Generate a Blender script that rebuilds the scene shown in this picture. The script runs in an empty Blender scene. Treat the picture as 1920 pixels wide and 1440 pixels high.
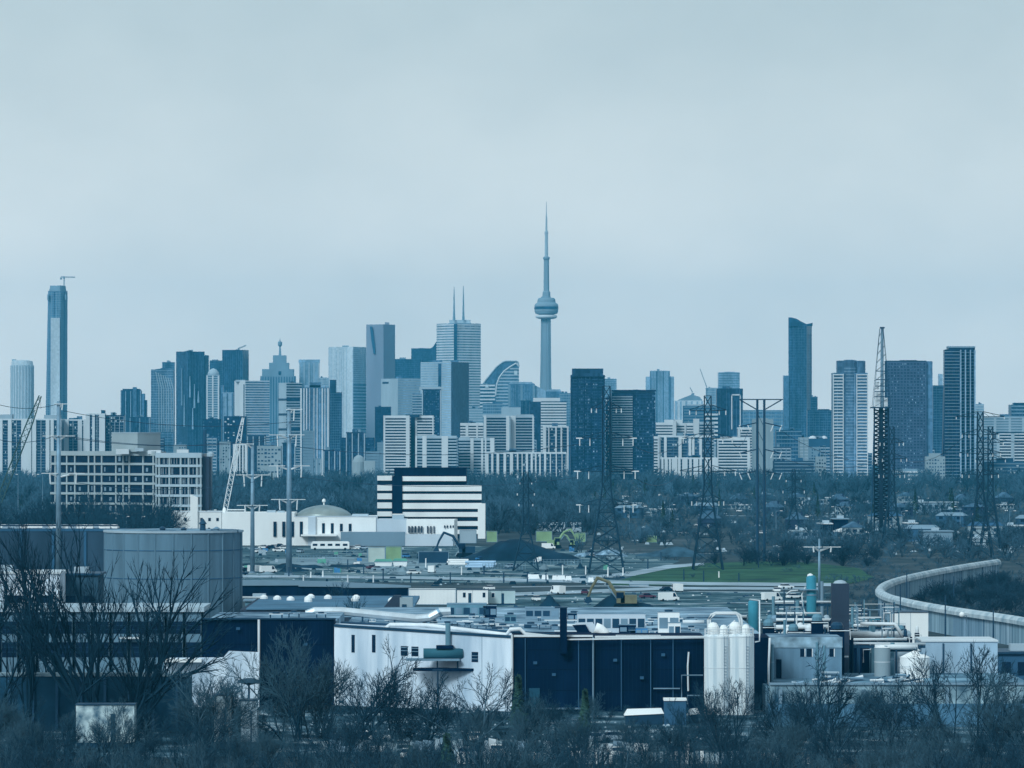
import bpy, math, random
import numpy as np
from mathutils import Vector

# ---------------------------------------------------------------- camera, sky, sun, exposure
F, HC, HZ = 9000.0, 45.0, 815.0          # focal length in photo pixels, camera height, horizon row
def PX(px, D): return (px - 960.0) / F * D
def PZ(py, D): return HC - (py - HZ) / F * D
def PS(n, D): return n / F * D

sc = bpy.context.scene
col = sc.collection
cam_d = bpy.data.cameras.new('camera'); cam = bpy.data.objects.new('camera', cam_d); col.objects.link(cam)
cam_d.sensor_width = 36.0; cam_d.lens = 36.0 * F / 1920.0
cam_d.clip_start = 1.0; cam_d.clip_end = 60000.0
cam.location = (0, 0, HC)
cam.rotation_euler = (math.radians(90) + math.atan((HZ - 720.0) / F), 0, 0)
sc.camera = cam

SUN_EL, SUN_AZ = math.radians(36), math.radians(-148)     # behind the camera, to the left
w = bpy.data.worlds.new('World'); sc.world = w; w.use_nodes = True
nt = w.node_tree; nt.nodes.clear()
out = nt.nodes.new('ShaderNodeOutputWorld'); bg = nt.nodes.new('ShaderNodeBackground')
sky = nt.nodes.new('ShaderNodeTexSky'); sky.sky_type = 'NISHITA'; sky.sun_disc = False
sky.sun_elevation = SUN_EL; sky.sun_rotation = SUN_AZ; sky.dust_density = 4.0; sky.air_density = 1.5
tc = nt.nodes.new('ShaderNodeTexCoord'); mp = nt.nodes.new('ShaderNodeMapping')
mp.inputs['Scale'].default_value = (6.0, 6.0, 9.0); mp.inputs['Location'].default_value = (4.1, 2.2, 7.35)
nz = nt.nodes.new('ShaderNodeTexNoise'); nz.inputs['Scale'].default_value = 1.9; nz.inputs['Detail'].default_value = 5.0
nz.inputs['Roughness'].default_value = 0.52
cr = nt.nodes.new('ShaderNodeValToRGB')
cr.color_ramp.elements[0].position = 0.3; cr.color_ramp.elements[0].color = (4.8, 6.35, 7.35, 1)
cr.color_ramp.elements[1].position = 0.72; cr.color_ramp.elements[1].color = (6.3, 7.85, 8.75, 1)
mix = nt.nodes.new('ShaderNodeMix'); mix.data_type = 'RGBA'; mix.inputs['Factor'].default_value = 0.86
L = nt.links.new
L(tc.outputs['Generated'], mp.inputs['Vector']); L(mp.outputs['Vector'], nz.inputs['Vector'])
L(nz.outputs['Fac'], cr.inputs['Fac']); L(sky.outputs['Color'], mix.inputs[6]); L(cr.outputs['Color'], mix.inputs[7])
sx = nt.nodes.new('ShaderNodeSeparateXYZ'); L(tc.outputs['Generated'], sx.inputs['Vector'])
gr = nt.nodes.new('ShaderNodeValToRGB'); gr.color_ramp.interpolation = 'EASE'      # overcast sky, brightest in the mist at the horizon all round
gr.color_ramp.elements[0].position = 0.0; gr.color_ramp.elements[0].color = (1.98, 1.64, 1.44, 1)
gr.color_ramp.elements[1].position = 0.13; gr.color_ramp.elements[1].color = (0.88, 0.895, 0.875, 1)
ml = nt.nodes.new('ShaderNodeMix'); ml.data_type = 'RGBA'; ml.blend_type = 'MULTIPLY'; ml.inputs['Factor'].default_value = 1.0
L(sx.outputs['Z'], gr.inputs['Fac']); L(mix.outputs[2], ml.inputs[6]); L(gr.outputs['Color'], ml.inputs[7])
L(ml.outputs[2], bg.inputs['Color']); bg.inputs['Strength'].default_value = 0.1
L(bg.outputs['Background'], out.inputs['Surface'])

sd = bpy.data.lights.new('sun', 'SUN'); sd.energy = 2.3; sd.angle = math.radians(16); sd.color = (0.80, 0.95, 1.0)
so = bpy.data.objects.new('sun', sd); col.objects.link(so)
# direction towards the sun
sv = Vector((math.sin(SUN_AZ) * math.cos(SUN_EL), math.cos(SUN_AZ) * math.cos(SUN_EL), math.sin(SUN_EL)))
so.rotation_euler = (-sv).to_track_quat('-Z', 'Y').to_euler(); so.location = (0, 0, 600)

sc.view_settings.view_transform = 'Standard'; sc.view_settings.look = 'None'
sc.view_settings.exposure = 0.0; sc.view_settings.gamma = 1.0; sc.view_settings.use_curve_mapping = False
sc.render.engine = 'CYCLES'
cy = sc.cycles
cy.use_denoising = True; cy.denoiser = 'OPENIMAGEDENOISE'; cy.denoising_prefilter = 'ACCURATE'
cy.use_adaptive_sampling = True; cy.adaptive_threshold = 0.015
cy.max_bounces = 4; cy.diffuse_bounces = 2; cy.glossy_bounces = 2; cy.transmission_bounces = 2; cy.volume_bounces = 0
cy.transparent_max_bounces = 4
cy.sample_clamp_indirect = 4.0

# ---------------------------------------------------------------- materials
_mats = {}
def cool(c):                             # blue shadow grade, put into the darker base colours
    l = 0.3*c[0]+0.6*c[1]+0.1*c[2]; ch = (max(c)-min(c))/max(max(c), 1e-4)
    k = (1-l)**2.2*(1.0 if ch < 0.45 else 0.45); return tuple(x*(1+(t-1)*k) for x, t in zip(c, (0.17, 0.79, 1.32)))
def MAT(name, c, rough=0.75, var=0.12, scale=0.25, metal=0.0, spec=0.12, streak=0.0, cell=None, cellamt=0.0, dark=None):
    if name in _mats: return _mats[name]
    c = cool(c); dark = cool(dark) if dark else None
    m = bpy.data.materials.new(name); m.use_nodes = True; n = m.node_tree; b = n.nodes['Principled BSDF']
    b.inputs['Roughness'].default_value = rough; b.inputs['Metallic'].default_value = metal
    b.inputs['Specular IOR Level'].default_value = spec; b.inputs['Specular Tint'].default_value = (0.35, 0.72, 1.0, 1)
    t = n.nodes.new('ShaderNodeTexCoord')
    no = n.nodes.new('ShaderNodeTexNoise'); no.inputs['Scale'].default_value = scale; no.inputs['Detail'].default_value = 4
    mapn = n.nodes.new('ShaderNodeMapping')
    if streak: mapn.inputs['Scale'].default_value = (1, 1, streak)
    n.links.new(t.outputs['Object'], mapn.inputs['Vector']); n.links.new(mapn.outputs['Vector'], no.inputs['Vector'])
    r = n.nodes.new('ShaderNodeValToRGB')
    r.color_ramp.elements[0].position = 0.3; r.color_ramp.elements[1].position = 0.7
    lo = dark if dark else tuple(x * (1 - var) for x in c)
    r.color_ramp.elements[0].color = (*lo, 1); r.color_ramp.elements[1].color = (*[min(1, x * (1 + var)) for x in c], 1)
    n.links.new(no.outputs['Fac'], r.inputs['Fac'])
    src = r.outputs['Color']
    if cell:
        sn = n.nodes.new('ShaderNodeVectorMath'); sn.operation = 'SNAP'; sn.inputs[1].default_value = cell
        n.links.new(t.outputs['Object'], sn.inputs[0])
        wn = n.nodes.new('ShaderNodeTexWhiteNoise'); n.links.new(sn.outputs['Vector'], wn.inputs['Vector'])
        rr = n.nodes.new('ShaderNodeMapRange'); rr.inputs['From Min'].default_value = 0; rr.inputs['From Max'].default_value = 1
        rr.inputs['To Min'].default_value = 1 - cellamt; rr.inputs['To Max'].default_value = 1 + cellamt
        n.links.new(wn.outputs['Value'], rr.inputs['Value'])
        mu = n.nodes.new('ShaderNodeMix'); mu.data_type = 'RGBA'; mu.blend_type = 'MULTIPLY'; mu.inputs['Factor'].default_value = 1
        n.links.new(src, mu.inputs[6]); n.links.new(rr.outputs['Result'], mu.inputs[7]); src = mu.outputs[2]
    n.links.new(src, b.inputs['Base Color'])
    _mats[name] = m
    return m

# ---------------------------------------------------------------- mesh builder
class MB:
    def __init__(s): s.v = []; s.f = []
    def quad8(s, P):                      # 8 corners: bottom loop then top loop
        o = len(s.v); s.v += [tuple(p) for p in P]
        s.f += [(o, o+3, o+2, o+1), (o+4, o+5, o+6, o+7), (o, o+1, o+5, o+4), (o+1, o+2, o+6, o+5), (o+2, o+3, o+7, o+6), (o+3, o, o+4, o+7)]
        return s
    def box(s, x0, x1, y0, y1, z0, z1):
        return s.quad8([(x0, y0, z0), (x1, y0, z0), (x1, y1, z0), (x0, y1, z0), (x0, y0, z1), (x1, y0, z1), (x1, y1, z1), (x0, y1, z1)])
    def along(s, p0, p1, z0, z1, inn, outw):   # box along a wall edge, from inn inside to outw outside (right-hand normal of p0->p1)
        dx, dy = p1[0]-p0[0], p1[1]-p0[1]; l = math.hypot(dx, dy) or 1; nx, ny = dy/l, -dx/l
        A = (p0[0]-nx*inn, p0[1]-ny*inn); B = (p1[0]-nx*inn, p1[1]-ny*inn); C = (p1[0]+nx*outw, p1[1]+ny*outw); D = (p0[0]+nx*outw, p0[1]+ny*outw)
        return s.quad8([(*D, z0), (*C, z0), (*B, z0), (*A, z0), (*D, z1), (*C, z1), (*B, z1), (*A, z1)])
    def prism(s, poly, z0, z1, poly_top=None):  # footprint (counter-clockwise), extruded up
        o = len(s.v); n = len(poly); pt = poly_top or poly
        zt = z1 if isinstance(z1, (list, tuple)) else [z1]*n
        s.v += [(p[0], p[1], z0) for p in poly] + [(p[0], p[1], z) for p, z in zip(pt, zt)]
        s.f.append(tuple(range(o+n-1, o-1, -1))); s.f.append(tuple(range(o+n, o+2*n)))
        for i in range(n): j = (i+1) % n; s.f.append((o+i, o+j, o+n+j, o+n+i))
        return s
    def xz(s, poly, y0, y1):                   # outline in x-z, extruded along y
        o = len(s.v); n = len(poly)
        s.v += [(p[0], y0, p[1]) for p in poly] + [(p[0], y1, p[1]) for p in poly]
        s.f.append(tuple(range(o, o+n))); s.f.append(tuple(range(o+2*n-1, o+n-1, -1)))
        for i in range(n): j = (i+1) % n; s.f.append((o+i, o+n+i, o+n+j, o+j))
        return s
    def lathe(s, cx, cy, prof, n=20):          # prof: (r, z) from the bottom up
        o = len(s.v)
        for r, z in prof:
            for k in range(n):
                a = 2*math.pi*k/n; s.v.append((cx+r*math.cos(a), cy+r*math.sin(a), z))
        for i in range(len(prof)-1):
            for k in range(n):
                k2 = (k+1) % n; s.f.append((o+i*n+k, o+i*n+k2, o+(i+1)*n+k2, o+(i+1)*n+k))
        s.f.append(tuple(o+k for k in range(n-1, -1, -1))); m = o+(len(prof)-1)*n; s.f.append(tuple(m+k for k in range(n)))
        return s
    def tube(s, pts, r, n=6, r1=None):         # round bar through points, tapering from r to r1
        pts = [Vector(p) for p in pts]; o = len(s.v); m = len(pts); r1 = r if r1 is None else r1
        for i, p in enumerate(pts):
            t = (pts[min(i+1, m-1)] - pts[max(i-1, 0)]).normalized()
            u = t.cross(Vector((0, 0, 1)) if abs(t.z) < 0.95 else Vector((1, 0, 0))).normalized(); q = t.cross(u)
            rr = r + (r1-r)*i/max(1, m-1)
            for k in range(n):
                a = 2*math.pi*k/n; s.v.append(tuple(p + u*(rr*math.cos(a)) + q*(rr*math.sin(a))))
        for i in range(m-1):
            for k in range(n):
                k2 = (k+1) % n; s.f.append((o+i*n+k, o+i*n+k2, o+(i+1)*n+k2, o+(i+1)*n+k))
        s.f.append(tuple(o+k for k in range(n-1, -1, -1))); s.f.append(tuple(o+(m-1)*n+k for k in range(n)))
        return s
    def mesh(s, name, m, base=(0, 0, 0), smooth=False):
        me = bpy.data.meshes.new(name)
        if base != (0, 0, 0): vv = [(a-base[0], b-base[1], c-base[2]) for a, b, c in s.v]
        else: vv = s.v
        me.from_pydata(vv, [], s.f); me.materials.append(m)
        if smooth: me.polygons.foreach_set('use_smooth', [True]*len(me.polygons))
        me.update(); return me

def link(name, data, parent=None, loc=None):
    o = bpy.data.objects.new(name, data); col.objects.link(o)
    if parent is not None: o.parent = parent
    if loc is not None: o.location = loc
    return o
def tag(o, label=None, cat=None, group=None, kind=None):
    if label: o['label'] = label
    if cat: o['category'] = cat
    if group: o['group'] = group
    if kind: o['kind'] = kind
    return o
class Thing:                                   # an Empty at the thing's base; parts are given in world coordinates
    def __init__(s, name, label, cat, base, group=None):
        s.base = tuple(base); s.o = link(name, None, None, s.base); tag(s.o, label, cat, group)
        s.o.empty_display_size = 1
    def part(s, name, mb, m, kind=None, parent=None, smooth=False, label=None):
        if not mb.f: return None
        o = link(name, mb.mesh(name, m, s.base, smooth), parent or s.o)
        if kind: o['kind'] = kind
        if label: o['label'] = label
        return o
def single(name, mb, m, label, cat, base, group=None, kind=None, smooth=False):   # a thing that is one mesh
    o = link(name, mb.mesh(name, m, tuple(base), smooth), None, base); return tag(o, label, cat, group, kind)
def copy_tree(o, loc=None, rz=None, scale=None, parent=None):
    c = o.copy(); col.objects.link(c)
    if parent is not None: c.parent = parent
    for ch in list(o.children): copy_tree(ch, parent=c)
    if loc is not None: c.location = loc
    if rz is not None: c.rotation_euler = (0, 0, rz)
    if scale is not None: c.scale = scale if isinstance(scale, tuple) else (scale,)*3
    return c

def bins(x, table):                      # nearest landmark for a photo column, used in labels
    for lim, t in table:
        if x < lim: return t
    return table[-1][1]
NEAR_W = ((90, 'at the left corner'), (200, 'below the tallest bare tree'), (320, 'below the strip-window building'), (440, 'below the white ramp wall'), (560, 'below the left navy wall'), (680, 'below the slit windows'), (800, 'below the wall platform'), (920, 'below the white wall corner'), (1050, 'below the black chimney'), (1180, 'below the roof railing'), (1310, 'left of the silos'), (1420, 'below the twin silos'), (1530, 'below the works building'), (1640, 'below the brown chimney'), (1760, 'below the storage tanks'), (1860, 'below the pale store'), (9999, 'at the right corner'))
FAR_W = ((1190, 'below the tall dark condo'), (1270, 'below the white banded flats'), (1345, 'below the teal-bayed flats'), (1440, 'by the two-legged pylon'), (1510, 'below the wavy-topped tower'), (1580, 'below the balcony condo'), (1660, 'by the tall rig mast'), (1740, 'below the brownish tower'), (1810, 'below the white-lined condo'), (1880, 'by the right-hand pylons'), (9999, 'at the right edge'))
ROW_W = {0: 'back', 1: 'mid-back', 2: 'mid-front', 3: 'front'}
def ground_z(D):                               # flat plateau, then the land falls towards the lake
    t = min(1, max(0, (D - 5200) / 2600.0)); return -50.0 * t*t*(3-2*t)
# ---------------------------------------------------------------- ground and haze
def ground_material():
    m = bpy.data.materials.new('ground'); m.use_nodes = True; n = m.node_tree; b = n.nodes['Principled BSDF']
    b.inputs['Roughness'].default_value = 0.95; b.inputs['Specular IOR Level'].default_value = 0.1
    t = n.nodes.new('ShaderNodeTexCoord'); a = n.nodes.new('ShaderNodeTexNoise'); a.inputs['Scale'].default_value = 0.035; a.inputs['Detail'].default_value = 8
    a.inputs['Roughness'].default_value = 0.65
    r = n.nodes.new('ShaderNodeValToRGB'); e = r.color_ramp.elements
    e[0].position = 0.32; e[0].color = (0.016, 0.04, 0.055, 1); e[1].position = 0.7; e[1].color = (0.10, 0.13, 0.15, 1)
    k = e.new(0.5); k.color = (0.035, 0.062, 0.078, 1)
    n.links.new(t.outputs['Object'], a.inputs['Vector']); n.links.new(a.outputs['Fac'], r.inputs['Fac']); n.links.new(r.outputs['Color'], b.inputs['Base Color'])
    return m
gy = [-100, 200, 400, 700, 1000, 1500, 2200, 3000, 4000, 5000] + [5200 + 130*i for i in range(21)] + [9000, 11000, 13000, 15000]
gx = [-4000, -2000, -1000, -500, -200, 0, 200, 500, 1000, 2000, 4000]
g = MB()
for y in gy:
    for x in gx: g.v.append((x, y, ground_z(y)))
nx = len(gx)
for j in range(len(gy)-1):
    for i in range(nx-1): g.f.append((j*nx+i, j*nx+i+1, (j+1)*nx+i+1, (j+1)*nx+i))
tag(link('ground', g.mesh('ground', ground_material())), kind='structure')

hz = MB().box(-4100, 4100, -200, 15100, -52, 520)
hm = bpy.data.materials.new('haze'); hm.use_nodes = True; hn = hm.node_tree; hn.nodes.clear()
ho = hn.nodes.new('ShaderNodeOutputMaterial'); pv = hn.nodes.new('ShaderNodeVolumePrincipled')
pv.inputs['Color'].default_value = (0.07, 0.60, 0.98, 1); pv.inputs['Density'].default_value = 4.6e-5
pv.inputs['Anisotropy'].default_value = 0.0
hn.links.new(pv.outputs['Volume'], ho.inputs['Volume'])
tag(link('haze', hz.mesh('haze', hm)), 'thin blue haze filling the air over the city', None, None, 'stuff')
# ---------------------------------------------------------------- skyline
CELL = (2.4, 2.4, 3.4)  # tower glass below: streaks in its base colour stand for reflections
glass_dark = MAT('glass_dark', (0.028, 0.058, 0.095), 0.28, 0.6, 0.05, spec=0.22, cell=CELL, cellamt=0.45, streak=0.2)
glass_navy = MAT('glass_navy', (0.012, 0.03, 0.06), 0.3, 0.3, 0.05, spec=0.22, cell=CELL, cellamt=0.5)
glass_mid = MAT('glass_mid', (0.11, 0.18, 0.25), 0.3, 0.5, 0.04, spec=0.22, cell=CELL, cellamt=0.25, streak=0.15)
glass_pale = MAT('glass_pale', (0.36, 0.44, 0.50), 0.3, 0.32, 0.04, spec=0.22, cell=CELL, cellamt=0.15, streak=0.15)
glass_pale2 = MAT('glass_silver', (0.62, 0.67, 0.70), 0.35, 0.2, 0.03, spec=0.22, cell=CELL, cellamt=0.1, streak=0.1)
granite = MAT('red_granite', (0.36, 0.30, 0.31), 0.5, 0.12, 0.03, streak=0.2)
conc_w = MAT('white_concrete', (0.66, 0.68, 0.69), 0.8, 0.1, 0.06, streak=0.3)
conc_p = MAT('pale_concrete', (0.46, 0.49, 0.50), 0.85, 0.12, 0.06, streak=0.3)
conc_t = MAT('tan_concrete', (0.40, 0.40, 0.38), 0.85, 0.12, 0.06, streak=0.3)
conc_m = MAT('grey_concrete', (0.30, 0.32, 0.33), 0.85, 0.15, 0.05, streak=0.3)
conc_d = MAT('dark_concrete', (0.10, 0.13, 0.16), 0.85, 0.15, 0.05, streak=0.3)
brick_d = MAT('dark_brick', (0.085, 0.06, 0.075), 0.9, 0.15, 0.08)
brick_g = MAT('brown_grey_brick', (0.17, 0.135, 0.155), 0.9, 0.2, 0.08)
blind = MAT('window_blind', (0.62, 0.68, 0.70), 0.6, 0.15, 0.3)
metal_d = MAT('dark_steel', (0.05, 0.06, 0.075), 0.5, 0.2, 0.2, spec=0.4)
metal_g = MAT('galvanised_steel', (0.30, 0.34, 0.36), 0.5, 0.2, 0.3, metal=0.3)
metal_w = MAT('white_steel', (0.72, 0.74, 0.75), 0.5, 0.12, 0.3)

rng = random.Random(7)
OPN = {'b': 'balcony_banding', 's': 'spandrel_banding', 'p': 'pier_row', 'm': 'mullion_grid', 'w': 'window_glazing'}
def fp(x0, x1, D, c=None, depth=None):
    a, b = PX(x0, D), PX(x1, D)
    if c is None:
        d = depth or min(45, max(12, (b-a)*0.75)); return [(a, D), (b, D), (b, D+d), (a, D+d)]
    cx = PX(c, D); pl, pr = cx-a, b-cx; th = math.atan2(pr, pl); wd = math.hypot(pl, pr)
    C = (cx, D); R = (cx+pr, D+wd*math.cos(th)); Lf = (a, D+wd*math.sin(th))
    return [C, R, (R[0]+Lf[0]-cx, R[1]+Lf[1]-D), Lf]
def face(poly, c, k):
    e = {'f': 0, 'r': 0 if c is not None else 1, 's': 1, 'l': 3, 'R': 1}[k]
    return poly[e], poly[(e+1) % 4]
def lerp(p, q, t): return (p[0]+(q[0]-p[0])*t, p[1]+(q[1]-p[1])*t)
def facade(T, poly, c, z0, z1, ops, seed=0):
    rg = random.Random(seed)
    for op in ops:
        kind, faces, *a = op
        mb = MB(); m = a[-1]
        for k in faces:
            p, q = face(poly, c, k); ln = math.hypot(q[0]-p[0], q[1]-p[1])
            if kind in 'bs':                       # floor height, band height, projection, (from u, to u)
                fh, bh, outw = a[:3]; u0, u1 = a[3] if len(a) > 4 else (0, 1)
                zz = z1
                while zz - bh > z0: mb.along(lerp(p, q, u0), lerp(p, q, u1), zz-bh, zz, 0.15, outw); zz -= fh
            elif kind == 'p':                      # spacing, width, projection
                sp, wd, outw = a[:3]; n = max(1, round(ln/sp))
                for i in range(n+1):
                    u = min(max(i/n, wd/2/ln), 1-wd/2/ln); mb.along(lerp(p, q, u-wd/2/ln), lerp(p, q, u+wd/2/ln), z0, z1-0.05, 0.12, outw)
            elif kind == 'w':                      # floor height, probability, width
                fh, pr, wd = a[:3]; n = max(1, int(ln/(wd*1.5))); zz = z1-fh
                colp = [rg.random() for _ in range(n)]
                while zz > z0:
                    for i in range(n):
                        if rg.random() < pr*(0.35+1.3*colp[i]):
                            u = (i+0.5)/n; h = fh*rg.uniform(0.3, 0.6); uw = wd/2/ln*rg.uniform(0.6, 1.2)
                            mb.along(lerp(p, q, max(0, u-uw)), lerp(p, q, min(1, u+uw)), zz+0.4, zz+0.4+h, 0.1, 0.12)
                    zz -= fh
        T.part(OPN[kind], mb, m, 'stuff')
def tw(label, x0, x1, top, D, core, ops=(), c=None, ph=(), depth=None, name='tower_block', cat='tower', group=None, base=None, par=None):
    """one tower: photo columns x0..x1, roof row, distance; ph = rooftop boxes (x0, x1, row[, material])"""
    poly = fp(x0, x1, D, c, depth); zb = ground_z(D) if base is None else base; zt = PZ(top, D)
    cx = sum(p[0] for p in poly)/4; cyy = sum(p[1] for p in poly)/4
    T = Thing(name, label, cat, (cx, cyy, zb), group)
    T.part('body', MB().prism(poly, zb, zt), core)
    facade(T, poly, c, max(zb, PZ(935, D)), zt-0.3, ops, int(x0*7+top))
    pm = par or core
    mb = MB()
    for i in range(4): mb.along(poly[i], poly[(i+1) % 4], zt-0.6, zt+1.0, 0.5, 0.05)
    T.part('parapet', mb, pm)
    for q in ph:
        m = q[3] if len(q) > 3 else conc_m
        yb = cyy + (0 if len(q) < 5 else q[4]); dd = min(8, (max(p[1] for p in poly)-min(p[1] for p in poly))*0.28)
        T.part('penthouse', MB().box(PX(q[0], D), PX(q[1], D), yb-dd, yb+dd, zt-0.5, PZ(q[2], D)), m)
    if not ph:
        rg = random.Random(int(x0*13+top)); mx = (poly[0][0]+poly[1][0]+poly[2][0]+poly[3][0])/4; my = cyy; wd = (max(p[0] for p in poly)-min(p[0] for p in poly))
        for k in range(rg.randint(1, 3)):
            u = mx+rg.uniform(-0.25, 0.2)*wd; T.part('roof_plant', MB().box(u-wd*rg.uniform(0.04, 0.12), u+wd*rg.uniform(0.04, 0.14), my-3, my+3, zt-0.3, zt+rg.uniform(1.5, 4.5)), rg.choice((conc_m, glass_mid, conc_d)))
    if core in (glass_dark, glass_mid, glass_pale, glass_pale2, glass_navy):
        mb = MB(); rg = random.Random(int(x1*3+top))
        for k in ('f' if c is None else 'lr'):
            p, q = face(poly, c, k); ln = math.hypot(q[0]-p[0], q[1]-p[1]); n = max(3, int(ln/rg.uniform(2.6, 4.2))); zl = max(zb, PZ(935, D))
            for i in range(n+1):
                if rg.random() < 0.8: u = min(0.985, max(0.015, i/n)); mb.along(lerp(p, q, u-0.22/ln), lerp(p, q, u+0.22/ln), zl, zt-rg.choice((0.4, 0.4, 6, 14)), 0.1, 0.35)
        T.part('mullion_row', mb, {id(glass_dark): glass_mid, id(glass_mid): glass_pale, id(glass_pale): glass_mid, id(glass_pale2): glass_pale, id(glass_navy): glass_dark}[id(core)], 'stuff')
    T.poly, T.zb, T.zt, T.D = poly, zb, zt, D
    return T
def bands(f, m, fh=3.3, bh=1.3, o=0.9, **k): return ('b', f, fh, bh, o, m)
def spand(f, m, fh=3.6, bh=1.5, o=0.25): return ('s', f, fh, bh, o, m)
def piers(f, m, sp=6, wd=1.0, o=0.6): return ('p', f, sp, wd, o, m)
def wins(f, m=None, fh=3.3, pr=0.25, wd=1.6): return ('w', f, fh, pr, wd, m or blind)

# --- far left
T = Thing('round_tower', 'pale round glass tower at the far left edge of the skyline', 'tower', (PX(40, 8900), 8915, ground_z(8900)))
cx, cyy, zb = T.base; r = PS(21, 8900)
T.part('body', MB().lathe(cx, cyy, [(r, zb), (r, PZ(684, 8900)), (r*0.93, PZ(677, 8900)), (r*0.6, PZ(675, 8900))], 24), glass_pale2)
mb = MB()
for k in range(24):
    a = 2*math.pi*k/24+0.13; mb.box(cx+r*math.cos(a)-1, cx+r*math.cos(a)+1, cyy+r*math.sin(a)-1, cyy+r*math.sin(a)+1, zb, PZ(685, 8900))
T.part('pier_row', mb, conc_p, 'stuff'); T.part('roof_fin', MB().box(cx-r+2, cx-r+9, cyy-6, cyy+6, PZ(690, 8900), PZ(673.5, 8900)), conc_p)

D = 8600
T = Thing('supertall_tower', 'very tall slim tower under construction with a crane on its roof', 'tower', (PX(104, D), D+17, ground_z(D)))
zb = ground_z(D); lo = fp(82, 123, D, 112); hi = fp(89, 124, D+2, 114)
T.part('body', MB().prism(lo, zb, PZ(545, D), hi), glass_mid)
T.part('crown', MB().prism(fp(91, 122, D+3, 113), PZ(545, D), PZ(535, D), fp(93, 121, D+4, 112)), conc_m)
mb = MB(); A, B = PX(95, D), PX(112, D)
mb.box(A, B, D-1.0, D+16, zb, PZ(596, D)); T.part('hoist_bay', mb, glass_pale2)
mb = MB()
for i in range(70):
    z = PZ(545, D) - i*4.2
    if z < PZ(800, D): break
    f = (z-zb)/(PZ(545, D)-zb)
    P = [lerp(lo[k], hi[k], f) for k in range(4)]
    mb.along(P[0], P[1], z-0.9, z, 0.3, 0.5); mb.along(P[3], P[0], z-0.9, z, 0.3, 0.5)
for u in (0.12, 0.3, 0.5, 0.7, 0.88):
    for e0, e1 in ((0, 1), (3, 0)):
        P0, P1 = lerp(lo[e0], lo[e1], u), lerp(hi[e0], hi[e1], u); T.part('column', MB().tube([(P0[0], P0[1], zb), (P1[0], P1[1], PZ(547, D))], 0.9, 4), conc_m if u != 0.5 else glass_dark)
T.part('floor_slab_edging', mb, conc_m, 'stuff')
for a, b in ((88, 90.5), (121, 123.5)):
    T.part('climbing_platform', MB().box(PX(a, D), PX(b, D), D+4, D+14, PZ(562, D), PZ(552, D)), conc_m)
def tower_crane(label, xm, yb, yt, D, xj0, xj1, yj, tilt=0, m=None, dy=10):
    C = Thing('tower_crane', label, 'crane', (PX(xm, D), D+dy, PZ(yb, D))); m = m or metal_g; r = PS(0.8, D)
    X0, Y0, Z0 = C.base; zt = PZ(yt, D)
    mb = MB()
    for sx in (-1, 1):
        for sy in (-1, 1): mb.box(X0+sx*r-0.25, X0+sx*r+0.25, Y0+sy*r-0.25, Y0+sy*r+0.25, Z0, zt)
    n = max(2, int((zt-Z0)/(3*r)))
    for i in range(n):
        za, zc = Z0+(zt-Z0)*i/n, Z0+(zt-Z0)*(i+1)/n
        mb.tube([(X0-r, Y0-r, za), (X0+r, Y0-r, zc)], 0.2, 4); mb.tube([(X0+r, Y0+r, za), (X0-r, Y0+r, zc)], 0.2, 4)
    C.part('mast', mb, m)
    mb = MB(); p = Vector((PX(xj0, D), Y0, PZ(yj, D))); q = Vector((PX(xj1, D), Y0, PZ(yj-tilt, D)))
    for dz in (0, 2.2): mb.tube([p+Vector((0, 0, dz)), q+Vector((0, 0, dz*0.4))], 0.35, 4)
    k = 14
    for i in range(k): mb.tube([p.lerp(q, i/k)+Vector((0, 0, 2.2*(i % 2))), p.lerp(q, (i+1)/k)+Vector((0, 0, 2.2*((i+1) % 2)))], 0.22, 4)
    C.part('jib', mb, m)
    C.part('operator_cab', MB().box(X0-1.5, X0+1.5, Y0-3.2, Y0-0.2, zt-3, zt+0.3), m)
    C.part('counterweight', MB().box(p.x-0.5, p.x+3, Y0-1.2, Y0+1.2, p.z-3.5, p.z), conc_m)
    return C
tower_crane('pale tower crane on top of the very tall slim tower', 119, 535, 519, 8600, 112, 140, 520, 0)

# --- left slab flats (about 5 km away)
def slabrow(label, x0, x1, top, D, dark_ranges, ph=(), core=None, group='slab apartment blocks at the left', thin=()):
    """apartment slab: pale piers between recessed dark balcony bays given in photo columns"""
    T = tw(label, x0, x1, top, D, core or glass_navy, [('b', 'f', 2.9, 0.5, 0.35, conc_m), wins('f', None, 2.9, 0.1, 1.6)], ph=ph, name='apartment_block', cat='apartment block', group=group, par=conc_w)
    xs = [x0]
    for a, b in dark_ranges: xs += [a, b]
    xs.append(x1)
    for i in range(0, len(xs), 2):
        if xs[i+1]-xs[i] > 0.3:
            T.part('pier', MB().along((PX(xs[i], D), D), (PX(xs[i+1], D), D), T.zb, T.zt+0.7, 0.2, 1.5), conc_w)
    for t in thin: T.part('balcony_divider', MB().along((PX(t-0.5, D), D), (PX(t+0.5, D), D), T.zb, T.zt-1, 0.2, 1.0), conc_p)
    return T
slabrow('long white slab flats with dark balcony bays at left edge', -40, 115, 787, 5000, [(-30, -20), (-12, -4), (5, 15), (22, 40), (59, 60.5), (68, 86), (93, 95), (101, 109)], ph=[(80, 110, 778, conc_p), (-5, 20, 777, conc_p)], thin=(77, 31))
slabrow('white slab flats between the steel pole and the paler stepped flats', 117, 161, 788, 5030, [(129, 146), (154, 156.5)], thin=(137,))
slabrow('taller white slab flats with a dark rooftop box and dark right end', 161, 197, 777, 4950, [(168.5, 173), (178, 186)], ph=[(189, 196, 769, metal_d)], thin=(182,))
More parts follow.
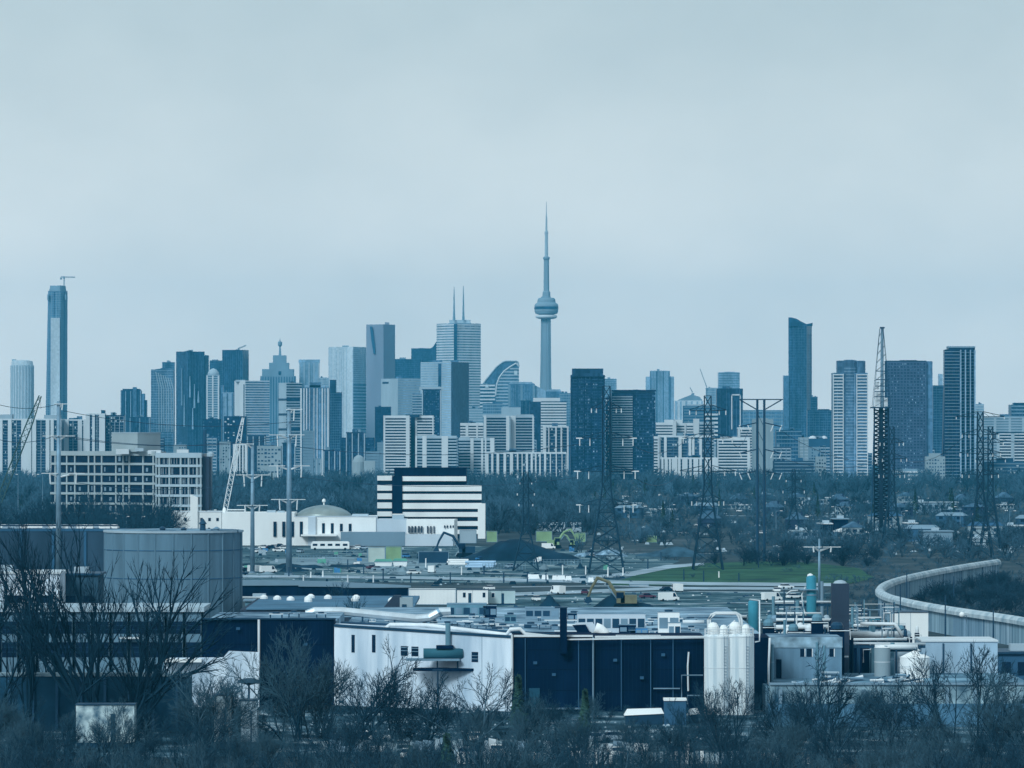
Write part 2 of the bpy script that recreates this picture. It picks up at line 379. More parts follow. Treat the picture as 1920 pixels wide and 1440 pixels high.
tw('dark gridded flats wing right of the white slab flats', 197.5, 233, 780, 4960, glass_navy, [bands('f', conc_m, 3.0, 0.5, 0.5), piers('f', conc_p, 4.5, 0.5, 0.7), wins('f', None, 3.0, 0.3)], name='apartment_block', cat='apartment block')

# --- mid-left towers
T = tw('stepped blue-grey tower with a raised central fin', 226, 264, 733, 7500, glass_dark, [piers('f', glass_pale, 9, 1.2, 0.5)], ph=[(229, 262, 729, glass_dark)])
T.part('fin', MB().box(PX(249, 7500), PX(256, 7500), 7498.6, 7510, T.zb, PZ(726, 7500)), glass_mid)
T.part('step', MB().box(PX(264, 7500), PX(270, 7500), 7502, 7525, T.zb, PZ(738, 7500)), glass_mid); T.part('step', MB().box(PX(270, 7500), PX(274, 7500), 7505, 7525, T.zb, PZ(750, 7500)), glass_dark)
tw('low dark glass block below the stepped blue-grey tower', 243, 281, 783, 6900, glass_dark, [piers('f', conc_m, 12, 1.5, 0.5)])
T = tw('grey glass tower with pale slanting lines on its face', 283, 325, 694, 7600, glass_mid, [spand('f', glass_pale, 4, 0.8)])
mb = MB()
for i in range(7):
    xa = 292+i*4.6; pts = [(PX(xa, 7600), 7599.4, PZ(697+i*2.2, 7600)), (PX(xa+6, 7600), 7599.4, PZ(726+i, 7600)), (PX(xa+6.5 if i < 6 else xa+5, 7600), 7599.4, PZ(810, 7600))]
    T.part('slanting_rib', MB().tube(pts, 0.7, 4), conc_p)
T.part('roof_curve', MB().xz([(PX(283, 7600), T.zt), (PX(325, 7600), T.zt), (PX(316, 7600), PZ(690.5, 7600)), (PX(300, 7600), PZ(691, 7600)), (PX(288, 7600), PZ(693, 7600))], 7601, 7625), glass_mid)
tw('flat-topped tower rising behind the slanting-line tower', 304, 327, 680, 8700, glass_mid, [spand('f', glass_dark, 4, 1.2)])
T = tw('broad dark glass tower with tall pale diamond shapes', 328, 382, 660, 7800, glass_dark, c=352, ops=[])
for (xa, ya, wd, hh) in ((356, 705, 3, 40), (364, 720, 3.5, 45), (371, 733, 4, 22), (361, 765, 3, 40), (340, 690, 2.5, 70), (345, 740, 3, 60)):
    D = 7799; f = (xa-352)/30; dy = abs(f)*22*(1 if f > 0 else 1)
    zc = PZ(ya, D); P = T.poly; e = (P[0], P[1]) if f > 0 else (P[0], P[3]); u = abs(f) if f > 0 else (352-xa)/24.0
    q = lerp(e[0], e[1], min(0.9, u)); h = PS(hh, D); w2 = PS(wd, D)/2
    T.part('pale_facet', MB().xz([(q[0]-w2, zc-h), (q[0]+w2, zc-h), (q[0]+0.4, zc), (q[0]-0.4, zc)], q[1]-4.0, q[1]+1.0), glass_pale)
tw('narrow rounded tower leaning on the broad dark glass tower', 382.5, 391, 668, 7830, glass_mid, [piers('f', glass_pale, 4, 0.7)], ph=[(384, 390, 666, glass_mid)])
T = tw('pale tower with a domed top among dark glass towers', 387, 411, 704, 7350, conc_p, [piers('f', conc_w, 8, 2.2, 0.9), spand('f', glass_mid, 3.6, 1.8)])
T.part('dome', MB().lathe(PX(399, 7350), 7362, [(9, T.zt), (8.4, T.zt+5), (5, T.zt+9), (1, T.zt+11)], 16), conc_p, smooth=True)
T.part('shoulder', MB().box(PX(411, 7350), PX(418, 7350), 7353, 7368, T.zb, PZ(722, 7350)), glass_mid)
tw('dark block peeping over the domed pale tower', 393, 427, 677, 8650, glass_dark, [spand('f', glass_mid, 4, 1.0)], ph=[(397, 408, 674)])
tw('tall dark square tower with reflections left of the spired tower', 416, 464, 657, 8200, glass_dark, c=455)
tower_crane('thin crane jib on the tall dark square tower', 447, 657, 653, 8200, 445, 461, 655, 7)
tw('small pale block in front of the tall dark square tower', 415.5, 437, 737, 7000, glass_pale, [piers('f', glass_mid, 7, 2, 0.4)])
tw('low navy block at the foot of the dark glass towers', 380, 415, 787, 6500, glass_navy, [wins('f', glass_mid, 4, 0.2)])
T = tw('pale tower with a blank white end and a grey banded side', 437, 504, 715, 6500, conc_w, [spand('r', glass_mid, 3.4, 1.9, 0.4)], c=460, ph=[(440, 458, 712, conc_p)])
P = T.poly; T.part('window_column', MB().along(lerp(P[3], P[0], 0.84), lerp(P[3], P[0], 0.93), T.zb, T.zt-4, 0.2, 0.3), glass_dark)
tw('dark banded block below the blank-ended white tower', 420, 462, 782, 5700, glass_navy, [wins('f', None, 3.2, 0.22, 2)])
# spired art-deco tower
D = 9300
T = tw('stepped stone tower crowned by a thin spire', 488, 553, 706, D, conc_m, [piers('f', conc_d, 5, 2.0, 0.5)])
for a, b, t, k in ((491, 550, 692, 3), (504, 541, 680, 7), (511, 536, 666, 12)):
    T.part('setback', MB().box(PX(a, D), PX(b, D), D+k, D+40-k, T.zt-1, PZ(t, D)), conc_m)
T.part('arch_window', MB().box(PX(522, D), PX(527, D), D+2.2, D+4, PZ(703, D), PZ(696, D)), glass_dark)
T.part('spire', MB().lathe(PX(524, D), D+20, [(2.6, PZ(666, D)), (1.4, PZ(650, D)), (4.2, PZ(647, D)), (4.2, PZ(641, D)), (1.2, PZ(639, D)), (0.3, PZ(633, D))], 10), conc_m)
tw('pale crowned tower between the spired tower and the white tower', 561, 598, 680, 9350, glass_pale, [piers('f', conc_p, 9, 2.2, 0.8)], ph=[(559.5, 599, 674, glass_pale)])
T = tw('light flats with three dark bands left of the ribbed condo', 521, 566, 719, 6050, conc_p, [spand('r', glass_dark, 3.4, 1.7, 0.3)], c=537)
for y in (747, 775, 803): T.part('dark_band', MB().prism(fp(520.6, 566.3, 6049.4, 537), PZ(y+4, 6050), PZ(y, 6050)), glass_navy)
T = tw('ribbed condo tower with wavy white vertical strips', 563, 617, 728, 5750, glass_mid, ph=[(571, 609, 722, glass_pale), (580, 601, 717, glass_mid)])
for a, b in ((563, 566), (569, 571), (574, 576), (580, 581), (588, 589.5), (594, 595.5), (603, 605.5), (608.5, 610), (613.5, 616.5)):
    T.part('white_strip', MB().along((PX(a, 5750), 5750), (PX(b, 5750), 5750), T.zb, T.zt, 0.2, 1.0), conc_w)
tw('small pale block tucked behind the ribbed condo', 597, 616, 709, 8900, glass_pale, [spand('f', conc_p, 4, 2)])
tw('dark stepped block right of the ribbed condo', 617.5, 641, 737, 6600, glass_dark, [spand('f', glass_mid, 3.6, 0.8)], ph=[(618, 630, 712, glass_dark)])
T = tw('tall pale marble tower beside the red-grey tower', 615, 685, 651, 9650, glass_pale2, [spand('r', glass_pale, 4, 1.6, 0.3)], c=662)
P = T.poly
T.part('lower_banding', (lambda mb: [mb.along(lerp(P[0], P[1], 0), lerp(P[0], P[1], 1), PZ(720+i*6, 9650)-3, PZ(720+i*6, 9650), 0.2, 0.5) for i in range(20)] and mb)(MB()), glass_mid, 'stuff')
T = tw('tall plain red-grey granite tower with a slanting notch', 686, 740, 609, 9500, granite, [], c=719, ph=[(721, 729, 604, granite)])
P = T.poly; A, B = lerp(P[3], P[0], 0.22), lerp(P[3], P[0], 0.48)
T.part('notch', MB().xz([(A[0], PZ(612, 9500)), (A[0]+4, PZ(612, 9500)), (B[0]+1, PZ(650, 9500)), (B[0]+2, PZ(663, 9500)), (B[0]-2, PZ(663, 9500)), (A[0]+3, PZ(640, 9500))], B[1]-4, A[1]), conc_d)
T = tw('dark blue block behind the red-grey tower', 739, 790, 674, 9750, glass_dark, [spand('f', glass_mid, 4, 0.6)])
T = tw('dark blue stepped tower curving up behind the white banded tower', 771, 822, 654, 9850, glass_dark, [spand('f', glass_mid, 4, 0.6)])
T.part('curved_top', MB().xz([(PX(806, 9850), T.zt), (PX(822, 9850), T.zt), (PX(822, 9850), PZ(636, 9850)), (PX(817, 9850), PZ(642, 9850)), (PX(812, 9850), PZ(650, 9850))], 9852, 9880), glass_dark)
# white banded tower with two masts
D = 9400
T = tw('tall white banded tower with two rooftop masts', 818, 901, 607, D, glass_mid, [('s', 'lr', 5.2, 3.0, 0.8, conc_w)], c=854, ph=[(842, 882, 599, conc_p)])
T.part('corner_notch', MB().box(PX(851, D), PX(857, D), D-1.2, D+4, T.zb, T.zt-0.5), glass_dark)
P = T.poly
T.part('solid_crown', MB().prism(fp(817.5, 850.6, D+0.0, 850) if False else [lerp(P[0], P[3], 0.08), lerp(P[0], P[1], 0.08), P[1], P[2], P[3]], PZ(617, D), T.zt+0.4), conc_w)
for xm, yt in ((851, 537), (868.5, 535)):
    mm = T.part('mast', MB().lathe(PX(xm, D), D+30, [(2.6, PZ(600, D)), (1.7, PZ(580, D)), (1.2, PZ(555, D)), (0.5, PZ(yt, D))], 8), metal_g)
def sign(T, text, p, q, z, h, m, mode='f', off=0.6, parent=None):
    cu = bpy.data.curves.new('lettering', 'FONT'); cu.body = text; cu.size = h; cu.extrude = 0.15; cu.align_x = 'CENTER'
    tmp = bpy.data.objects.new('lettering', cu); me = bpy.data.meshes.new_from_object(tmp); bpy.data.objects.remove(tmp)
    me.materials.append(m); o = link('lettering', me, parent or T.o)
    dx, dy = q[0]-p[0], q[1]-p[1]; l = math.hypot(dx, dy); n = (dy/l, -dx/l)
    o.location = ((p[0]+q[0])/2+n[0]*off-T.base[0], (p[1]+q[1])/2+n[1]*off-T.base[1], z-T.base[2])
    o.rotation_euler = (math.radians(90), 0, math.atan2(dy, dx)); return o
sign(T, 'BMO', P[0], P[1], PZ(615, D), 8.5, MAT('sign_blue', (0.05, 0.14, 0.3), 0.5))
sign(T, 'BMO', P[3], P[0], PZ(615, D), 8.5, MAT('sign_blue', (0.05, 0.14, 0.3), 0.5))
# in front of it
T = tw('white bank tower with a small dark sign near its top corner', 713, 798, 711, 7050, conc_p, [spand('r', glass_pale, 3.8, 2.0, 0.3)], c=746)
P = T.poly; T.part('sign_panel', MB().along(lerp(P[3], P[0], 0.1), lerp(P[3], P[0], 0.45), PZ(719, 7050), PZ(715.5, 7050), 0.1, 0.5), glass_navy)
T = tw('two-tone tower with a pale left face and dark blue right face', 788, 878, 680, 6750, conc_p, [spand('l', glass_pale, 3.6, 1.7, 0.3)], c=846)
P = T.poly
T.part('glass_face', MB().along(P[0], P[1], T.zb, T.zt+0.8, 0.2, 0.7), glass_dark)
T.part('dark_recess', MB().along(lerp(P[3], P[0], 0.58), lerp(P[3], P[0], 0.68), T.zb, T.zt-1, 0.1, 0.5), glass_dark)
T = tw('navy condo with a pale slanted cap and gridded left wing', 791, 827, 731, 6200, glass_navy, [wins('f', glass_mid, 3.2, 0.35), piers('f', conc_p, 30, 1.4, 0.8)], ph=[(786, 832, 725, conc_p)])
T.part('wing', MB().box(PX(773, 6200), PX(791, 6200), 6203, 6225, T.zb, PZ(738, 6200)), glass_mid)
mb = MB()
for i in range(16): mb.box(PX(772.5, 6200), PX(791, 6200), 6202.2, 6203.2, PZ(740+i*5, 6200)-1.2, PZ(740+i*5, 6200))
T.part('wing_banding', mb, conc_p, 'stuff')
tw('narrow dark tower left of the white bank tower', 703, 733, 764, 6350, glass_navy, [spand('f', glass_dark, 3.4, 1)])
tw('low dark terrace below the pale marble tower', 638, 702, 822, 5900, glass_navy, [spand('f', glass_dark, 5, 1.5), wins('f', glass_mid, 4, 0.15, 3)])
# sail-shaped building
D = 9050
T = Thing('sail_tower', 'curved sail-shaped glass tower left of the concrete needle tower', 'tower', (PX(940, D), D+20, ground_z(D)))
zb = ground_z(D)
arc = [(904, 722), (912, 711), (921, 700), (931, 688), (941, 680), (948, 677), (969, 677), (972, 680), (973, 688)]
T.part('body', MB().xz([(PX(x, D), PZ(y, D)) for x, y in arc] [::-1] + [(PX(904, D), zb), (PX(973, D), zb)], D, D+35), glass_mid)
inner = [(929, 742), (931, 722), (936, 708), (945, 696), (956, 688), (968, 681), (972, 686)]
mb = MB()
for i in range(16):
    y = 690+i*6; xl = max(930, 945-(y-696)*0.7) if y > 690 else 956
    mb.box(PX(xl, D), PX(973, D), D-1.2, D+0.3, PZ(y, D)-2.6, PZ(y, D))
T.part('spandrel_banding', mb, conc_p, 'stuff')
mb = MB()
for i in range(len(arc)-1):
    (xa, ya), (xb, yb2) = arc[i], arc[i+1]; mb.tube([(PX(xa, D), D-0.8, PZ(ya, D)), (PX(xb, D), D-0.8, PZ(yb2, D))], 1.3, 5)
T.part('rim', mb, conc_p)
mb = MB()
for i in range(len(inner)-1):
    (xa, ya), (xb, yb2) = inner[i], inner[i+1]; mb.tube([(PX(xa, D), D-0.8, PZ(ya, D)), (PX(xb, D), D-0.8, PZ(yb2, D))], 1.6, 5)
T.part('inner_rim', mb, conc_w)
T.part('lit_panel', MB().box(PX(964, D), PX(970, D), D-1.9, D-0.5, PZ(703, D), PZ(695, D)), blind)
T = tw('white banded podium at the foot of the sail-shaped tower', 900, 928, 721, 8950, glass_dark, [spand('f', conc_w, 6.5, 3, 0.8)])
T.part('lit_panel', MB().box(PX(910, 8950), PX(916, 8950), 8948, 8951, PZ(727, 8950), PZ(721, 8950)), blind)
T = tw('grey faceted block below the concrete needle tower', 953, 1003, 721, 8500, glass_mid, [piers('f', conc_m, 22, 4, 0.5)])
T.part('sloped_roof', MB().xz([(PX(953, 8500), T.zt), (PX(1003, 8500), T.zt), (PX(997, 8500), PZ(716, 8500)), (PX(957, 8500), PZ(716, 8500))], 8502, 8530), glass_pale)
T.part('sloped_wing', MB().xz([(PX(1003, 8500), T.zb), (PX(1023, 8500), T.zb), (PX(1023, 8500), PZ(733, 8500)), (PX(1003, 8500), PZ(722, 8500))], 8505, 8530), glass_pale)
T = tw('small tapered block right of the needle tower base', 1023, 1053, 735, 8800, glass_mid, [])
T.part('tapered_roof', MB().xz([(PX(1023, 8800), T.zt), (PX(1053, 8800), T.zt), (PX(1050, 8800), PZ(730, 8800)), (PX(1027, 8800), PZ(730, 8800))], 8801, 8820), glass_pale)
tw('low grey block between the needle tower and the dark tall tower', 1050, 1072, 738, 8600, glass_mid, [spand('f', conc_m, 5, 2)])
T = tw('white-capped banded tower right of the needle tower', 1014, 1062, 754, 5650, glass_dark, [bands('f', conc_w, 3.3, 1.9, 1.0)])
T.part('white_cap', MB().box(PX(1000, 5650), PX(1050, 5650), 5653, 5680, PZ(753, 5650), PZ(746, 5650)), conc_w)
T.part('dark_flank', MB().box(PX(993, 5650), PX(1014, 5650), 5652, 5680, T.zb, PZ(753, 5650)), glass_dark)
tw('low pale offices behind the banded flats', 875, 905, 767, 7400, conc_m, [spand('f', conc_p, 4, 1.6)])
tw('flat white-roofed building above the banded flats', 940, 976, 765, 7300, conc_p, [], ph=[(955, 972, 762, glass_mid)])
tw('grey low building between banded flats and sail tower', 905, 942, 757, 7800, glass_mid, [spand('f', conc_m, 5, 2)])
tw('dark glass block behind the white-capped tower', 976, 996, 752, 7600, glass_dark, [piers('f', glass_mid, 8, 1)])

# --- the concrete needle tower
D = 9420; cx, cyy = PX(1024.5, D), D; s1 = PS(1, D)
conc_cn = MAT('needle_concrete', (0.34, 0.345, 0.345), 0.85, 0.1, 0.03, streak=0.2)
T = Thing('communications_tower', 'tall tapering concrete communications tower with round pod and antenna', 'tower', (cx, cyy, ground_z(D)))
mb = MB(); zt = PZ(556, D); zb = ground_z(D)
for k in range(3):                                   # three-legged shaft
    a0 = math.radians(-90 + 120*k + 35); o = len(mb.v)
    n = 10
    for i in range(n+1):
        f = i/n; R = (13.2-3.0*f**0.7)*(1+0.9*(1-f)**3); wdt = 3.2
        ux, uy = math.cos(a0), math.sin(a0); z = zb+(zt-zb)*f
        for sx, rr in ((-1, 0), (-1, R), (1, R), (1, 0)): mb.v.append((cx+ux*rr-uy*sx*wdt, cyy+uy*rr+ux*sx*wdt, z))
    for i in range(n):
        for q in range(4): b = o+i*4; mb.f.append((b+q, b+(q+1) % 4, b+4+(q+1) % 4, b+4+q))
T.part('shaft_rib', mb, conc_cn)
T.part('shaft', MB().lathe(cx, cyy, [(9.6, zb), (8.2, PZ(700, D)), (7.2, PZ(600, D)), (6.6, zt)], 12), conc_cn)
pod = T.part('main_pod', MB().lathe(cx, cyy, [(14, PZ(590, D)), (21.5, PZ(588, D)), (23.4, PZ(583, D)), (23.4, PZ(573, D)), (22, PZ(570, D)), (18, PZ(567, D)), (17.5, PZ(562, D)), (15, PZ(558.5, D)), (8, PZ(558, D))], 28), conc_cn, smooth=False)
T.part('radome', MB().lathe(cx, cyy, [(14, PZ(598, D)), (19.5, PZ(596.5, D)), (21.8, PZ(593.5, D)), (19.5, PZ(590.8, D)), (12, PZ(589.8, D))], 28), conc_w, parent=pod, smooth=True)
T.part('window_ring', MB().lathe(cx, cyy, [(23.7, PZ(580, D)), (23.9, PZ(577.5, D)), (23.7, PZ(575, D))], 28), glass_dark, parent=pod)
T.part('upper_shaft', MB().lathe(cx, cyy, [(7.9, PZ(559, D)), (7.6, PZ(548, D)), (5.6, PZ(545, D)), (5.0, PZ(484, D))], 6), conc_cn)
T.part('sky_pod', MB().lathe(cx, cyy, [(5.2, PZ(487, D)), (6.7, PZ(485, D)), (6.7, PZ(482.5, D)), (4, PZ(481, D))], 16), conc_cn)
T.part('antenna', MB().lathe(cx, cyy, [(3.4, PZ(482, D)), (3.1, PZ(439, D)), (3.6, PZ(438, D)), (3.6, PZ(435, D)), (2.0, PZ(432, D)), (1.6, PZ(410, D)), (0.9, PZ(400, D)), (0.4, PZ(378, D))], 8), conc_p)

# --- near dark condo towers
T = tw('tall dark condo tower standing right of the needle tower', 1070, 1134, 705, 4720, glass_navy, [bands('fs', conc_d, 3.0, 0.55, 0.7), wins('f', glass_mid, 3.0, 0.22, 1.3), wins('f', glass_pale, 3.0, 0.03, 1.1), piers('f', glass_navy, 6.2, 1.5, 0.9)], ph=[(1072.5, 1131, 691, glass_dark, -8)])
T = tw('dark condo slab with white banded left half', 1147, 1229, 738, 4760, glass_navy, [bands('f', conc_d, 3.0, 0.4, 0.5), wins('f', glass_mid, 3.0, 0.2, 1.2), wins('f', glass_pale, 3.0, 0.03, 1.1)])
T.part('roof_canopy', MB().box(PX(1146.5, 4760), PX(1230, 4760), 4758.5, 4785, PZ(734, 4760), PZ(731, 4760)), glass_navy)
T.part('top_storey', MB().box(PX(1149, 4760), PX(1228, 4760), 4761, 4784, T.zt, PZ(734, 4760)), glass_mid)
mb = MB(); z = PZ(743, 4760)
while z > PZ(890, 4760): mb.box(PX(1148, 4760), PX(1186, 4760), 4757.8, 4760.1, z-1.0, z); z -= 2.45
T.part('balcony_banding', mb, conc_p, 'stuff')
T.part('stair_strip', MB().box(PX(1186, 4760), PX(1189, 4760), 4758.9, 4760.1, T.zb, T.zt), glass_navy)
tw('narrow dark link block between the two dark condos', 1135.5, 1146, 747, 4790, glass_navy, [wins('f', None, 3.0, 0.35, 1.2)])
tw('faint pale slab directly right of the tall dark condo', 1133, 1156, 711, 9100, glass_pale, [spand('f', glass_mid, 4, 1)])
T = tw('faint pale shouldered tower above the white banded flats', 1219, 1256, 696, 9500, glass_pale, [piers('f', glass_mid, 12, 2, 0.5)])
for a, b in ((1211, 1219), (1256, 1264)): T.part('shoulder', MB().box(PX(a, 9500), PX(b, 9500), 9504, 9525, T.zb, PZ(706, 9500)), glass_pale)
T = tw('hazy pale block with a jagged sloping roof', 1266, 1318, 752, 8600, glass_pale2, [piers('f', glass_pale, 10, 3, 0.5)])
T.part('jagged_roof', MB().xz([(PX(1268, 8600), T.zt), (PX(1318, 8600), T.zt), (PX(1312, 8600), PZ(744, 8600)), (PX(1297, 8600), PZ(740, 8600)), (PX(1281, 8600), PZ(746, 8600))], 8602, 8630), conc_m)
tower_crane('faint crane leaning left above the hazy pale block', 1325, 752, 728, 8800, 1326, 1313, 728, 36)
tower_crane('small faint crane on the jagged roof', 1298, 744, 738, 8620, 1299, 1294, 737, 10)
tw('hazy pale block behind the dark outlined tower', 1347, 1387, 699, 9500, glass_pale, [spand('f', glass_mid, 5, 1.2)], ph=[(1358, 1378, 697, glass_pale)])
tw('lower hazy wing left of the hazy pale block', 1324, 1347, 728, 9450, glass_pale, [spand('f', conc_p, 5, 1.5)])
T = tw('dark tower with a pale inverted-U outline on its front', 1344, 1393, 730, 6000, glass_dark, [])
for a, b, y0, y1 in ((1371, 1373, 739, 805), (1387, 1389, 739, 800), (1371, 1389, 739, 741.5)):
    T.part('pale_frame', MB().box(PX(a, 6000), PX(b, 6000), 5998.9, 6000.1, PZ(y1, 6000), PZ(y0, 6000)), conc_w)
tw('grey banded block with a white roof edge left of the outlined tower', 1282, 1344, 762, 6450, conc_d, [spand('f', conc_m, 4, 1.2)], ph=[(1288, 1344, 758, conc_p)])
tw('low white banded block beneath the dark outlined tower', 1322, 1346, 775, 5900, glass_dark, [bands('f', conc_w, 5, 2.4)])
tw('long hazy low block left of the wavy-topped tower', 1393, 1470, 770, 8300, glass_mid, [spand('f', conc_m, 6, 2)])
# wavy-topped tower
D = 8000
T = tw('tall dark glass tower with a wavy top edge', 1479, 1524, 610, D, glass_dark, [spand('lr', glass_mid, 4.4, 0.5, 0.2)], c=1512)
P = T.poly
T.part('wavy_crown', MB().xz([(P[3][0], T.zt-1), (P[0][0], T.zt-1), (P[1][0], T.zt-1), (P[1][0], PZ(605, D)), (PX(1513, D), PZ(607.5, D)), (PX(1503, D), PZ(603, D)), (PX(1494, D), PZ(597.5, D)), (PX(1485, D), PZ(595.3, D)), (P[3][0], PZ(595, D))], P[0][1]+3, P[0][1]+14), glass_dark)
T.part('shoulder', MB().box(PX(1470, D), PX(1480, D), D+8, D+30, T.zb, PZ(704, D)), glass_mid)
tw('small dark block at the foot of the wavy-topped tower', 1520, 1533, 745, 7900, glass_dark, [spand('f', glass_mid, 4, 0.8)])
tw('wide dark block between wavy-topped tower and balcony condo', 1514, 1559, 770, 7500, glass_dark, [spand('f', glass_mid, 4, 0.8)], ph=[(1535, 1556, 767, glass_dark)])
tw('dark low block under the wavy-topped tower', 1455, 1503, 808, 6200, glass_dark, [spand('f', conc_m, 5, 1)])
T = tw('pale cube building with two roof domes', 1501, 1560, 824, 5400, conc_d, [], c=1516)
P = T.poly; T.part('pale_face', MB().along(P[3], P[0], T.zb, T.zt+1.2, 0.1, 0.6), conc_t)
for xm, rr in ((1526, 5.5), (1547, 4)):
    T.part('roof_dome', MB().lathe(PX(xm, 5400), 5418, [(rr, T.zt-0.5), (rr*0.9, T.zt+2), (rr*0.5, T.zt+3.6), (0.3, T.zt+4.2)], 16), conc_w, smooth=True)
tw('low brown-grey apartment house left of the pale cube building', 1452, 1526, 866, 4700, brick_d, [bands('f', conc_m, 3.2, 0.9, 0.6)], name='apartment_block', cat='apartment block')
tw('small pale house block by the balcony condo', 1530, 1549, 858, 4600, conc_t, [wins('f', glass_navy, 3.2, 0.6)], name='apartment_block', cat='apartment block')
# balcony condo
D = 4500
T = tw('condo tower with white balcony stacks and a rounded glass centre', 1562, 1627, 701, D, glass_mid, [('b', 'f', 2.95, 1.0, 1.1, (0, 0.29), conc_w), ('b', 'f', 2.95, 1.0, 1.1, (0.67, 1), conc_w)])
T.part('glass_bay', MB().lathe(PX(1594, D), D+5, [(PS(12.5, D), T.zb), (PS(12.5, D), PZ(676, D)), (PS(10, D), PZ(674.5, D))], 20), glass_mid)
T.part('crown_wing', MB().box(PX(1570, D), PX(1583, D), D+2, D+16, T.zt, PZ(676, D)), glass_mid)
T.part('crown_wing', MB().lathe(PX(1613, D), D+8, [(PS(11, D), T.zt), (PS(11, D), PZ(677, D)), (PS(9, D), PZ(676, D))], 16), glass_mid)
for xm in (1562.5, 1581, 1606.5, 1626.5): T.part('balcony_divider', MB().box(PX(xm-0.8, D), PX(xm+0.8, D), D-1.3, D+0.2, T.zb, T.zt), conc_w)
mb = MB()
for i in range(70):
    z = PZ(690, D)-i*2.95; mb.lathe(PX(1594, D), D+5, [(PS(12.5, D)+0.12, z-0.5), (PS(12.5, D)+0.12, z)], 20)
T.part('floor_banding', mb, glass_pale, 'stuff')
# big dark brick block
T = tw('broad dark brownish tower with rows of lit windows', 1663, 1737, 678, 4820, brick_d, [spand('f', brick_g, 3.0, 1.2, 0.3), piers('f', brick_g, 3.4, 1.0, 0.45), wins('f', glass_mid, 3.0, 0.25, 1.2), wins('f', glass_pale, 3.0, 0.06, 1.1)], ph=[(1690, 1720, 675, brick_d)])
T.part('pale_flank', MB().box(PX(1737, 4820), PX(1749, 4820), 4823, 4850, T.zb, PZ(677, 4820)), glass_mid)
tw('slim dark tower squeezed between the brownish tower and white-lined tower', 1749.5, 1769, 724, 6500, glass_dark, [spand('f', glass_mid, 3.6, 0.8)], ph=[(1760, 1768, 701, glass_pale)])
D = 4450
T = tw('dark curved condo with white vertical lines near right edge', 1771, 1801, 658, D, glass_navy, [bands('f', conc_m, 3.0, 0.6, 0.9)], ph=[(1773, 1799, 655, glass_dark)])
T.part('right_bay', MB().box(PX(1779.5, D), PX(1829, D), D+4, D+24, T.zb, PZ(652, D)), glass_navy)
T.part('roof_cap', MB().box(PX(1779, D), PX(1829.5, D), D+3.6, D+24.4, PZ(652, D), PZ(649, D)), conc_m)
for a, b in ((1800, 1802.5), (1809.5, 1811.5), (1819, 1820.5), (1827, 1829.3)): T.part('white_line', MB().box(PX(a, D), PX(b, D), D-0.9, D+4.2, T.zb, PZ(656, D)), glass_pale)
mb = MB(); z = PZ(660, D)
while z > PZ(900, D): mb.box(PX(1802.5, D), PX(1828, D), D+3, D+4.1, z-0.6, z); z -= 3.0
T.part('floor_banding', mb, conc_m, 'stuff')
T.part('flare', MB().xz([(PX(1767, D), T.zb), (PX(1771, D), T.zb), (PX(1771, D), PZ(730, D))], D+1, D+15), glass_navy)
tw('small cream gridded block in front of the white-lined condo', 1736, 1772, 858, 4300, conc_t, [wins('f', glass_dark, 3.0, 0.7, 1.5)], ph=[(1743, 1764, 850, conc_t)], name='apartment_block', cat='apartment block')
tw('low curved-front building left of the cream gridded block', 1676, 1736, 883, 4350, conc_m, [bands('f', conc_w, 3.4, 1.2, 1.4)], ph=[(1690, 1724, 879, conc_m)], name='apartment_block', cat='building')
tw('pale sliver block behind the white-lined condo', 1828, 1845, 759, 6400, glass_pale, [spand('f', conc_p, 3.6, 1.6)])
tw('long pale flats at the right edge under the pylons', 1838, 1921, 782, 6000, conc_m, [bands('f', conc_p, 3.3, 1.2), piers('f', conc_p, 18, 3)])
tw('dark hat-roofed building at the right edge', 1896, 1965, 760, 6900, glass_dark, [spand('f', conc_m, 5, 2)], ph=[(1902, 1930, 755, glass_navy)])
tw('white banded flats low at the right edge', 1868, 1960, 812, 5100, glass_navy, [bands('f', conc_w, 3.1, 1.3, 0.9), piers('f', conc_p, 16, 3.5, 1.1)], name='apartment_block', cat='apartment block')
tw('cream banded flats beside the right-hand pylon', 1826, 1869, 825, 4900, conc_m, [bands('f', conc_p, 3.1, 1.2, 0.9)], name='apartment_block', cat='apartment block')
tw('long low terrace under the white banded flats at right', 1850, 1990, 868, 4500, conc_d, [bands('f', conc_m, 3.3, 1.0, 0.6), wins('f', None, 3.3, 0.25, 2)], name='apartment_block', cat='building')

# --- banded flats in the centre
G = 'white banded apartment blocks in the centre'
def flats(label, x0, x1, top, D, piersx=(), ph=(), band=conc_w, core=None, c=None, fh=2.9, bh=1.35):
    T = tw(label, x0, x1, top, D, core or glass_navy, [bands('fs' if c is None else 'lr', band, fh, bh, 0.9)], ph=ph, name='apartment_block', cat='apartment block', group=G, par=band, c=c)
    for a, b in piersx: T.part('pier', MB().along((PX(a, D), D), (PX(b, D), D), T.zb, T.zt+0.8, 0.2, 1.3), conc_w)
    return T
flats('tall white banded flats standing left of the striped office', 719, 768, 781, 4800, [(719, 722.5), (761, 768)], ph=[(760, 786, 777, metal_d)])
tw('dark gap block between the two left banded flats', 769, 778, 783, 4830, glass_navy, [], name='apartment_block', cat='apartment block')
flats('narrow white banded flats right of the tall left banded flats', 778.5, 813, 781, 4810, [(778.5, 782), (810.5, 813)], ph=[(778, 800, 778, metal_d)])
flats('low banded flats with wide piers behind the striped office', 779, 856, 819, 4600, [(779, 782), (792, 800), (828, 840)], ph=[(800, 818, 815, conc_p)], band=conc_p)
flats('small bright banded flats in the middle of the cluster', 863, 906, 795, 4900, [(873, 878), (893, 896)], bh=1.6)
flats('banded flats stepping down beside the small bright flats', 860, 927, 823, 4650, [(882, 888), (902, 906), (909, 912), (919, 927)], ph=[(862, 880, 819, conc_p)], band=conc_p)
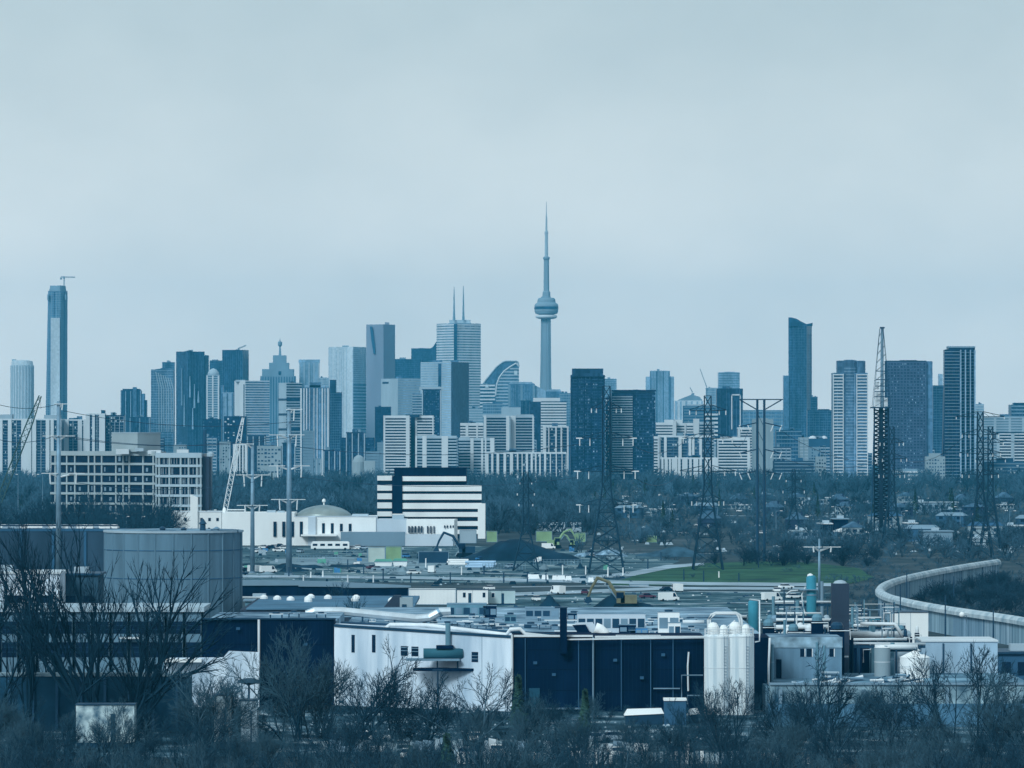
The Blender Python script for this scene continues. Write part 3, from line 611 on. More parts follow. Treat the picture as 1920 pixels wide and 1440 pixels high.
flats('grey banded flats with white end walls in the cluster', 907, 955, 781, 4950, [(907, 912), (949, 955)], ph=[(905, 950, 777, conc_p)], band=conc_p, bh=1.0)
flats('grey banded flats with one wide white wall right of their twin', 957, 1001, 781, 4960, [(957, 967), (998, 1001)], ph=[(968, 1000, 777, conc_p)], band=conc_p, bh=1.0)
T = slabrow('low long terrace of dark bays and white piers before the flats', 911, 1062, 850, 4500, [(916, 921), (925, 931), (936, 944), (949, 956), (962, 969), (972, 978), (980, 986), (990, 995), (999, 1003), (1006, 1011), (1014, 1020), (1024, 1031), (1033, 1042), (1044, 1053), (1054.5, 1061)], group=G)
slabrow('dark-bayed flats with three white piers left of tall dark condo', 1018, 1066, 801, 4780, [(1024, 1028), (1030, 1041), (1044, 1051), (1054, 1063)], group=G)
# right cluster
flats('bright banded flats right of the dark condo slab', 1230, 1262, 794, 5000, [(1261, 1262)], ph=[(1246, 1280, 787, conc_w)], bh=1.6)
tw('plain white stair tower between bright banded flats', 1262.5, 1268, 790, 4990, conc_w, [], name='apartment_block', cat='apartment block')
flats('narrow bright banded flats with a white end wall', 1268.5, 1287, 795, 5000, [(1283, 1287)], bh=1.6)
flats('narrow banded flats beside the plain white block', 1287.5, 1300, 795, 4985, [], bh=1.6)
tw('plain white windowless block among banded flats', 1300.5, 1311, 787, 4970, conc_w, [], name='apartment_block', cat='apartment block')
flats('tall grey banded flats right of the plain white block', 1311.5, 1338, 793, 4850, [], band=conc_p)
slabrow('teal-bayed flats with white piers and striped left edge', 1237, 1335, 819, 4700, [(1238, 1245), (1250, 1272), (1278, 1291), (1296, 1297.5), (1302, 1311), (1316, 1333)], group=G, core=glass_dark)
flats('thin banded flats edge beside the dark condo slab', 1226, 1237, 820, 4720, [(1233, 1237)], bh=1.6)
slabrow('low pale row with narrow dark slits in front of teal flats', 1240, 1345, 860, 4500, [(1244, 1246), (1252, 1254), (1258, 1259.5), (1270, 1271), (1276, 1279), (1289, 1292), (1297, 1300), (1309, 1311), (1316, 1320), (1327, 1330)], group=G)
flats('broad banded flats under the dark outlined tower', 1345, 1406, 823, 4680, [(1401, 1406), (1345, 1347)], ph=[(1352, 1385, 819, conc_w)])
flats('short banded flats behind the broad banded flats', 1383, 1417, 803, 5050, [(1383, 1388)])
tw('plain cream concrete tower by the tall two-legged pylon', 1411, 1450, 788, 4900, conc_t, [piers('f', conc_t, 5, 1.2, 0.5)], ph=[(1418, 1440, 784, conc_t)], name='apartment_block', cat='apartment block')
# small buildings at the tree line, left
T = slabrow('small white building with three dark slits beside the leaning boom', 437, 464, 834, 4400, [(446, 448.5), (451, 454), (457, 459)], group='small buildings on the tree line')
tw('low cream gridded building left of the steel poles', 482, 527, 838, 4300, conc_t, [wins('f', glass_dark, 3.3, 0.6, 2)], name='low_building', cat='building', group='small buildings on the tree line')
T = Thing('domed_pavilion', 'small grey rounded pavilion on the tree line below the marble tower', 'building', (PX(672, 4300), 4310, 0), 'small buildings on the tree line')
T.part('shell', MB().lathe(PX(672, 4300), 4312, [(PS(13, 4300), 0), (PS(12, 4300), PZ(866, 4300)), (PS(9, 4300), PZ(858, 4300)), (PS(4, 4300), PZ(854, 4300)), (0.3, PZ(853, 4300))], 14), conc_t)
T.part('porch', MB().box(PX(682, 4300), PX(703, 4300), 4300, 4312, 0, PZ(864, 4300)), conc_t)
T = Thing('brick_chimney', 'slim brownish chimney stack left of the leaning boom', 'chimney', (PX(384, 4600), 4600, 0))
T.part('stack', MB().lathe(PX(384, 4600), 4600, [(2.4, 0), (1.7, PZ(806, 4600))], 12), brick_d); T.part('cap', MB().lathe(PX(384, 4600), 4600, [(1.9, PZ(806, 4600)), (1.9, PZ(804, 4600))], 12), conc_d)

# --- lower blocks filling the foot of the skyline
SKY_W = ((60, 'at the far left edge'), (160, 'below the very tall slim tower'), (280, 'below the stepped blue-grey tower'), (340, 'below the slanting-line tower'), (420, 'below the broad dark glass tower'), (500, 'below the blank-ended white tower'), (560, 'below the spired tower'), (620, 'below the ribbed condo'), (690, 'below the marble tower'), (760, 'below the white bank tower'), (850, 'below the two-tone tower'), (920, 'below the white banded tower'), (1000, 'below the sail-shaped tower'), (1070, 'below the needle tower'), (1240, 'behind the dark condos'), (1340, 'behind the teal-bayed flats'), (1420, 'below the outlined tower'), (1500, 'below the wavy-topped tower'), (1570, 'left of the balcony condo'), (1660, 'right of the balcony condo'), (1770, 'below the brownish tower'), (1850, 'right of the white-lined condo'), (9999, 'at the far right edge'))
rfil = random.Random(77); xq = -20.0; kq = 0
while xq < 1930:
    wq = rfil.uniform(14, 38); Dq = (5130, 5200, 5270, 5340)[kq % 4]; mq, nm = rfil.choice(((conc_d, 'dark grey'), (conc_m, 'grey'), (brick_d, 'dark brick'), (glass_dark, 'blue glass'), (conc_t, 'cream'), (conc_p, 'pale')))
    op = rfil.choice(([bands('f', conc_m, 3.2, 1.0, 0.5)], [wins('f', glass_dark, 3.2, 0.6, 1.6)], [spand('f', conc_p, 3.4, 1.3, 0.3), piers('f', conc_m, 5, 0.8, 0.5)], [piers('f', conc_p, 6, 1.0, 0.5), wins('f', glass_navy, 3.2, 0.5, 1.6)]))
    tw(f'{nm} mid-rise block {bins(xq, SKY_W)}, ' + ('narrow' if wq < 22 else 'wide') + (', taller' if kq % 3 == 0 else ', lower'), xq, xq+wq, rfil.uniform(806, 826) if kq % 3 == 0 else rfil.uniform(828, 862), Dq, mq, op, name='apartment_block', cat='apartment block', group='mid-rise blocks at the foot of the skyline')
    xq += wq*rfil.uniform(0.8, 1.7); kq += 1
# ---------------------------------------------------------------- bare trees
bark = MAT('bark', (0.04, 0.044, 0.048), 0.9, 0.3, 0.6)
twig = MAT('twig', (0.06, 0.063, 0.066), 0.95, 0.3, 0.3)
twig_l = MAT('twig_pale', (0.12, 0.12, 0.115), 0.95, 0.3, 0.3)
bark_l = MAT('bark_pale', (0.15, 0.15, 0.145), 0.9, 0.3, 0.6)
wood_tw = MAT('wood_twig', (0.12, 0.12, 0.12), 0.95, 0.6, 0.03, dark=(0.022, 0.024, 0.026))
needle = MAT('needle', (0.055, 0.10, 0.07), 0.9, 0.35, 0.8)
def cone3(mb, p, q, r):
    t = (q-p); u = t.cross(Vector((0.3, 0.2, 1))).normalized()*r; v = t.cross(u).normalized()*r; o = len(mb.v)
    mb.v += [tuple(p+u), tuple(p-u*0.5+v*0.87), tuple(p-u*0.5-v*0.87), tuple(q)]
    mb.f += [(o, o+1, o+3), (o+1, o+2, o+3), (o+2, o, o+3)]
def grow(rg, mt, mc, p, d, ln, r, lev, maxlev, twr, kids, up, spread):
    if lev >= maxlev:
        cone3(mc, p, p+d*ln, max(twr, r)); return
    n = 4 if lev < 2 else 3
    pts = [p]; q = p; dd = d.copy()
    for i in range(n):
        dd = (dd + Vector((rg.gauss(0, 0.10), rg.gauss(0, 0.10), up*rg.uniform(0.2, 1.0)))).normalized()
        q = q + dd*(ln/n); pts.append(q)
    (mt if lev < 2 else mc).tube(pts, r, 6 if lev < 1 else (4 if lev < 3 else 3), r*0.45)
    m = kids[lev]
    for k in range(m):
        f = 0.32+0.68*(k+rg.random())/m if lev else 0.35+0.65*(k+rg.random()*0.8)/m
        i = min(n-1, int(f*n)); b = pts[i].lerp(pts[i+1], min(1, f*n-i))
        ax = (pts[i+1]-pts[i]).normalized(); a = rg.uniform(0, 2*math.pi)
        u = ax.cross(Vector((math.cos(a), math.sin(a), 0.31))).normalized()
        an = rg.uniform(0.5, 1.0)*spread
        nd = (ax*math.cos(an)+u*math.sin(an)).normalized()
        grow(rg, mt, mc, b, nd, ln*rg.uniform(0.5, 0.75)*(1.1-0.35*f), max(twr, r*rg.uniform(0.42, 0.6)), lev+1, maxlev, twr, kids, up, spread)
    if lev and lev < maxlev: grow(rg, mt, mc, pts[-1], dd, ln*0.45, r*0.4, lev+1, maxlev, twr, kids, up, spread)
def tree_mesh(seed, *a, trunk=None, **k):
    t, c = _tree_mesh(seed, *a, **k)
    if trunk: t.materials[0] = trunk
    return t, c
def _tree_mesh(seed, H=12, stems=1, maxlev=4, kids=(6, 5, 5, 4), twr=0.02, up=0.12, spread=0.85, r=None, fan=0.25, crown=None, trunkf=0.55):
    rg = random.Random(seed); mt, mc = MB(), MB(); r = r or H*0.016
    for s in range(stems):
        a = 2*math.pi*s/stems+rg.uniform(-0.4, 0.4); tl = fan*rg.uniform(0.6, 1.2) if stems > 1 else rg.uniform(0, 0.06)
        d = Vector((math.cos(a)*tl, math.sin(a)*tl, 1)).normalized()
        grow(rg, mt, mc, Vector((math.cos(a)*r*0.8*(stems > 1), math.sin(a)*r*0.8*(stems > 1), -0.3)), d, H*trunkf*rg.uniform(0.9, 1.1), r*(0.75 if stems > 1 else 1), 0, maxlev, twr, kids, up, spread)
    top = max(v[2] for v in mc.v); k = H/top
    for mb in (mt, mc): mb.v = [(a*k, b*k, c*k) for a, b, c in mb.v]
    return mt.mesh('trunk', bark), mc.mesh('crown', crown or twig)
def conifer_mesh(seed, H=6, R=1.3):
    rg = random.Random(seed); mt, mc = MB(), MB(); mt.tube([(0, 0, -0.2), (0, 0, H)], 0.12, 6, 0.03)
    for i in range(900):
        f = rg.random()**0.7; z = H*(0.06+0.92*f); rr = R*(1.02-f)*rg.uniform(0.35, 1.1)*(0.8+0.4*math.sin(i*1.7)); a = rg.uniform(0, 6.283)
        p = Vector((rr*0.55*math.cos(a), rr*0.55*math.sin(a), z)); q = Vector((rr*math.cos(a+0.2), rr*math.sin(a+0.2), z-0.12*H*rg.uniform(-0.3, 0.6)*(1-f)))
        cone3(mc, p, q, 0.07)
    return mt.mesh('trunk', bark), mc.mesh('crown', needle)
def put_tree(name, meshes, loc, label, group=None, rz=0, s=1.0, cat='tree'):
    o = link(name, None, None, loc); o.rotation_euler = (0, 0, rz); o.scale = (s, s, s) if not isinstance(s, tuple) else s
    tag(o, label, cat, group); link('trunk', meshes[0], o); link('crown', meshes[1], o); return o
def merged_wood(name, spots, meshes, m, label):          # far-off wood that reads as one mass: one object
    V, Fc, off = [], [], 0; data = []
    for a, b in meshes:
        vs, fs, o = [], [], 0
        for me in (a, b):
            arr = np.empty(len(me.vertices)*3, np.float32); me.vertices.foreach_get('co', arr); arr = arr.reshape(-1, 3)
            me.calc_loop_triangles(); tri = np.empty(len(me.loop_triangles)*3, np.int32); me.loop_triangles.foreach_get('vertices', tri)
            vs.append(arr); fs.append(tri.reshape(-1, 3)+o); o += len(arr)
        data.append((np.concatenate(vs), np.concatenate(fs)))
    for x, y, z, s, sz, a, k in spots:
        v, f = data[k % len(data)]; c, sn = math.cos(a), math.sin(a)
        w2 = np.stack([(v[:, 0]*c-v[:, 1]*sn)*s+x, (v[:, 0]*sn+v[:, 1]*c)*s+y, v[:, 2]*sz+z], 1)
        V.append(w2); Fc.append(f+off); off += len(v)
    V = np.concatenate(V).astype(np.float32); Fc = np.concatenate(Fc).astype(np.int32)
    me = bpy.data.meshes.new(name); me.vertices.add(len(V)); me.vertices.foreach_set('co', V.ravel())
    me.loops.add(Fc.size); me.loops.foreach_set('vertex_index', Fc.ravel()); me.polygons.add(len(Fc))
    me.polygons.foreach_set('loop_start', np.arange(0, Fc.size, 3, dtype=np.int32)); me.update(calc_edges=True); me.materials.append(m)
    return tag(link(name, me), label, None, None, 'stuff')

FARP = [tree_mesh(100+i, 1.0, 1 if i % 3 else 2, 2, (8, 7), 0.010, 0.10, 1.0, 0.016, trunkf=0.62) for i in range(5)]
SCRP = [tree_mesh(150+i, 1.0, 2, 2, (4, 6), 0.012, 0.06, 1.2, 0.016, 0.5, trunkf=0.6) for i in range(5)]
MIDP = [tree_mesh(200+i, 1.0, 1 + i % 3, 3, (8, 6, 5), 0.0035, 0.10, 0.95, 0.014, 0.3, trunkf=0.55) for i in range(5)]
NEARP = [tree_mesh(300+i, 1.0, (1, 3, 2, 1, 4, 2)[i], 4, (6, 5, 4, 4), 0.0022, 0.10, 0.85, 0.0185, 0.28, trunkf=0.62, crown=twig_l if i in (1, 4) else twig, trunk=bark_l if i in (4, 5) else None) for i in range(6)]

rt = random.Random(11)
spots = []
def wood(n, px0, px1, d0, d1, h0, h1):
    for _ in range(n):
        D = math.sqrt(rt.uniform(d0*d0, d1*d1)); px = rt.uniform(px0, px1); h = rt.uniform(h0, h1)
        spots.append((PX(px, D), D, ground_z(D)-0.2, h*rt.uniform(0.8, 1.25), h, rt.uniform(0, 6.28), rt.randrange(5)))
wood(760, -160, 2120, 3300, 4270, 13, 19)
wood(520, -160, 1000, 2450, 3300, 12, 17)
wood(250, 880, 2200, 2560, 3300, 8, 13)
wood(130, 1080, 2200, 1750, 2500, 4, 8)
wood(110, -160, 330, 2080, 2450, 11, 15)
wood(170, 900, 1130, 2150, 2600, 11, 15)
def far_conifer(seed):
    rg = random.Random(seed); mt, mc = MB(), MB(); mt.tube([(0, 0, 0), (0, 0, 0.5)], 0.02, 3, 0.01)
    for i in range(110):
        f = rg.random(); a = rg.uniform(0, 6.28); rr = 0.2*(1.03-f)*rg.uniform(0.5, 1.1); cone3(mc, Vector((0.3*rr*math.cos(a), 0.3*rr*math.sin(a), 0.08+0.9*f)), Vector((rr*math.cos(a), rr*math.sin(a), 0.05+0.88*f)), 0.022)
    return mt.mesh('trunk', bark), mc.mesh('crown', needle)
CONF = [far_conifer(i) for i in range(3)]; spc = []
for _ in range(150):
    D = math.sqrt(rt.uniform(2150**2, 4200**2)); h = rt.uniform(7, 15); px = rt.uniform(-60, 1980)
    if D < 2400 and 300 < px < 920: continue
    spc.append((PX(px, D), D, -0.2, h*rt.uniform(1.0, 1.5), h, rt.uniform(0, 6.28), rt.randrange(3)))
merged_wood('evergreens', spc, CONF, needle, 'dark evergreens scattered through the bare woods')
merged_wood('wood', spots, FARP, wood_tw, 'wide belt of bare leafless woods below the skyline')
# ---------------------------------------------------------------- middle distance
white_p = MAT('white_paint', (0.86, 0.87, 0.87), 0.6, 0.08, 0.12, streak=0.3)
pale_p = MAT('pale_paint', (0.60, 0.64, 0.68), 0.6, 0.08, 0.12, streak=0.3)
navy_w = MAT('navy_cladding', (0.004, 0.015, 0.036), 0.8, 0.4, 0.3, spec=0.03, streak=0.25)
navy_g = MAT('window_glass', (0.010, 0.024, 0.045), 0.15, 0.3, 0.4, spec=0.22)
grey_w = MAT('grey_render', (0.22, 0.235, 0.24), 0.85, 0.22, 0.35, streak=0.08)
teal_p = MAT('teal_paint', (0.06, 0.25, 0.30), 0.5, 0.2, 0.3)
green_p = MAT('lime_paint', (0.30, 0.42, 0.22), 0.6, 0.15, 0.3)
green_d = MAT('green_paint', (0.16, 0.42, 0.30), 0.6, 0.15, 0.3)
blue_p = MAT('blue_paint', (0.08, 0.25, 0.45), 0.6, 0.15, 0.3)
red_p = MAT('red_paint', (0.16, 0.05, 0.07), 0.6, 0.2, 0.3)
yellow_p = MAT('digger_yellow', (0.24, 0.19, 0.105), 0.6, 0.2, 0.5)
brown_w = MAT('brown_cladding', (0.12, 0.068, 0.07), 0.8, 0.15, 0.3, streak=0.3)
tyre = MAT('tyre', (0.02, 0.02, 0.022), 0.9, 0.1, 1)
copper = MAT('dome_copper', (0.42, 0.37, 0.30), 0.35, 0.25, 0.15, metal=0.4)
asphalt = MAT('asphalt', (0.10, 0.11, 0.12), 0.95, 0.3, 0.05)
sand = MAT('sandy_earth', (0.30, 0.29, 0.27), 0.95, 0.3, 0.05)
earth = MAT('dark_earth', (0.035, 0.042, 0.048), 0.95, 0.45, 0.12)
grass = MAT('grass', (0.05, 0.115, 0.07), 0.95, 0.35, 0.06)
pale_g = MAT('pale_ground', (0.42, 0.43, 0.43), 0.95, 0.3, 0.08)
shingle = MAT('roof_shingle', (0.16, 0.18, 0.20), 0.9, 0.25, 0.5)

def GD(y): return F*HC/(y-HZ)
def GP(x, y): D = GD(y); return (PX(x, D), D)
def patch(name, pts, z, m, label=None):
    mb = MB(); mb.v = [(*GP(x, y), z) for x, y in pts]; mb.f = [tuple(range(len(pts)))[::-1]]
    return tag(link(name, mb.mesh(name, m)), label, None, None, 'structure')
# ground surfaces
def rough_ground(name, sc_, stops):
    m = bpy.data.materials.new(name); m.use_nodes = True; n = m.node_tree; b = n.nodes['Principled BSDF']; b.inputs['Roughness'].default_value = 0.95; b.inputs['Specular IOR Level'].default_value = 0.08
    t = n.nodes.new('ShaderNodeTexCoord'); a = n.nodes.new('ShaderNodeTexNoise'); a.inputs['Scale'].default_value = sc_; a.inputs['Detail'].default_value = 9; a.inputs['Roughness'].default_value = 0.68; a.inputs['Distortion'].default_value = 0.6
    r_ = n.nodes.new('ShaderNodeValToRGB'); e = r_.color_ramp.elements
    while len(e) < len(stops): e.new(0.5)
    for k, (p, c) in enumerate(stops): e[k].position = p; e[k].color = (*cool(c), 1)
    n.links.new(t.outputs['Object'], a.inputs['Vector']); n.links.new(a.outputs['Fac'], r_.inputs['Fac']); n.links.new(r_.outputs['Color'], b.inputs['Base Color'])
    bm = n.nodes.new('ShaderNodeBump'); bm.inputs['Strength'].default_value = 0.8; bm.inputs['Distance'].default_value = 0.8; n.links.new(a.outputs['Fac'], bm.inputs['Height']); n.links.new(bm.outputs['Normal'], b.inputs['Normal'])
    return m
patch('yard', [(430, 1088), (700, 1092), (1010, 1094), (1190, 1091), (1230, 1070), (1275, 1052), (1200, 1040), (1130, 1031), (1020, 1033), (880, 1023), (700, 1027), (440, 1026)], 0.05, rough_ground('yard_earth', 0.05, [(0.34, (0.025, 0.028, 0.028)), (0.46, (0.11, 0.115, 0.105)), (0.54, (0.17, 0.17, 0.15)), (0.6, (0.34, 0.33, 0.29)), (0.7, (0.5, 0.49, 0.45))]))
patch('sandy_yard', [(500, 1057), (640, 1063), (760, 1080), (900, 1073), (900, 1060), (760, 1050), (640, 1044), (520, 1048)], 0.10, sand)
patch('service_road', [(420, 1083), (760, 1086), (1300, 1098), (1560, 1100), (1560, 1094), (1300, 1092), (760, 1081), (420, 1078)], 0.15, pale_g)
patch('lawn', [(1140, 1097), (1350, 1099), (1580, 1098), (1640, 1084), (1610, 1066), (1520, 1055), (1420, 1053), (1310, 1057), (1250, 1064), (1195, 1078)], 0.10, rough_ground('lawn', 0.06, [(0.36, (0.05, 0.06, 0.045)), (0.46, (0.04, 0.095, 0.05)), (0.58, (0.06, 0.135, 0.07)), (0.7, (0.12, 0.15, 0.10))]))
patch('access_road', [(960, 1118), (1250, 1106), (1540, 1106), (1540, 1102), (1250, 1101), (960, 1112)], 0.12, pale_g)
patch('works_yard', [(880, 1165), (1500, 1168), (1560, 1112), (1240, 1108), (960, 1120)], 0.06, rough_ground('works_earth', 0.07, [(0.36, (0.025, 0.03, 0.03)), (0.47, (0.09, 0.10, 0.09)), (0.55, (0.16, 0.17, 0.15)), (0.66, (0.4, 0.4, 0.37))]))
patch('parking_lot', [(-40, 1420), (1960, 1420), (1960, 1330), (-40, 1330)], 0.04, rough_ground('lot_ground', 0.09, [(0.38, (0.03, 0.035, 0.035)), (0.5, (0.09, 0.095, 0.09)), (0.57, (0.2, 0.2, 0.19)), (0.66, (0.48, 0.48, 0.46))]))
patch('rail_side_path', [(1060, 1091), (1190, 1080), (1260, 1066), (1320, 1060), (1320, 1056), (1250, 1060), (1180, 1073), (1060, 1086)], 0.16, pale_g)

# ------------ concrete office at the left
D = 2000
def wall_windows(T, p, q, z0, z1, us, wz, mat_g, mat_f=None, name='window', out=0.06, inn=0.4):
    """windows set into a wall edge; us = (u0, u1) ranges"""
    for u0, u1 in us: T.part(name, MB().along(lerp(p, q, u0), lerp(p, q, u1), z0, z1, inn, out), mat_g)
T = Thing('concrete_office', 'long beige concrete grid office block with a box penthouse', 'office building', (PX(250, D), D+20, 0))
p0, p1, p2 = (PX(85, D), D+26), (PX(291, D), D+4), (PX(379, D), D)
z0, z1 = 0, PZ(846, D)
offc = MAT('beige_concrete', (0.44, 0.43, 0.40), 0.85, 0.1, 0.08, streak=0.3)
T.part('left_wing', MB().prism([p0, p1, (p1[0]+3, p1[1]+18), (p0[0]+3, p0[1]+18)], z0, z1-0.2), navy_g)
T.part('right_wing', MB().prism([(p1[0]+0.3, p1[1]), p2, (p2[0]+3, p2[1]+20), (p1[0]+3.3, p1[1]+20)], z0, z1-1.0), navy_g)
rows = [846, 868, 887.5, 905, 924, 943, 962]
for i, y in enumerate(rows):
    hgt = 1.9 if i == 0 else 0.95
    T.part('floor_beam', MB().along(p0, p1, PZ(y, D)-hgt, PZ(y, D), 0.3, 0.8), offc)
    T.part('floor_beam', MB().along(p1, p2, PZ(y+3, D)-hgt*1.1, PZ(y+3, D), 0.3, 1.0), conc_p)
for x in (94, 117, 133, 160, 172, 186, 214, 228, 240, 267, 287):
    u = (x-85)/206.0; T.part('column', MB().along(lerp(p0, p1, u-0.006), lerp(p0, p1, u+0.006), z0, z1-0.5, 0.3, 0.62), offc)
for x in (292, 298, 317.5, 339, 354, 370, 377):
    u = (x-291)/88.0; T.part('column', MB().along(lerp(p1, p2, max(0, u-0.018)), lerp(p1, p2, min(1, u+0.018)), z0, z1-1.3, 0.3, 0.8), offc)
mb = MB()
rw = random.Random(3)
for i in range(len(rows)-1):
    for k in range(34):
        u = (k+0.5)/34
        if rw.random() < 0.55: mb.along(lerp(p1, p2, u-0.004), lerp(p1, p2, u+0.004), PZ(rows[i+1]+2, D), PZ(rows[i]+6, D), 0.2, 0.25)
T.part('mullion_grid', mb, conc_p, 'stuff')
for i in range(len(rows)-1):
    for k, x in enumerate((100, 123, 140, 165, 190, 200, 218, 232, 250, 272)):
        if rw.random() < 0.4:
            u = (x-85)/206.0; a = rw.uniform(0.008, 0.025)
            T.part('window_blind', MB().along(lerp(p0, p1, u), lerp(p0, p1, u+a), PZ(rows[i+1]-3, D), PZ(rows[i]+rw.uniform(6, 10), D), 0.2, 0.12), conc_m)
T.part('side_wall', MB().box(PX(379, D)+0.2, PX(391, D), D+2, D+20, 0, PZ(856, D)), brown_w)
T.part('penthouse', MB().prism(fp(206, 297, D+5, 258), z1-0.3, PZ(811, D)), offc)
T.part('penthouse_rim', MB().prism(fp(205.5, 297.5, D+4.8, 258), PZ(812.5, D), PZ(810.5, D)), conc_p)
T.part('penthouse_base', MB().box(PX(252, D), PX(268, D), D+2.5, D+4.6, z1, PZ(840, D)), conc_p)
for a, b, c2 in ((216, 240, 842), (276, 300, 844), (330, 352, 843)): T.part('roof_unit', MB().box(PX(a, D), PX(b, D), D+4, D+8, z1-1.2, PZ(c2, D)), conc_w)
T.part('roof_tank', MB().lathe(PX(393, D), D+6, [(1.0, PZ(858, D)), (1.6, PZ(856, D)), (1.6, PZ(850, D)), (0.6, PZ(848, D))], 12), conc_p)

# ------------ white domed hall
D = 1950
T = Thing('domed_hall', 'long low white hall with a shallow bronze dome and slim tower', 'hall', (PX(580, D), D+20, 0))
def seg(name, xa, xb, yt, d0=0, d1=25, m=None, parent=None): return T.part(name, MB().box(PX(xa, D), PX(xb, D), D+d0, D+d1, 0, PZ(yt, D)), m or white_p, parent=parent)
seg('left_wing', 319, 415, 959.5); seg('middle_wing', 415.1, 552, 961, 0.4); seg('dome_wing', 552.1, 705, 968, 0.1); seg('right_wing', 705.1, 762, 974, 0.6, 25, pale_p)
for xa, xb, yt in ((318.5, 415.5, 958.6), (552, 705, 967.2)): T.part('parapet', MB().box(PX(xa, D), PX(xb, D), D-0.15, D+0.3, PZ(yt+1.5, D), PZ(yt, D)), pale_p)
T.part('slim_tower', MB().prism([(PX(357, D), D-1.2), (PX(371, D), D-1.2), (PX(371, D), D+3), (PX(357, D), D+3)], 0, [PZ(927, D), PZ(933, D), PZ(933, D), PZ(927, D)]), white_p)
R = PS(54, D); cxd, zd = PX(605, D), PZ(969, D)
prof = [(R, zd), (R*0.93, zd+1.1), (R*0.8, zd+2.3), (R*0.6, zd+3.4), (R*0.35, zd+4.2), (R*0.12, zd+4.6), (0.2, zd+4.7)]
dm = T.part('dome', MB().lathe(cxd, D+13, prof, 32), copper, smooth=True)
T.part('finial', MB().lathe(cxd, D+13, [(0.3, zd+4.6), (0.25, zd+5.4), (0.75, zd+6.0), (0.7, zd+6.8), (0.1, zd+7.2)], 10), white_p, parent=dm)
for x in (348, 378, 393, 408): T.part('window', MB().box(PX(x-2.4, D), PX(x+2.4, D), D-0.1, D+0.5, PZ(977, D), PZ(971, D)), navy_g)
for x in (392, 405): T.part('window', MB().box(PX(x-2, D), PX(x+2, D), D-0.1, D+0.5, PZ(993, D), PZ(989.5, D)), navy_g)
for x in (515.5, 532, 548.5, 565): T.part('tall_window', MB().box(PX(x-2.8, D), PX(x+2.8, D), D-0.1, D+0.9, PZ(1006, D), PZ(978, D)), navy_g)
for x in (606.5, 623): T.part('tall_window', MB().box(PX(x-2.6, D), PX(x+2.6, D), D-0.1, D+0.9, PZ(1000, D), PZ(981, D)), navy_g)
for x in (640, 656.5): T.part('window', MB().box(PX(x-2.6, D), PX(x+2.6, D), D-0.1, D+0.9, PZ(996, D), PZ(982, D)), navy_g)
T.part('entrance_bay', MB().box(PX(578, D), PX(592, D), D-0.9, D, 0, PZ(968.5, D)), pale_p)
T.part('canopy', MB().box(PX(565, D), PX(632, D), D-4, D-0.2, PZ(1005, D), PZ(1002, D)), white_p)
T.part('right_hall', MB().prism([(PX(762.2, D), D-2), (PX(852, D), D-5), (PX(857, D), D+15), (PX(762.2, D), D+15)], 0, PZ(974, D)), white_p)
for x in (767, 773, 779, 785.5, 791): T.part('arch_window', MB().box(PX(x-1.2, D), PX(x+1.2, D), D-4.2, D-1.5, PZ(998, D), PZ(986, D)), navy_g)
for x in (802, 808, 814): T.part('arch_window', MB().box(PX(x-1.0, D), PX(x+1.0, D), D-4.6, D-2.5, PZ(999, D), PZ(986, D)), navy_g)
for x in (834, 839, 845, 850): T.part('arch_window', MB().box(PX(x-1.1, D), PX(x+1.1, D), D-5.2, D-3.5, PZ(989, D), PZ(984.5, D)), navy_g)
T.part('annex', MB().box(PX(640, D), PX(760, D), D-7, D-0.5, 0, PZ(997, D)), conc_m); T.part('annex', MB().prism([(PX(760.5, D), D-8), (PX(850, D), D-10), (PX(851, D), D-6), (PX(760.5, D), D-3)], 0, PZ(1001, D)), pale_p)
for a, b, c2 in ((500, 516, 957), (520, 533, 958), (660, 690, 964), (735, 757, 966)): T.part('roof_unit', MB().box(PX(a, D), PX(b, D), D+3, D+8, PZ(975, D), PZ(c2, D)), conc_p)
T.part('roof_tank', MB().lathe(PX(420, D), D+4, [(0.7, PZ(961, D)), (0.8, PZ(957, D)), (0.5, PZ(953, D)), (0.1, PZ(951, D))], 10), white_p)
T.part('roof_pipe', MB().tube([(PX(425, D), D+3, PZ(956, D)), (PX(458, D), D+3, PZ(956, D)), (PX(458, D), D+3, PZ(962, D))], 0.25, 6), white_p)

# ------------ striped office
D = 2080
T = Thing('striped_office', 'stepped office block striped in white and navy beside the white hall', 'office building', (PX(806, D), D+14, 0))
T.part('body', MB().box(PX(754.3, D), PX(873, D), D, D+26, 0, PZ(908, D)), navy_g); T.part('body', MB().box(PX(708, D), PX(735, D), D+0.2, D+24, 0, PZ(893, D)), navy_g)
T.part('body', MB().box(PX(873.2, D), PX(902.5, D), D+0.1, D+25, 0, PZ(916, D)), navy_g)
T.part('core_shaft', MB().box(PX(735.2, D), PX(754, D), D-1.6, D+24, 0, PZ(893, D)), navy_w)
T.part('top_storey', MB().box(PX(739, D), PX(874, D), D+0.6, D+24, PZ(908, D), PZ(878, D)), navy_w)
T.part('roof_edge', MB().box(PX(738, D), PX(875, D), D+0.3, D+24.5, PZ(879, D), PZ(877, D)), navy_w)
for i, (ya, yb, xr) in enumerate(((893, 902, 874), (910, 921, 903), (926, 937, 903), (943, 954, 903), (960, 969, 903), (977, 986, 903), (993, 1001, 903))):
    T.part('white_band', MB().box(PX(754.5, D), PX(xr, D), D-0.9, D+0.3, PZ(yb, D), PZ(ya, D)), white_p)
    if i < 5: T.part('white_band', MB().box(PX(707.5, D), PX(735, D), D-0.7, D+0.4, PZ(yb-1, D), PZ(ya-1, D)), white_p)
T.part('gable_wall', MB().box(PX(896, D), PX(910, D), D-2.4, D+6, 0, PZ(944, D)), white_p)
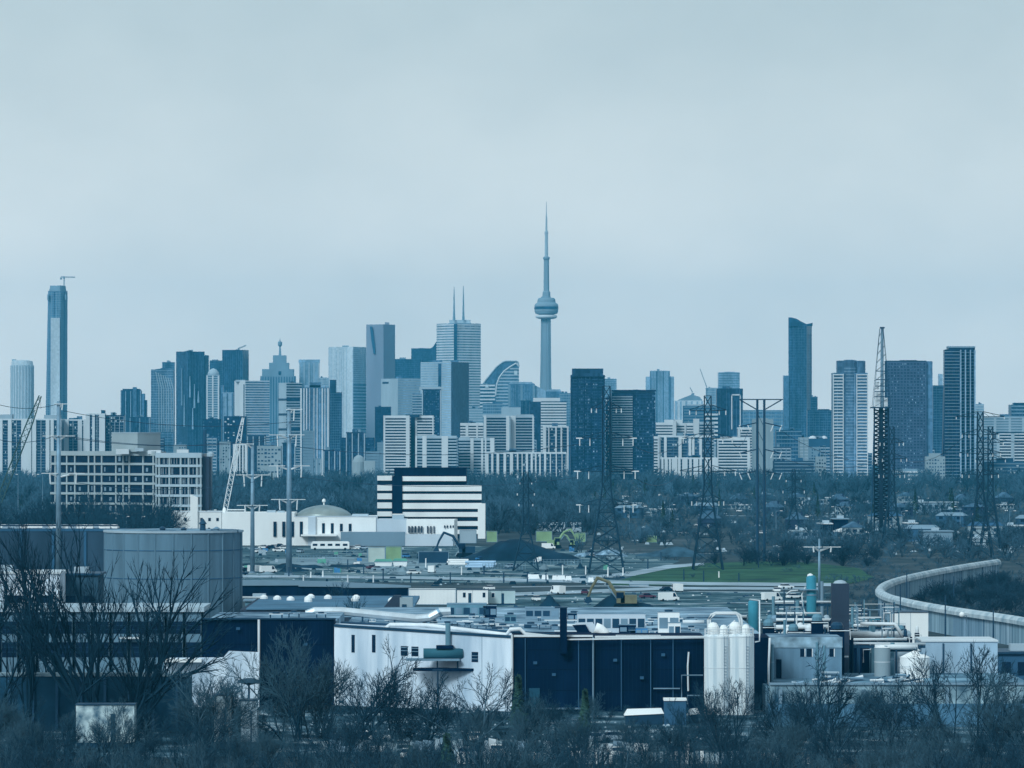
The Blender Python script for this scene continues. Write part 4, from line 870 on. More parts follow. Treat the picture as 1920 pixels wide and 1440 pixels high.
T.part('link_roof', MB().box(PX(736, D), PX(757, D), D-4, D-2, PZ(972, D), PZ(963, D)), white_p)
mb = MB()
for i in range(16):
    if i % 2: mb.box(PX(758+i*7.2, D)-0.1, PX(758+i*7.2, D)+0.1, D-0.35, D+0.2, PZ(1001, D), PZ(903, D))
T.part('mullion_row', mb, navy_w, 'stuff')

# ------------ steel monopoles
def monopole(label, x, yb, yt, D, r, arms, group='steel transmission poles'):
    T = Thing('transmission_pole', label, 'utility pole', (PX(x, D), D, 0), group); X0 = PX(x, D)
    T.part('pole', MB().lathe(X0, D, [(r, 0), (r*0.62, PZ(yt, D))], 14), metal_g, smooth=True)
    T.part('base_plate', MB().lathe(X0, D, [(r*1.5, 0), (r*1.5, 0.6)], 14), conc_m)
    for y, wl, wr, drop in arms:
        for sgn, wd in ((-1, wl), (1, wr)):
            if not wd: continue
            xe = PX(x+sgn*wd, D)
            a = T.part('cross_arm', MB().tube([(X0+sgn*r*0.5, D, PZ(y+4, D)), ((X0+xe)/2, D-0.5, PZ(y+1, D)), (xe, D-1, PZ(y-3, D))], 0.34, 6, 0.16), metal_w)
            T.part('insulator', MB().tube([(xe, D-1, PZ(y-3, D)), (xe-sgn*0.2, D-1, PZ(y-3+drop, D))], 0.22, 6), metal_w, parent=a)
            T.part('clamp', MB().box(xe-2.6, xe+2.6, D-1.25, D-0.85, PZ(y-2, D), PZ(y-3.2, D)), metal_w, parent=a)
    return T
monopole('tall pale steel pole with arms, far left in front of flats', 110, 1090, 752, 1500, 0.95, [(760, 0, 8, 12), (820, 14, 16, 0.5), (890, 16, 34, 20)])
monopole('shorter pale steel pole left of the tall central pole', 473.5, 1075, 835, 1560, 0.78, [(835, 12, 0, 16), (893, 16, 18, 22), (950, 14, 14, 12)])
monopole('tall pale steel pole with drooping insulators before the white hall', 542, 1080, 765, 1540, 1.0, [(770, 0, 10, 22), (818, 22, 14, 22), (876, 22, 24, 22), (939, 18, 16, 20)])
monopole('slim grey pole standing beside the teal tower', 1536, 1130, 1010, 1290, 0.42, [(1028, 12, 22, 10)])

pyl_m = MAT('pylon_steel', (0.05, 0.055, 0.06), 0.6, 0.2, 0.2)
# ------------ lattice pylons
def pylon(label, x, yt, D, wb, wt, arms, m=None, group='lattice pylons', mid=0.45, dep=None):
    m = m or pyl_m; T = Thing('lattice_pylon', label, 'pylon', (PX(x, D), D, 0), group); X0 = PX(x, D); H = PZ(yt, D)
    def half(z): f = z/H; return (wb+(wt*1.15-wb)*f/mid if f < mid else wt*1.15-(wt*0.15)*(f-mid)/(1-mid))/2
    n = max(6, int(H/4.2)); zs = [H*(i/n)**0.9 for i in range(n+1)]
    cr = ((-1, -1), (1, -1), (1, 1), (-1, 1))
    for sx, sy in cr:
        T.part('leg', MB().tube([(X0+sx*half(z), D+sy*half(z), z) for z in zs], 0.27, 4, 0.17), m)
    mb = MB()
    for i in range(n):
        a, b = half(zs[i]), half(zs[i+1])
        for k in range(4):
            (s0, t0), (s1, t1) = cr[k], cr[(k+1) % 4]
            mb.tube([(X0+s0*a, D+t0*a, zs[i]), (X0+s1*b, D+t1*b, zs[i+1])], 0.12, 3); mb.tube([(X0+s1*a, D+t1*a, zs[i]), (X0+s0*b, D+t0*b, zs[i+1])], 0.12, 3)
            mb.tube([(X0+s0*b, D+t0*b, zs[i+1]), (X0+s1*b, D+t1*b, zs[i+1])], 0.11, 3)
    T.part('bracing', mb, m, 'stuff')
    for y, wl, dr in arms:
        z = PZ(y, D); h = half(max(0, min(H, z)))
        for sgn in (-1, 1):
            xe = X0+sgn*PS(wl, D); mb = MB()
            for sy in (-1, 1): mb.tube([(X0+sgn*h, D+sy*h, z), (xe, D, z+0.2)], 0.16, 3); mb.tube([(X0+sgn*h, D+sy*h, z+2.0), (xe, D, z+0.3)], 0.13, 3)
            for q in (0.3, 0.6): mb.tube([(X0+sgn*h+(xe-X0-sgn*h)*q, D, z+0.1), (X0+sgn*h+(xe-X0-sgn*h)*(q-0.25), D, z+1.5)], 0.08, 3)
            a = T.part('cross_arm', mb, m)
            for q in ((1.0, 0.55) if dr > 5 else (1.0,)):
                xi = X0+sgn*h+(xe-X0-sgn*h)*q; T.part('insulator', MB().tube([(xi, D, z), (xi, D, z-PS(dr, D))], 0.17, 5), metal_w, parent=a)
                if q == 1.0 and dr > 9: T.part('clamp', MB().box(xi-1.2, xi+1.2, D-0.2, D+0.2, z-0.1, z+0.25), metal_w, parent=a)
    T.H = H; return T
pylon('dark slender lattice pylon in front of the woods, right of striped office', 986, 885, 1590, 8.5, 1.6, [(905, 11, 3), (925, 16, 4), (945, 13, 4)])
pylon('dark lattice pylon standing in front of the tall dark condo', 1137, 724, 1560, 11.5, 2.4, [(766, 28, 8), (822, 50, 14), (884, 54, 14), (947, 50, 14)])
pylon('dark lattice pylon between the dark condos and the teal flats', 1327, 742, 1600, 10, 2.2, [(770, 34, 8), (822, 46, 10), (884, 52, 8), (940, 30, 8)])
pylon('thin lattice pylon behind the lawn near the houses', 1488, 880, 2150, 7, 1.4, [(900, 14, 4), (920, 20, 5), (940, 16, 5)])
pylon('dark lattice pylon in front of the balcony condo', 1672, 800, 1900, 8, 1.8, [(830, 22, 6), (860, 28, 6), (890, 24, 6)])
pylon('right-hand lattice pylon before the cream banded flats', 1838, 772, 1750, 9, 2.0, [(782, 45, 4), (815, 34, 6), (850, 38, 6), (890, 34, 6)])
pylon('rightmost lattice pylon, partly hidden behind its neighbour', 1857, 800, 1900, 8, 1.8, [(830, 24, 5), (862, 28, 5)])
# two-legged pylon with a wide cross beam
D = 1700
T = Thing('two_legged_pylon', 'two-legged dark pylon with a wide flat cross beam', 'pylon', (PX(1426, D), D, 0))
for x in (1420, 1433):
    T.part('leg', MB().lathe(PX(x, D), D, [(0.62, 0), (0.42, PZ(748, D))], 8), metal_d)
T.part('cross_beam', MB().box(PX(1386, D), PX(1468, D), D-0.4, D+0.4, PZ(750, D), PZ(748, D)), metal_d)
for sgn, xa, xb in ((-1, 1388, 1419), (1, 1465, 1434)): T.part('brace', MB().tube([(PX(xa, D), D, PZ(750, D)), (PX(xb, D), D, PZ(768, D))], 0.22, 5), metal_d)
for y in (800, 850, 890):
    for sgn in (-1, 1):
        a = T.part('cross_arm', MB().tube([(PX(1426+sgn*5, D), D, PZ(y-8, D)), (PX(1426+sgn*40, D), D, PZ(y, D))], 0.2, 4), metal_d)
        for k in (24, 40): T.part('insulator', MB().tube([(PX(1426+sgn*k, D), D, PZ(y-3, D)), (PX(1426+sgn*(k-5), D), D, PZ(y+9, D))], 0.17, 5), metal_w, parent=a)
mb = MB()
for i in range(9): a = 775+i*30; mb.tube([(PX(1420, D), D, PZ(a, D)), (PX(1433, D), D, PZ(a+26, D))], 0.1, 3)
T.part('bracing', mb, metal_d, 'stuff')
# tall rig mast
D = 2200
T = Thing('drilling_rig_mast', 'tall tapering rig mast, pale lattice above a dark solid base', 'rig', (PX(1652, D), D, 0))
X0 = PX(1652, D)
rigd = MAT('rig_dark', (0.016, 0.028, 0.04), 0.7, 0.5, 0.8, streak=0.3)
for a, b in ((1638, 1640.5), (1648, 1656), (1664, 1667)): T.part('lower_column', MB().box(PX(a, D), PX(b, D), D-0.6, D+0.6, 0, PZ(764, D)), rigd)
mb = MB()
for i in range(26):
    y = 768+i*8; mb.tube([(PX(1639, D), D+0.5, PZ(y, D)), (PX(1666, D), D+0.5, PZ(y+8, D))], 0.35, 4); mb.tube([(PX(1666, D), D+0.8, PZ(y, D)), (PX(1639, D), D+0.8, PZ(y+8, D))], 0.35, 4)
T.part('lower_bracing', mb, rigd, 'stuff')
T.part('deck', MB().box(PX(1632, D), PX(1669, D), D-2.6, D+3, PZ(765.5, D), PZ(763, D)), metal_d)
T.part('centre_tube', MB().lathe(PX(1654, D), D, [(0.85, PZ(764, D)), (0.75, PZ(700, D)), (0.62, PZ(613, D))], 10), metal_g)
mb = MB()
zs = [764, 745, 730, 714, 696, 680, 664, 648, 632, 616]
def hw(y): return 3.6*(y-600)/164.0+0.45
for i in range(len(zs)-1):
    for sx in (-1, 1):
        for sy in (-1, 1): mb.tube([(X0+0.2+sx*hw(zs[i]), D+sy*hw(zs[i]), PZ(zs[i], D)), (X0+0.2+sx*hw(zs[i+1]), D+sy*hw(zs[i+1]), PZ(zs[i+1], D))], 0.11, 3)
    for sy in (-1, 1): mb.tube([(X0+0.2-hw(zs[i]), D+sy*hw(zs[i]), PZ(zs[i], D)), (X0+0.2+hw(zs[i+1]), D+sy*hw(zs[i+1]), PZ(zs[i+1], D))], 0.08, 3)
T.part('lattice', mb, metal_d, 'stuff')
for y in (744, 734, 724, 712, 696): T.part('cross_beam', MB().box(X0+0.2-hw(y), X0+0.2+hw(y), D-hw(y)-0.2, D-hw(y)+0.2, PZ(y+0.8, D), PZ(y-0.8, D)), metal_d)
for (a, b, c2, d2) in ((1640, 1650, 762, 735), (1657, 1664, 762, 746), (1641, 1648, 730, 716)): T.part('cladding_panel', MB().box(PX(a, D), PX(b, D), D-1.5, D-1.2, PZ(c2, D), PZ(d2, D)), conc_w)
T.part('mast_head', MB().box(PX(1650, D), PX(1658.5, D), D-1, D+1, PZ(616, D), PZ(613, D)), metal_d)
for k, (a, b) in enumerate(((1640, 1632), (1664, 1672))): T.part('stay', MB().tube([(PX(a, D), D, PZ(764, D)), (PX(b, D), D-3, 0.0)], 0.3, 5), metal_d)

# leaning lattice booms; the pale one stands in for a glass reflection
def boom(label, xa, ya, xb, yb, D, wpx, m, cabm):
    p, q = Vector((PX(xa, D), D, max(1.6, PZ(ya, D)))), Vector((PX(xb, D), D+4, PZ(yb, D))); r = PS(wpx, D)/2; T = Thing('leaning_boom', label, 'crane', (p.x, p.y, 0))
    t = (q-p).normalized(); u = t.cross(Vector((0, 1, 0))).normalized(); v = t.cross(u); mb = MB(); n = 22
    C = [(1, 1), (1, -1), (-1, -1), (-1, 1)]
    def k(f): return r*(1.0 if f < 0.8 else 1-0.6*(f-0.8)/0.2)*(0.75+0.25*min(1, f*8))
    for i in range(n):
        f, g2 = i/n, (i+1)/n
        for j, (a, b) in enumerate(C):
            a2, b2 = C[(j+1) % 4]; P0, P1 = p.lerp(q, f), p.lerp(q, g2)
            mb.tube([P0+u*a*k(f)+v*b*k(f), P1+u*a*k(g2)+v*b*k(g2)], 0.2, 3); mb.tube([P0+u*a*k(f)+v*b*k(f), P1+u*a2*k(g2)+v*b2*k(g2)], 0.14, 3)
    T.part('boom', mb, m)
    T.part('machine_house', MB().box(p.x-3.5, p.x+2, p.y-1.6, p.y+1.6, 1.1, 3.8), cabm); T.part('operator_cab', MB().box(p.x+2.1, p.x+3.9, p.y-1.6, p.y-0.1, 1.2, 3.6), navy_g)
    for sy in (-2.4, 1.5): T.part('crawler_track', MB().xz([(p.x-4, 0.4), (p.x-3.4, 0), (p.x+3.4, 0), (p.x+4, 0.4), (p.x+3.4, 1.1), (p.x-3.4, 1.1)], p.y+sy, p.y+sy+0.9), tyre)
    T.part('hoist_line', MB().tube([q, q+Vector((0.3, 0, -PS(26, D)))], 0.06, 3), metal_d)
    return T
boom('pale leaning lattice boom in place of a glass reflection, right of the concrete office', 416, 1000, 455, 783, 2250, 8, metal_w, white_p)
boom('tan leaning crane boom before the white slab flats at left', -22, 1000, 74, 742, 2200, 11, MAT('boom_olive', (0.15, 0.13, 0.085), 0.7, 0.3, 0.3), yellow_p)
# ---------------------------------------------------------------- vehicles, yards, houses
def car_proto(name, paint, long=4.4, high=1.45, wide=1.8, van=False):
    h = long/2
    if van: body = [(-h, 0.35), (h, 0.35), (h, 1.0), (h-0.5, 1.15), (h-1.1, high), (-h, high)]; cab = [(h-1.75, 1.2), (h-0.75, 1.2), (h-1.25, high-0.12), (h-1.75, high-0.12)]
    else: body = [(-h, 0.35), (h, 0.35), (h, 0.78), (h-1.1, 0.92), (-h+0.5, 0.95), (-h, 0.85)]; cab = [(h-1.25, 0.9), (-h+0.5, 0.93), (-h+0.95, high-0.05), (h-2.0, high-0.05)]
    P = {}
    P['body'] = MB().xz(body, -wide/2, wide/2).mesh('body', paint)
    if van: P['window'] = MB().xz(cab, -wide/2-0.02, wide/2+0.02).mesh('window', navy_g)
    else:
        P['window'] = MB().xz(cab, -wide/2+0.1, wide/2-0.1).mesh('window', navy_g)
        P['roof'] = MB().box(-h+0.95, h-2.0, -wide/2+0.14, wide/2-0.14, high-0.06, high).mesh('roof', paint)
    mb = MB(); n = 12
    for k in range(n):
        a = 2*math.pi*k/n; mb.v += [(0.32*math.cos(a), 0, 0.32+0.32*math.sin(a)), (0.32*math.cos(a), 0.2, 0.32+0.32*math.sin(a))]
    mb.f = [(2*k, 2*((k+1) % n), 2*((k+1) % n)+1, 2*k+1) for k in range(n)] + [tuple(range(0, 2*n, 2))[::-1], tuple(range(1, 2*n, 2))]
    P['wheel'] = mb.mesh('wheel', tyre); P['lamp'] = MB().box(0, 0.05, -0.15, 0.15, 0.6, 0.75).mesh('headlight', metal_w)
    P['dim'] = (h, wide); return P
PAINT = {'white': white_p, 'silver': MAT('silver_paint', (0.42, 0.45, 0.47), 0.35, 0.1, 0.5), 'dark': MAT('dark_paint', (0.03, 0.04, 0.05), 0.35, 0.2, 0.5), 'red': red_p, 'blue': blue_p}
CARS = {k: car_proto('car', m) for k, m in PAINT.items()}
VANS = {k: car_proto('van', PAINT[k], 5.4, 2.3, 2.0, True) for k in ('white', 'dark')}
def put_car(P, loc, rz, label, group, name='parked_car', cat='car', s=1.0):
    o = link(name, None, None, loc); o.rotation_euler = (0, 0, rz); o.scale = (s, s, s); tag(o, label, cat, group); h, wd = P['dim']
    link('body', P['body'], o); link('window', P['window'], o)
    if 'roof' in P: link('roof', P['roof'], o)
    for sx in (-1, 1):
        for y in (-wd/2-0.02, wd/2-0.18): link('wheel', P['wheel'], o, (sx*(h-0.85), y, 0))
    for y in (-wd/2+0.3, wd/2-0.3): link('headlight', P['lamp'], o, (h-0.02, y, 0))
    return o
rc = random.Random(5)
def container(label, x0, x1, yt, D, m, depth=2.5, zb=0.0, rz=0, group=None, door=False):
    X0, X1, zt = PX(x0, D), PX(x1, D), PZ(yt, D); T = Thing('shipping_container', label, 'container', ((X0+X1)/2, D+depth/2, zb), group)
    T.part('shell', MB().box(X0, X1, D, D+depth, zb, zt), m)
    mb = MB(); n = max(4, int((X1-X0)/0.9))
    for i in range(n): u = X0+(X1-X0)*(i+0.5)/n; mb.box(u-0.12, u+0.12, D-0.06, D+0.02, zb+0.2, zt-0.2)
    T.part('corrugation', mb, m, 'stuff')
    for z in (zb, zt-0.16): T.part('frame_rail', MB().box(X0-0.03, X1+0.03, D-0.1, D+0.03, z, z+0.16), metal_g)
    for u in (X0, X1): T.part('corner_post', MB().box(u-0.1, u+0.1, D-0.12, D+0.05, zb, zt+0.02), metal_g)
    T.part('roof_panel', MB().box(X0+0.05, X1-0.05, D+0.05, D+depth-0.05, zt, zt+0.05), m)
    if door: T.part('door', MB().box(X0+0.5, X0+1.5, D-0.09, D+0.02, zb+0.1, zb+2.1), metal_d)
    return T
def site_trailer(label, x0, x1, yt, D, m, wins_=(), zb=0.0, dep=3.2, doors=(), group=None, name='site_trailer', cat='trailer'):
    X0, X1, zt = PX(x0, D), PX(x1, D), PZ(yt, D); T = Thing(name, label, cat, ((X0+X1)/2, D+dep/2, zb), group); H = zt-zb
    T.part('cabin', MB().box(X0, X1, D, D+dep, zb+0.12*H, zt-0.12), m)
    T.part('roof', MB().box(X0-0.12, X1+0.12, D-0.15, D+dep+0.1, zt-0.12, zt), metal_d)
    T.part('skirt', MB().box(X0+0.1, X1-0.1, D+0.1, D+dep-0.1, zb, zb+0.12*H), metal_d)
    for a, b in wins_:
        w2 = T.part('window', MB().box(PX(a, D), PX(b, D), D-0.05, D+0.05, zb+0.52*H, zb+0.8*H), navy_g)
        T.part('window_frame', MB().box(PX(a, D)-0.08, PX(b, D)+0.08, D-0.03, D+0.02, zb+0.48*H, zb+0.84*H), metal_w, parent=w2)
    for a, b in doors: T.part('door', MB().box(PX(a, D), PX(b, D), D-0.05, D+0.05, zb+0.12*H, zb+0.78*H), metal_d)
    n = max(1, int((X1-X0)/3))
    mb = MB()
    for i in range(1, n): u = X0+(X1-X0)*i/n; mb.box(u-0.03, u+0.03, D-0.03, D+0.01, zb+0.12*H, zt-0.14)
    T.part('wall_joint', mb, metal_g)
    return T
# containers and site cabins by the service road
container('long white container, left of the two white site trailers', 766, 855, 1104, 1270, white_p)
site_trailer('white site trailer with two small dark windows, centre', 857, 915, 1105, 1262, white_p, [(868, 873), (905, 910)], doors=[(878, 884)])
site_trailer('pale green-tinted site trailer at the right of the white row', 916, 966, 1106, 1266, MAT('pale_green', (0.52, 0.6, 0.58), 0.6), [(922, 927)], doors=[(940, 945)])
container('lime green container in the construction yard', 723, 753, 1025, 1700, green_p)
container('pale container left of the lime green container', 690, 722, 1026, 1690, MAT('cream_paint', (0.55, 0.58, 0.5), 0.6))
container('grey dark container right of the lime green container', 785, 841, 1034, 1680, metal_d)
for i, (a, b, yt, D2, m, lb) in enumerate(((702, 736, 1051, 1640, white_p, 'white skip with a green cover at the yard front, left one'), (736.5, 764, 1050, 1635, white_p, 'white skip with a green cover at the yard front, right one'))):
    X0, X1 = PX(a, D2), PX(b, D2); z = PZ(yt, D2); T = Thing('waste_skip', lb, 'skip', ((X0+X1)/2, D2+1, 0), 'covered skips')
    T.part('tub', MB().prism([(X0+0.4, D2), (X1-0.4, D2), (X1-0.4, D2+2.2), (X0+0.4, D2+2.2)], 0, z-0.3, [(X0, D2-0.2), (X1, D2-0.2), (X1, D2+2.4), (X0, D2+2.4)]), m)
    T.part('cover', MB().xz([(X0-0.1, z-0.3), (X1+0.1, z-0.3), (X1-0.6, z+0.5), (X0+0.6, z+0.5)], D2-0.3, D2+2.5), green_d)
    T.part('rim', MB().box(X0-0.1, X1+0.1, D2-0.35, D2-0.2, z-0.5, z-0.28), metal_g)
# pipes stacked
def pipe_pile(label, x0, x1, yb, m, n, r):
    D2 = GD(yb); T = Thing('pipe_stack', label, 'pipe stack', (PX((x0+x1)/2, D2), D2, 0))
    k = 0
    for row in range(3):
        for i in range(n-row):
            o = T.part('pipe', MB().tube([(PX(x0+rc.uniform(0, 8), D2), D2+(i+row*0.5)*2*r, r+row*1.75*r), (PX(x1-rc.uniform(0, 8), D2), D2+(i+row*0.5)*2*r, r+row*1.75*r)], r*0.97, 10), m)
    return T
pipe_pile('stack of pale blue pipes lying in the yard', 872, 931, 1065, MAT('pipe_blue', (0.5, 0.66, 0.8), 0.5), 4, 0.45)
pipe_pile('stack of white pipes beside the pale blue pipes', 838, 880, 1060, white_p, 3, 0.4)
# earth mounds
def mound(label, x0, x1, yb, h, m=earth, dep=14, seed=1):
    D2 = GD(yb); X0, X1 = PX(x0, D2), PX(x1, D2); rg = random.Random(seed); mb = MB(); nx, ny = 26, 9
    for j in range(ny+1):
        for i in range(nx+1):
            u, v = i/nx*2-1, j/ny*2-1; e = max(0, 1-(abs(u)**2.2+abs(v)**2.2)); z = h*(e**0.75)*(0.82+0.3*math.sin(u*4+seed)+0.12*rg.random())
            mb.v.append(((X0+X1)/2+u*(X1-X0)/2, D2+dep/2+v*dep/2, max(-0.1, z-0.1)))
    for j in range(ny):
        for i in range(nx): a = j*(nx+1)+i; mb.f.append((a, a+1, a+nx+2, a+nx+1))
    return single('earth_mound', mb, m, label, 'mound', ((X0+X1)/2, D2+dep/2, 0), smooth=True)
mound('large dark earth mound right of the white gable wall', 858, 1092, 1052, 6.5, dep=30, seed=2)
mound('low dark earth mound by the steel poles', 508, 606, 1066, 1.8, seed=4)
mound('low earth ridge right of the low dark mound', 612, 690, 1064, 1.3, seed=5)
mound('rubble heap with pale stones left of the lawn', 1075, 1180, 1044, 2.6, MAT('rubble', (0.3, 0.32, 0.33), 0.95, 0.7, 0.6, dark=(0.04, 0.05, 0.06)), 12, 6)
mound('brownish earth heap above the lawn', 1190, 1330, 1044, 3.2, MAT('brown_earth', (0.11, 0.11, 0.11), 0.95, 0.4, 0.2), 20, 7)
mound('dark spoil heap beside the yellow digger', 1010, 1052, 1138, 2.6, dep=8, seed=8)
mound('dark spoil heap below the yellow digger boom', 1108, 1230, 1142, 3.4, dep=10, seed=9)
# diggers
def digger(label, x, y, m, s=1.0, flip=1, D2=None):
    D2 = D2 or GD(y); X0 = PX(x, D2); T = Thing('digger', label, 'digger', (X0, D2, 0))
    def L3(pts, yy=0): return [(X0+flip*a*s, D2+yy*s, b*s) for a, b in pts]
    for sy in (-1.4, 0.8): T.part('crawler_track', MB().xz([(X0+flip*a*s, b*s) for a, b in ((-2, 0.35), (-1.6, 0), (1.6, 0), (2, 0.35), (1.6, 0.95), (-1.6, 0.95))][::flip], D2+sy*s, D2+(sy+0.6)*s), tyre)
    T.part('body', MB().box(*sorted((X0-flip*2.2*s, X0+flip*0.6*s)), D2-1.3*s, D2+1.3*s, 1.0*s, 2.4*s), m)
    c = T.part('operator_cab', MB().box(*sorted((X0-flip*0.1*s, X0+flip*1.3*s)), D2-1.3*s, D2-0.1*s, 1.05*s, 3.1*s), m)
    T.part('cab_window', MB().box(*sorted((X0+flip*0.1*s, X0+flip*1.35*s)), D2-1.35*s, D2-0.2*s, 1.9*s, 2.9*s), navy_g, parent=c)
    T.part('boom', MB().tube(L3([(0.9, 1.8), (2.6, 4.6), (4.6, 5.4)]), 0.38*s, 6, 0.28*s), m); T.part('stick', MB().tube(L3([(4.5, 5.5), (5.6, 3.6), (6.2, 2.0)]), 0.3*s, 6, 0.22*s), m)
    T.part('bucket', MB().xz([(X0+flip*a*s, b*s) for a, b in ((5.8, 2.1), (6.5, 2.1), (6.9, 1.2), (6.2, 0.9), (5.5, 1.3))][::-flip], D2-0.6*s, D2+0.6*s), metal_d)
    T.part('hydraulic_ram', MB().tube(L3([(1.2, 1.7), (2.8, 3.9)], -0.4), 0.12*s, 5), metal_g)
    return T
digger('yellow excavator with raised arm on the works yard', 1170, 1139, yellow_p, 1.5, -1, 1240)
digger('dark excavator beside the white hall annex', 872, 1040, metal_d, 1.7, -1, 1760)
digger('lime green excavator at the edge of the woods', 1040, 1012, green_p, 1.4, 1, 1900)
digger('small green digger left of the rubble heap', 1075, 1012, green_p, 1.0, -1, 1920)
# trucks / buses
def bus(label, x0, x1, yt, D2, m, nwin, group=None, name='coach', cat='bus'):
    X0, X1, zt = PX(x0, D2), PX(x1, D2), PZ(yt, D2); T = Thing(name, label, cat, ((X0+X1)/2, D2+1.2, 0), group)
    T.part('body', MB().xz([(X0, 0.6), (X1, 0.6), (X1, zt-0.3), (X1-0.3, zt), (X0+0.5, zt), (X0, zt-0.9)], D2, D2+2.5), m)
    for i in range(nwin): u = X0+(X1-X0)*(i+0.55)/(nwin+0.1); w2 = (X1-X0)/nwin*0.3; T.part('window', MB().box(u-w2, u+w2, D2-0.04, D2+0.05, zt*0.52, zt*0.78), navy_g)
    for u in (X0+1.6, X1-1.6): T.part('wheel', MB().tube([(u, D2-0.06, 0.5), (u, D2+0.3, 0.5)], 0.5, 12), tyre)
    T.part('roof_rail', MB().box(X0+0.6, X1-0.4, D2+0.3, D2+2.2, zt, zt+0.15), m)
    return T
def truck(label, x0, x1, yt, D2, m, group=None):
    X0, X1, zt = PX(x0, D2), PX(x1, D2), PZ(yt, D2); T = Thing('box_truck', label, 'truck', ((X0+X1)/2, D2+1.2, 0), group); c = X1-min(2.0, (X1-X0)*0.3)
    T.part('cargo_box', MB().box(X0, c-0.15, D2, D2+2.4, 0.8, zt), m); T.part('cab', MB().xz([(c, 0.5), (X1, 0.5), (X1, 1.5), (X1-0.5, min(2.4, zt*0.85)), (c, min(2.4, zt*0.85))], D2+0.1, D2+2.2), m)
    T.part('cab_window', MB().box(c+0.25, X1-0.55, D2+0.05, D2+0.2, 1.45, min(2.1, zt*0.75)), navy_g); T.part('chassis', MB().box(X0+0.2, X1-0.2, D2+0.4, D2+2.0, 0.45, 0.8), metal_d)
    for u in (X0+1.0, c+0.9): T.part('wheel', MB().tube([(u, D2-0.02, 0.45), (u, D2+0.3, 0.45)], 0.45, 12), tyre)
    return T
bus('long white site bus parked before the domed hall', 583, 655, 1016, 1870, white_p, 5)
bus('low-roofed white depot shed with dark roof, far right of striped office', 998, 1090, 980, 2200, conc_p, 6, name='depot_shed', cat='shed')
container('green-ended white box by the depot shed', 1005, 1035, 996, 2020, green_p)
container('lime roofed box at the right end of the depot shed', 1078, 1098, 999, 2010, green_p)
container('pale glass site cabin beside the white gable wall', 862, 893, 994, 1990, conc_p)
container('yellow-green box right of the gable wall', 912, 932, 996, 2010, green_p)
container('small lime crate beyond the rubble heap', 1212, 1232, 1004, 2000, green_p)
container('pale flatbed box at the front edge of the lawn', 1180, 1216, 1095, 1420, conc_p)
for i in range(16):
    x = rc.choice((470, 480, 492, 500, 512, 524, 535, 556, 570, 660, 672, 682)) + rc.uniform(-4, 4); y = rc.uniform(1026, 1037); k = rc.choice(('white', 'white', 'silver', 'dark', 'red'))
    put_car(CARS[k], (*GP(x, y), 0.06), rc.uniform(-0.4, 0.4), f'{k} car parked in front of the domed hall', 'cars in front of the domed hall')
for i, (x, y, k) in enumerate(((452, 1079, 'dark'), (480, 1074, 'white'), (503, 1075, 'white'), (462, 1073, 'dark'))):
    put_car(VANS['white'] if k == 'white' else CARS['dark'], (*GP(x, y), 0.16), 0.2*i, (f'white van parked by the foot of the steel poles, ' + ('left one' if i == 1 else 'right one')) if k == 'white' else 'dark car beside the big grey windowless block, ' + ('front one' if i == 0 else 'rear one'), 'vehicles by the pole bases')
for i, (x, y) in enumerate(((1000, 1086), (1022, 1087), (1040, 1088), (1052, 1088), (1066, 1089), (1108, 1092))):
    D2 = GD(y); T = Thing('marker_block', 'white block on the ground by the service road', 'block', (PX(x, D2), D2, 0.15), 'white blocks along the service road')
    wd = (2.0, 1.1, 0.8, 1.4, 1.0, 0.9)[i]; T.part('block', MB().prism([(T.base[0]-wd, D2), (T.base[0]+wd, D2), (T.base[0]+wd, D2+1), (T.base[0]-wd, D2+1)], 0.15, 1.5, [(T.base[0]-wd*0.8, D2+.2), (T.base[0]+wd*0.8, D2+.2), (T.base[0]+wd*0.8, D2+.8), (T.base[0]-wd*0.8, D2+.8)]), white_p); T.part('lifting_lug', MB().box(T.base[0]-0.1, T.base[0]+0.1, D2+0.4, D2+0.6, 1.5, 1.75), metal_d)
# fence posts along service roads
for i in range(26):
    x = 540+i*37+rc.uniform(-9, 9); y = rc.choice((1050, 1066, 1078, 1083, 1088, 1092)) + rc.uniform(-2, 2); D2 = GD(y)
    T = Thing('marker_post', 'short thin post standing in the construction yard', 'post', (PX(x, D2), D2, 0), 'posts across the construction yard'); h = rc.uniform(1.6, 3.4); m = rc.choice((metal_d, metal_d, white_p))
    T.part('post', MB().lathe(T.base[0], D2, [(0.22, 0), (0.18, h)], 8), m); T.part('cap', MB().lathe(T.base[0], D2, [(0.26, h), (0.26, h+0.12)], 8), m)

# viaduct / retaining wall with a pale parapet
D = 1320
T = Thing('retaining_wall', 'long dark retaining wall with a pale parapet beside the grey block', 'wall', (PX(606, D), D, 0))
pts = [(430, 1087), (560, 1088.5), (640, 1091), (770, 1098)]
for i in range(3):
    (xa, ya), (xb, yb) = pts[i], pts[i+1]
    T.part('wall_panel', MB().box(PX(xa, D)+0.02, PX(xb, D), D, D+1, 0, PZ((ya+yb)/2+8, D)), navy_w)
    T.part('parapet', MB().quad8([(PX(xa, D), D-0.5, PZ(ya+11, D)), (PX(xb, D), D-0.5, PZ(yb+3, D) if i == 2 else PZ(yb+9, D)), (PX(xb, D), D+1.5, PZ(yb+3, D) if i == 2 else PZ(yb+9, D)), (PX(xa, D), D+1.5, PZ(ya+11, D)), (PX(xa, D), D-0.5, PZ(ya, D)), (PX(xb, D), D-0.5, PZ(yb, D)), (PX(xb, D), D+1.5, PZ(yb, D)), (PX(xa, D), D+1.5, PZ(ya, D))]), conc_m)
for x in (569, 652, 700): T.part('parapet_post', MB().box(PX(x-1.2, D), PX(x+1.2, D), D-0.3, D+0.1, PZ(1092, D), PZ(1078, D)), conc_w)
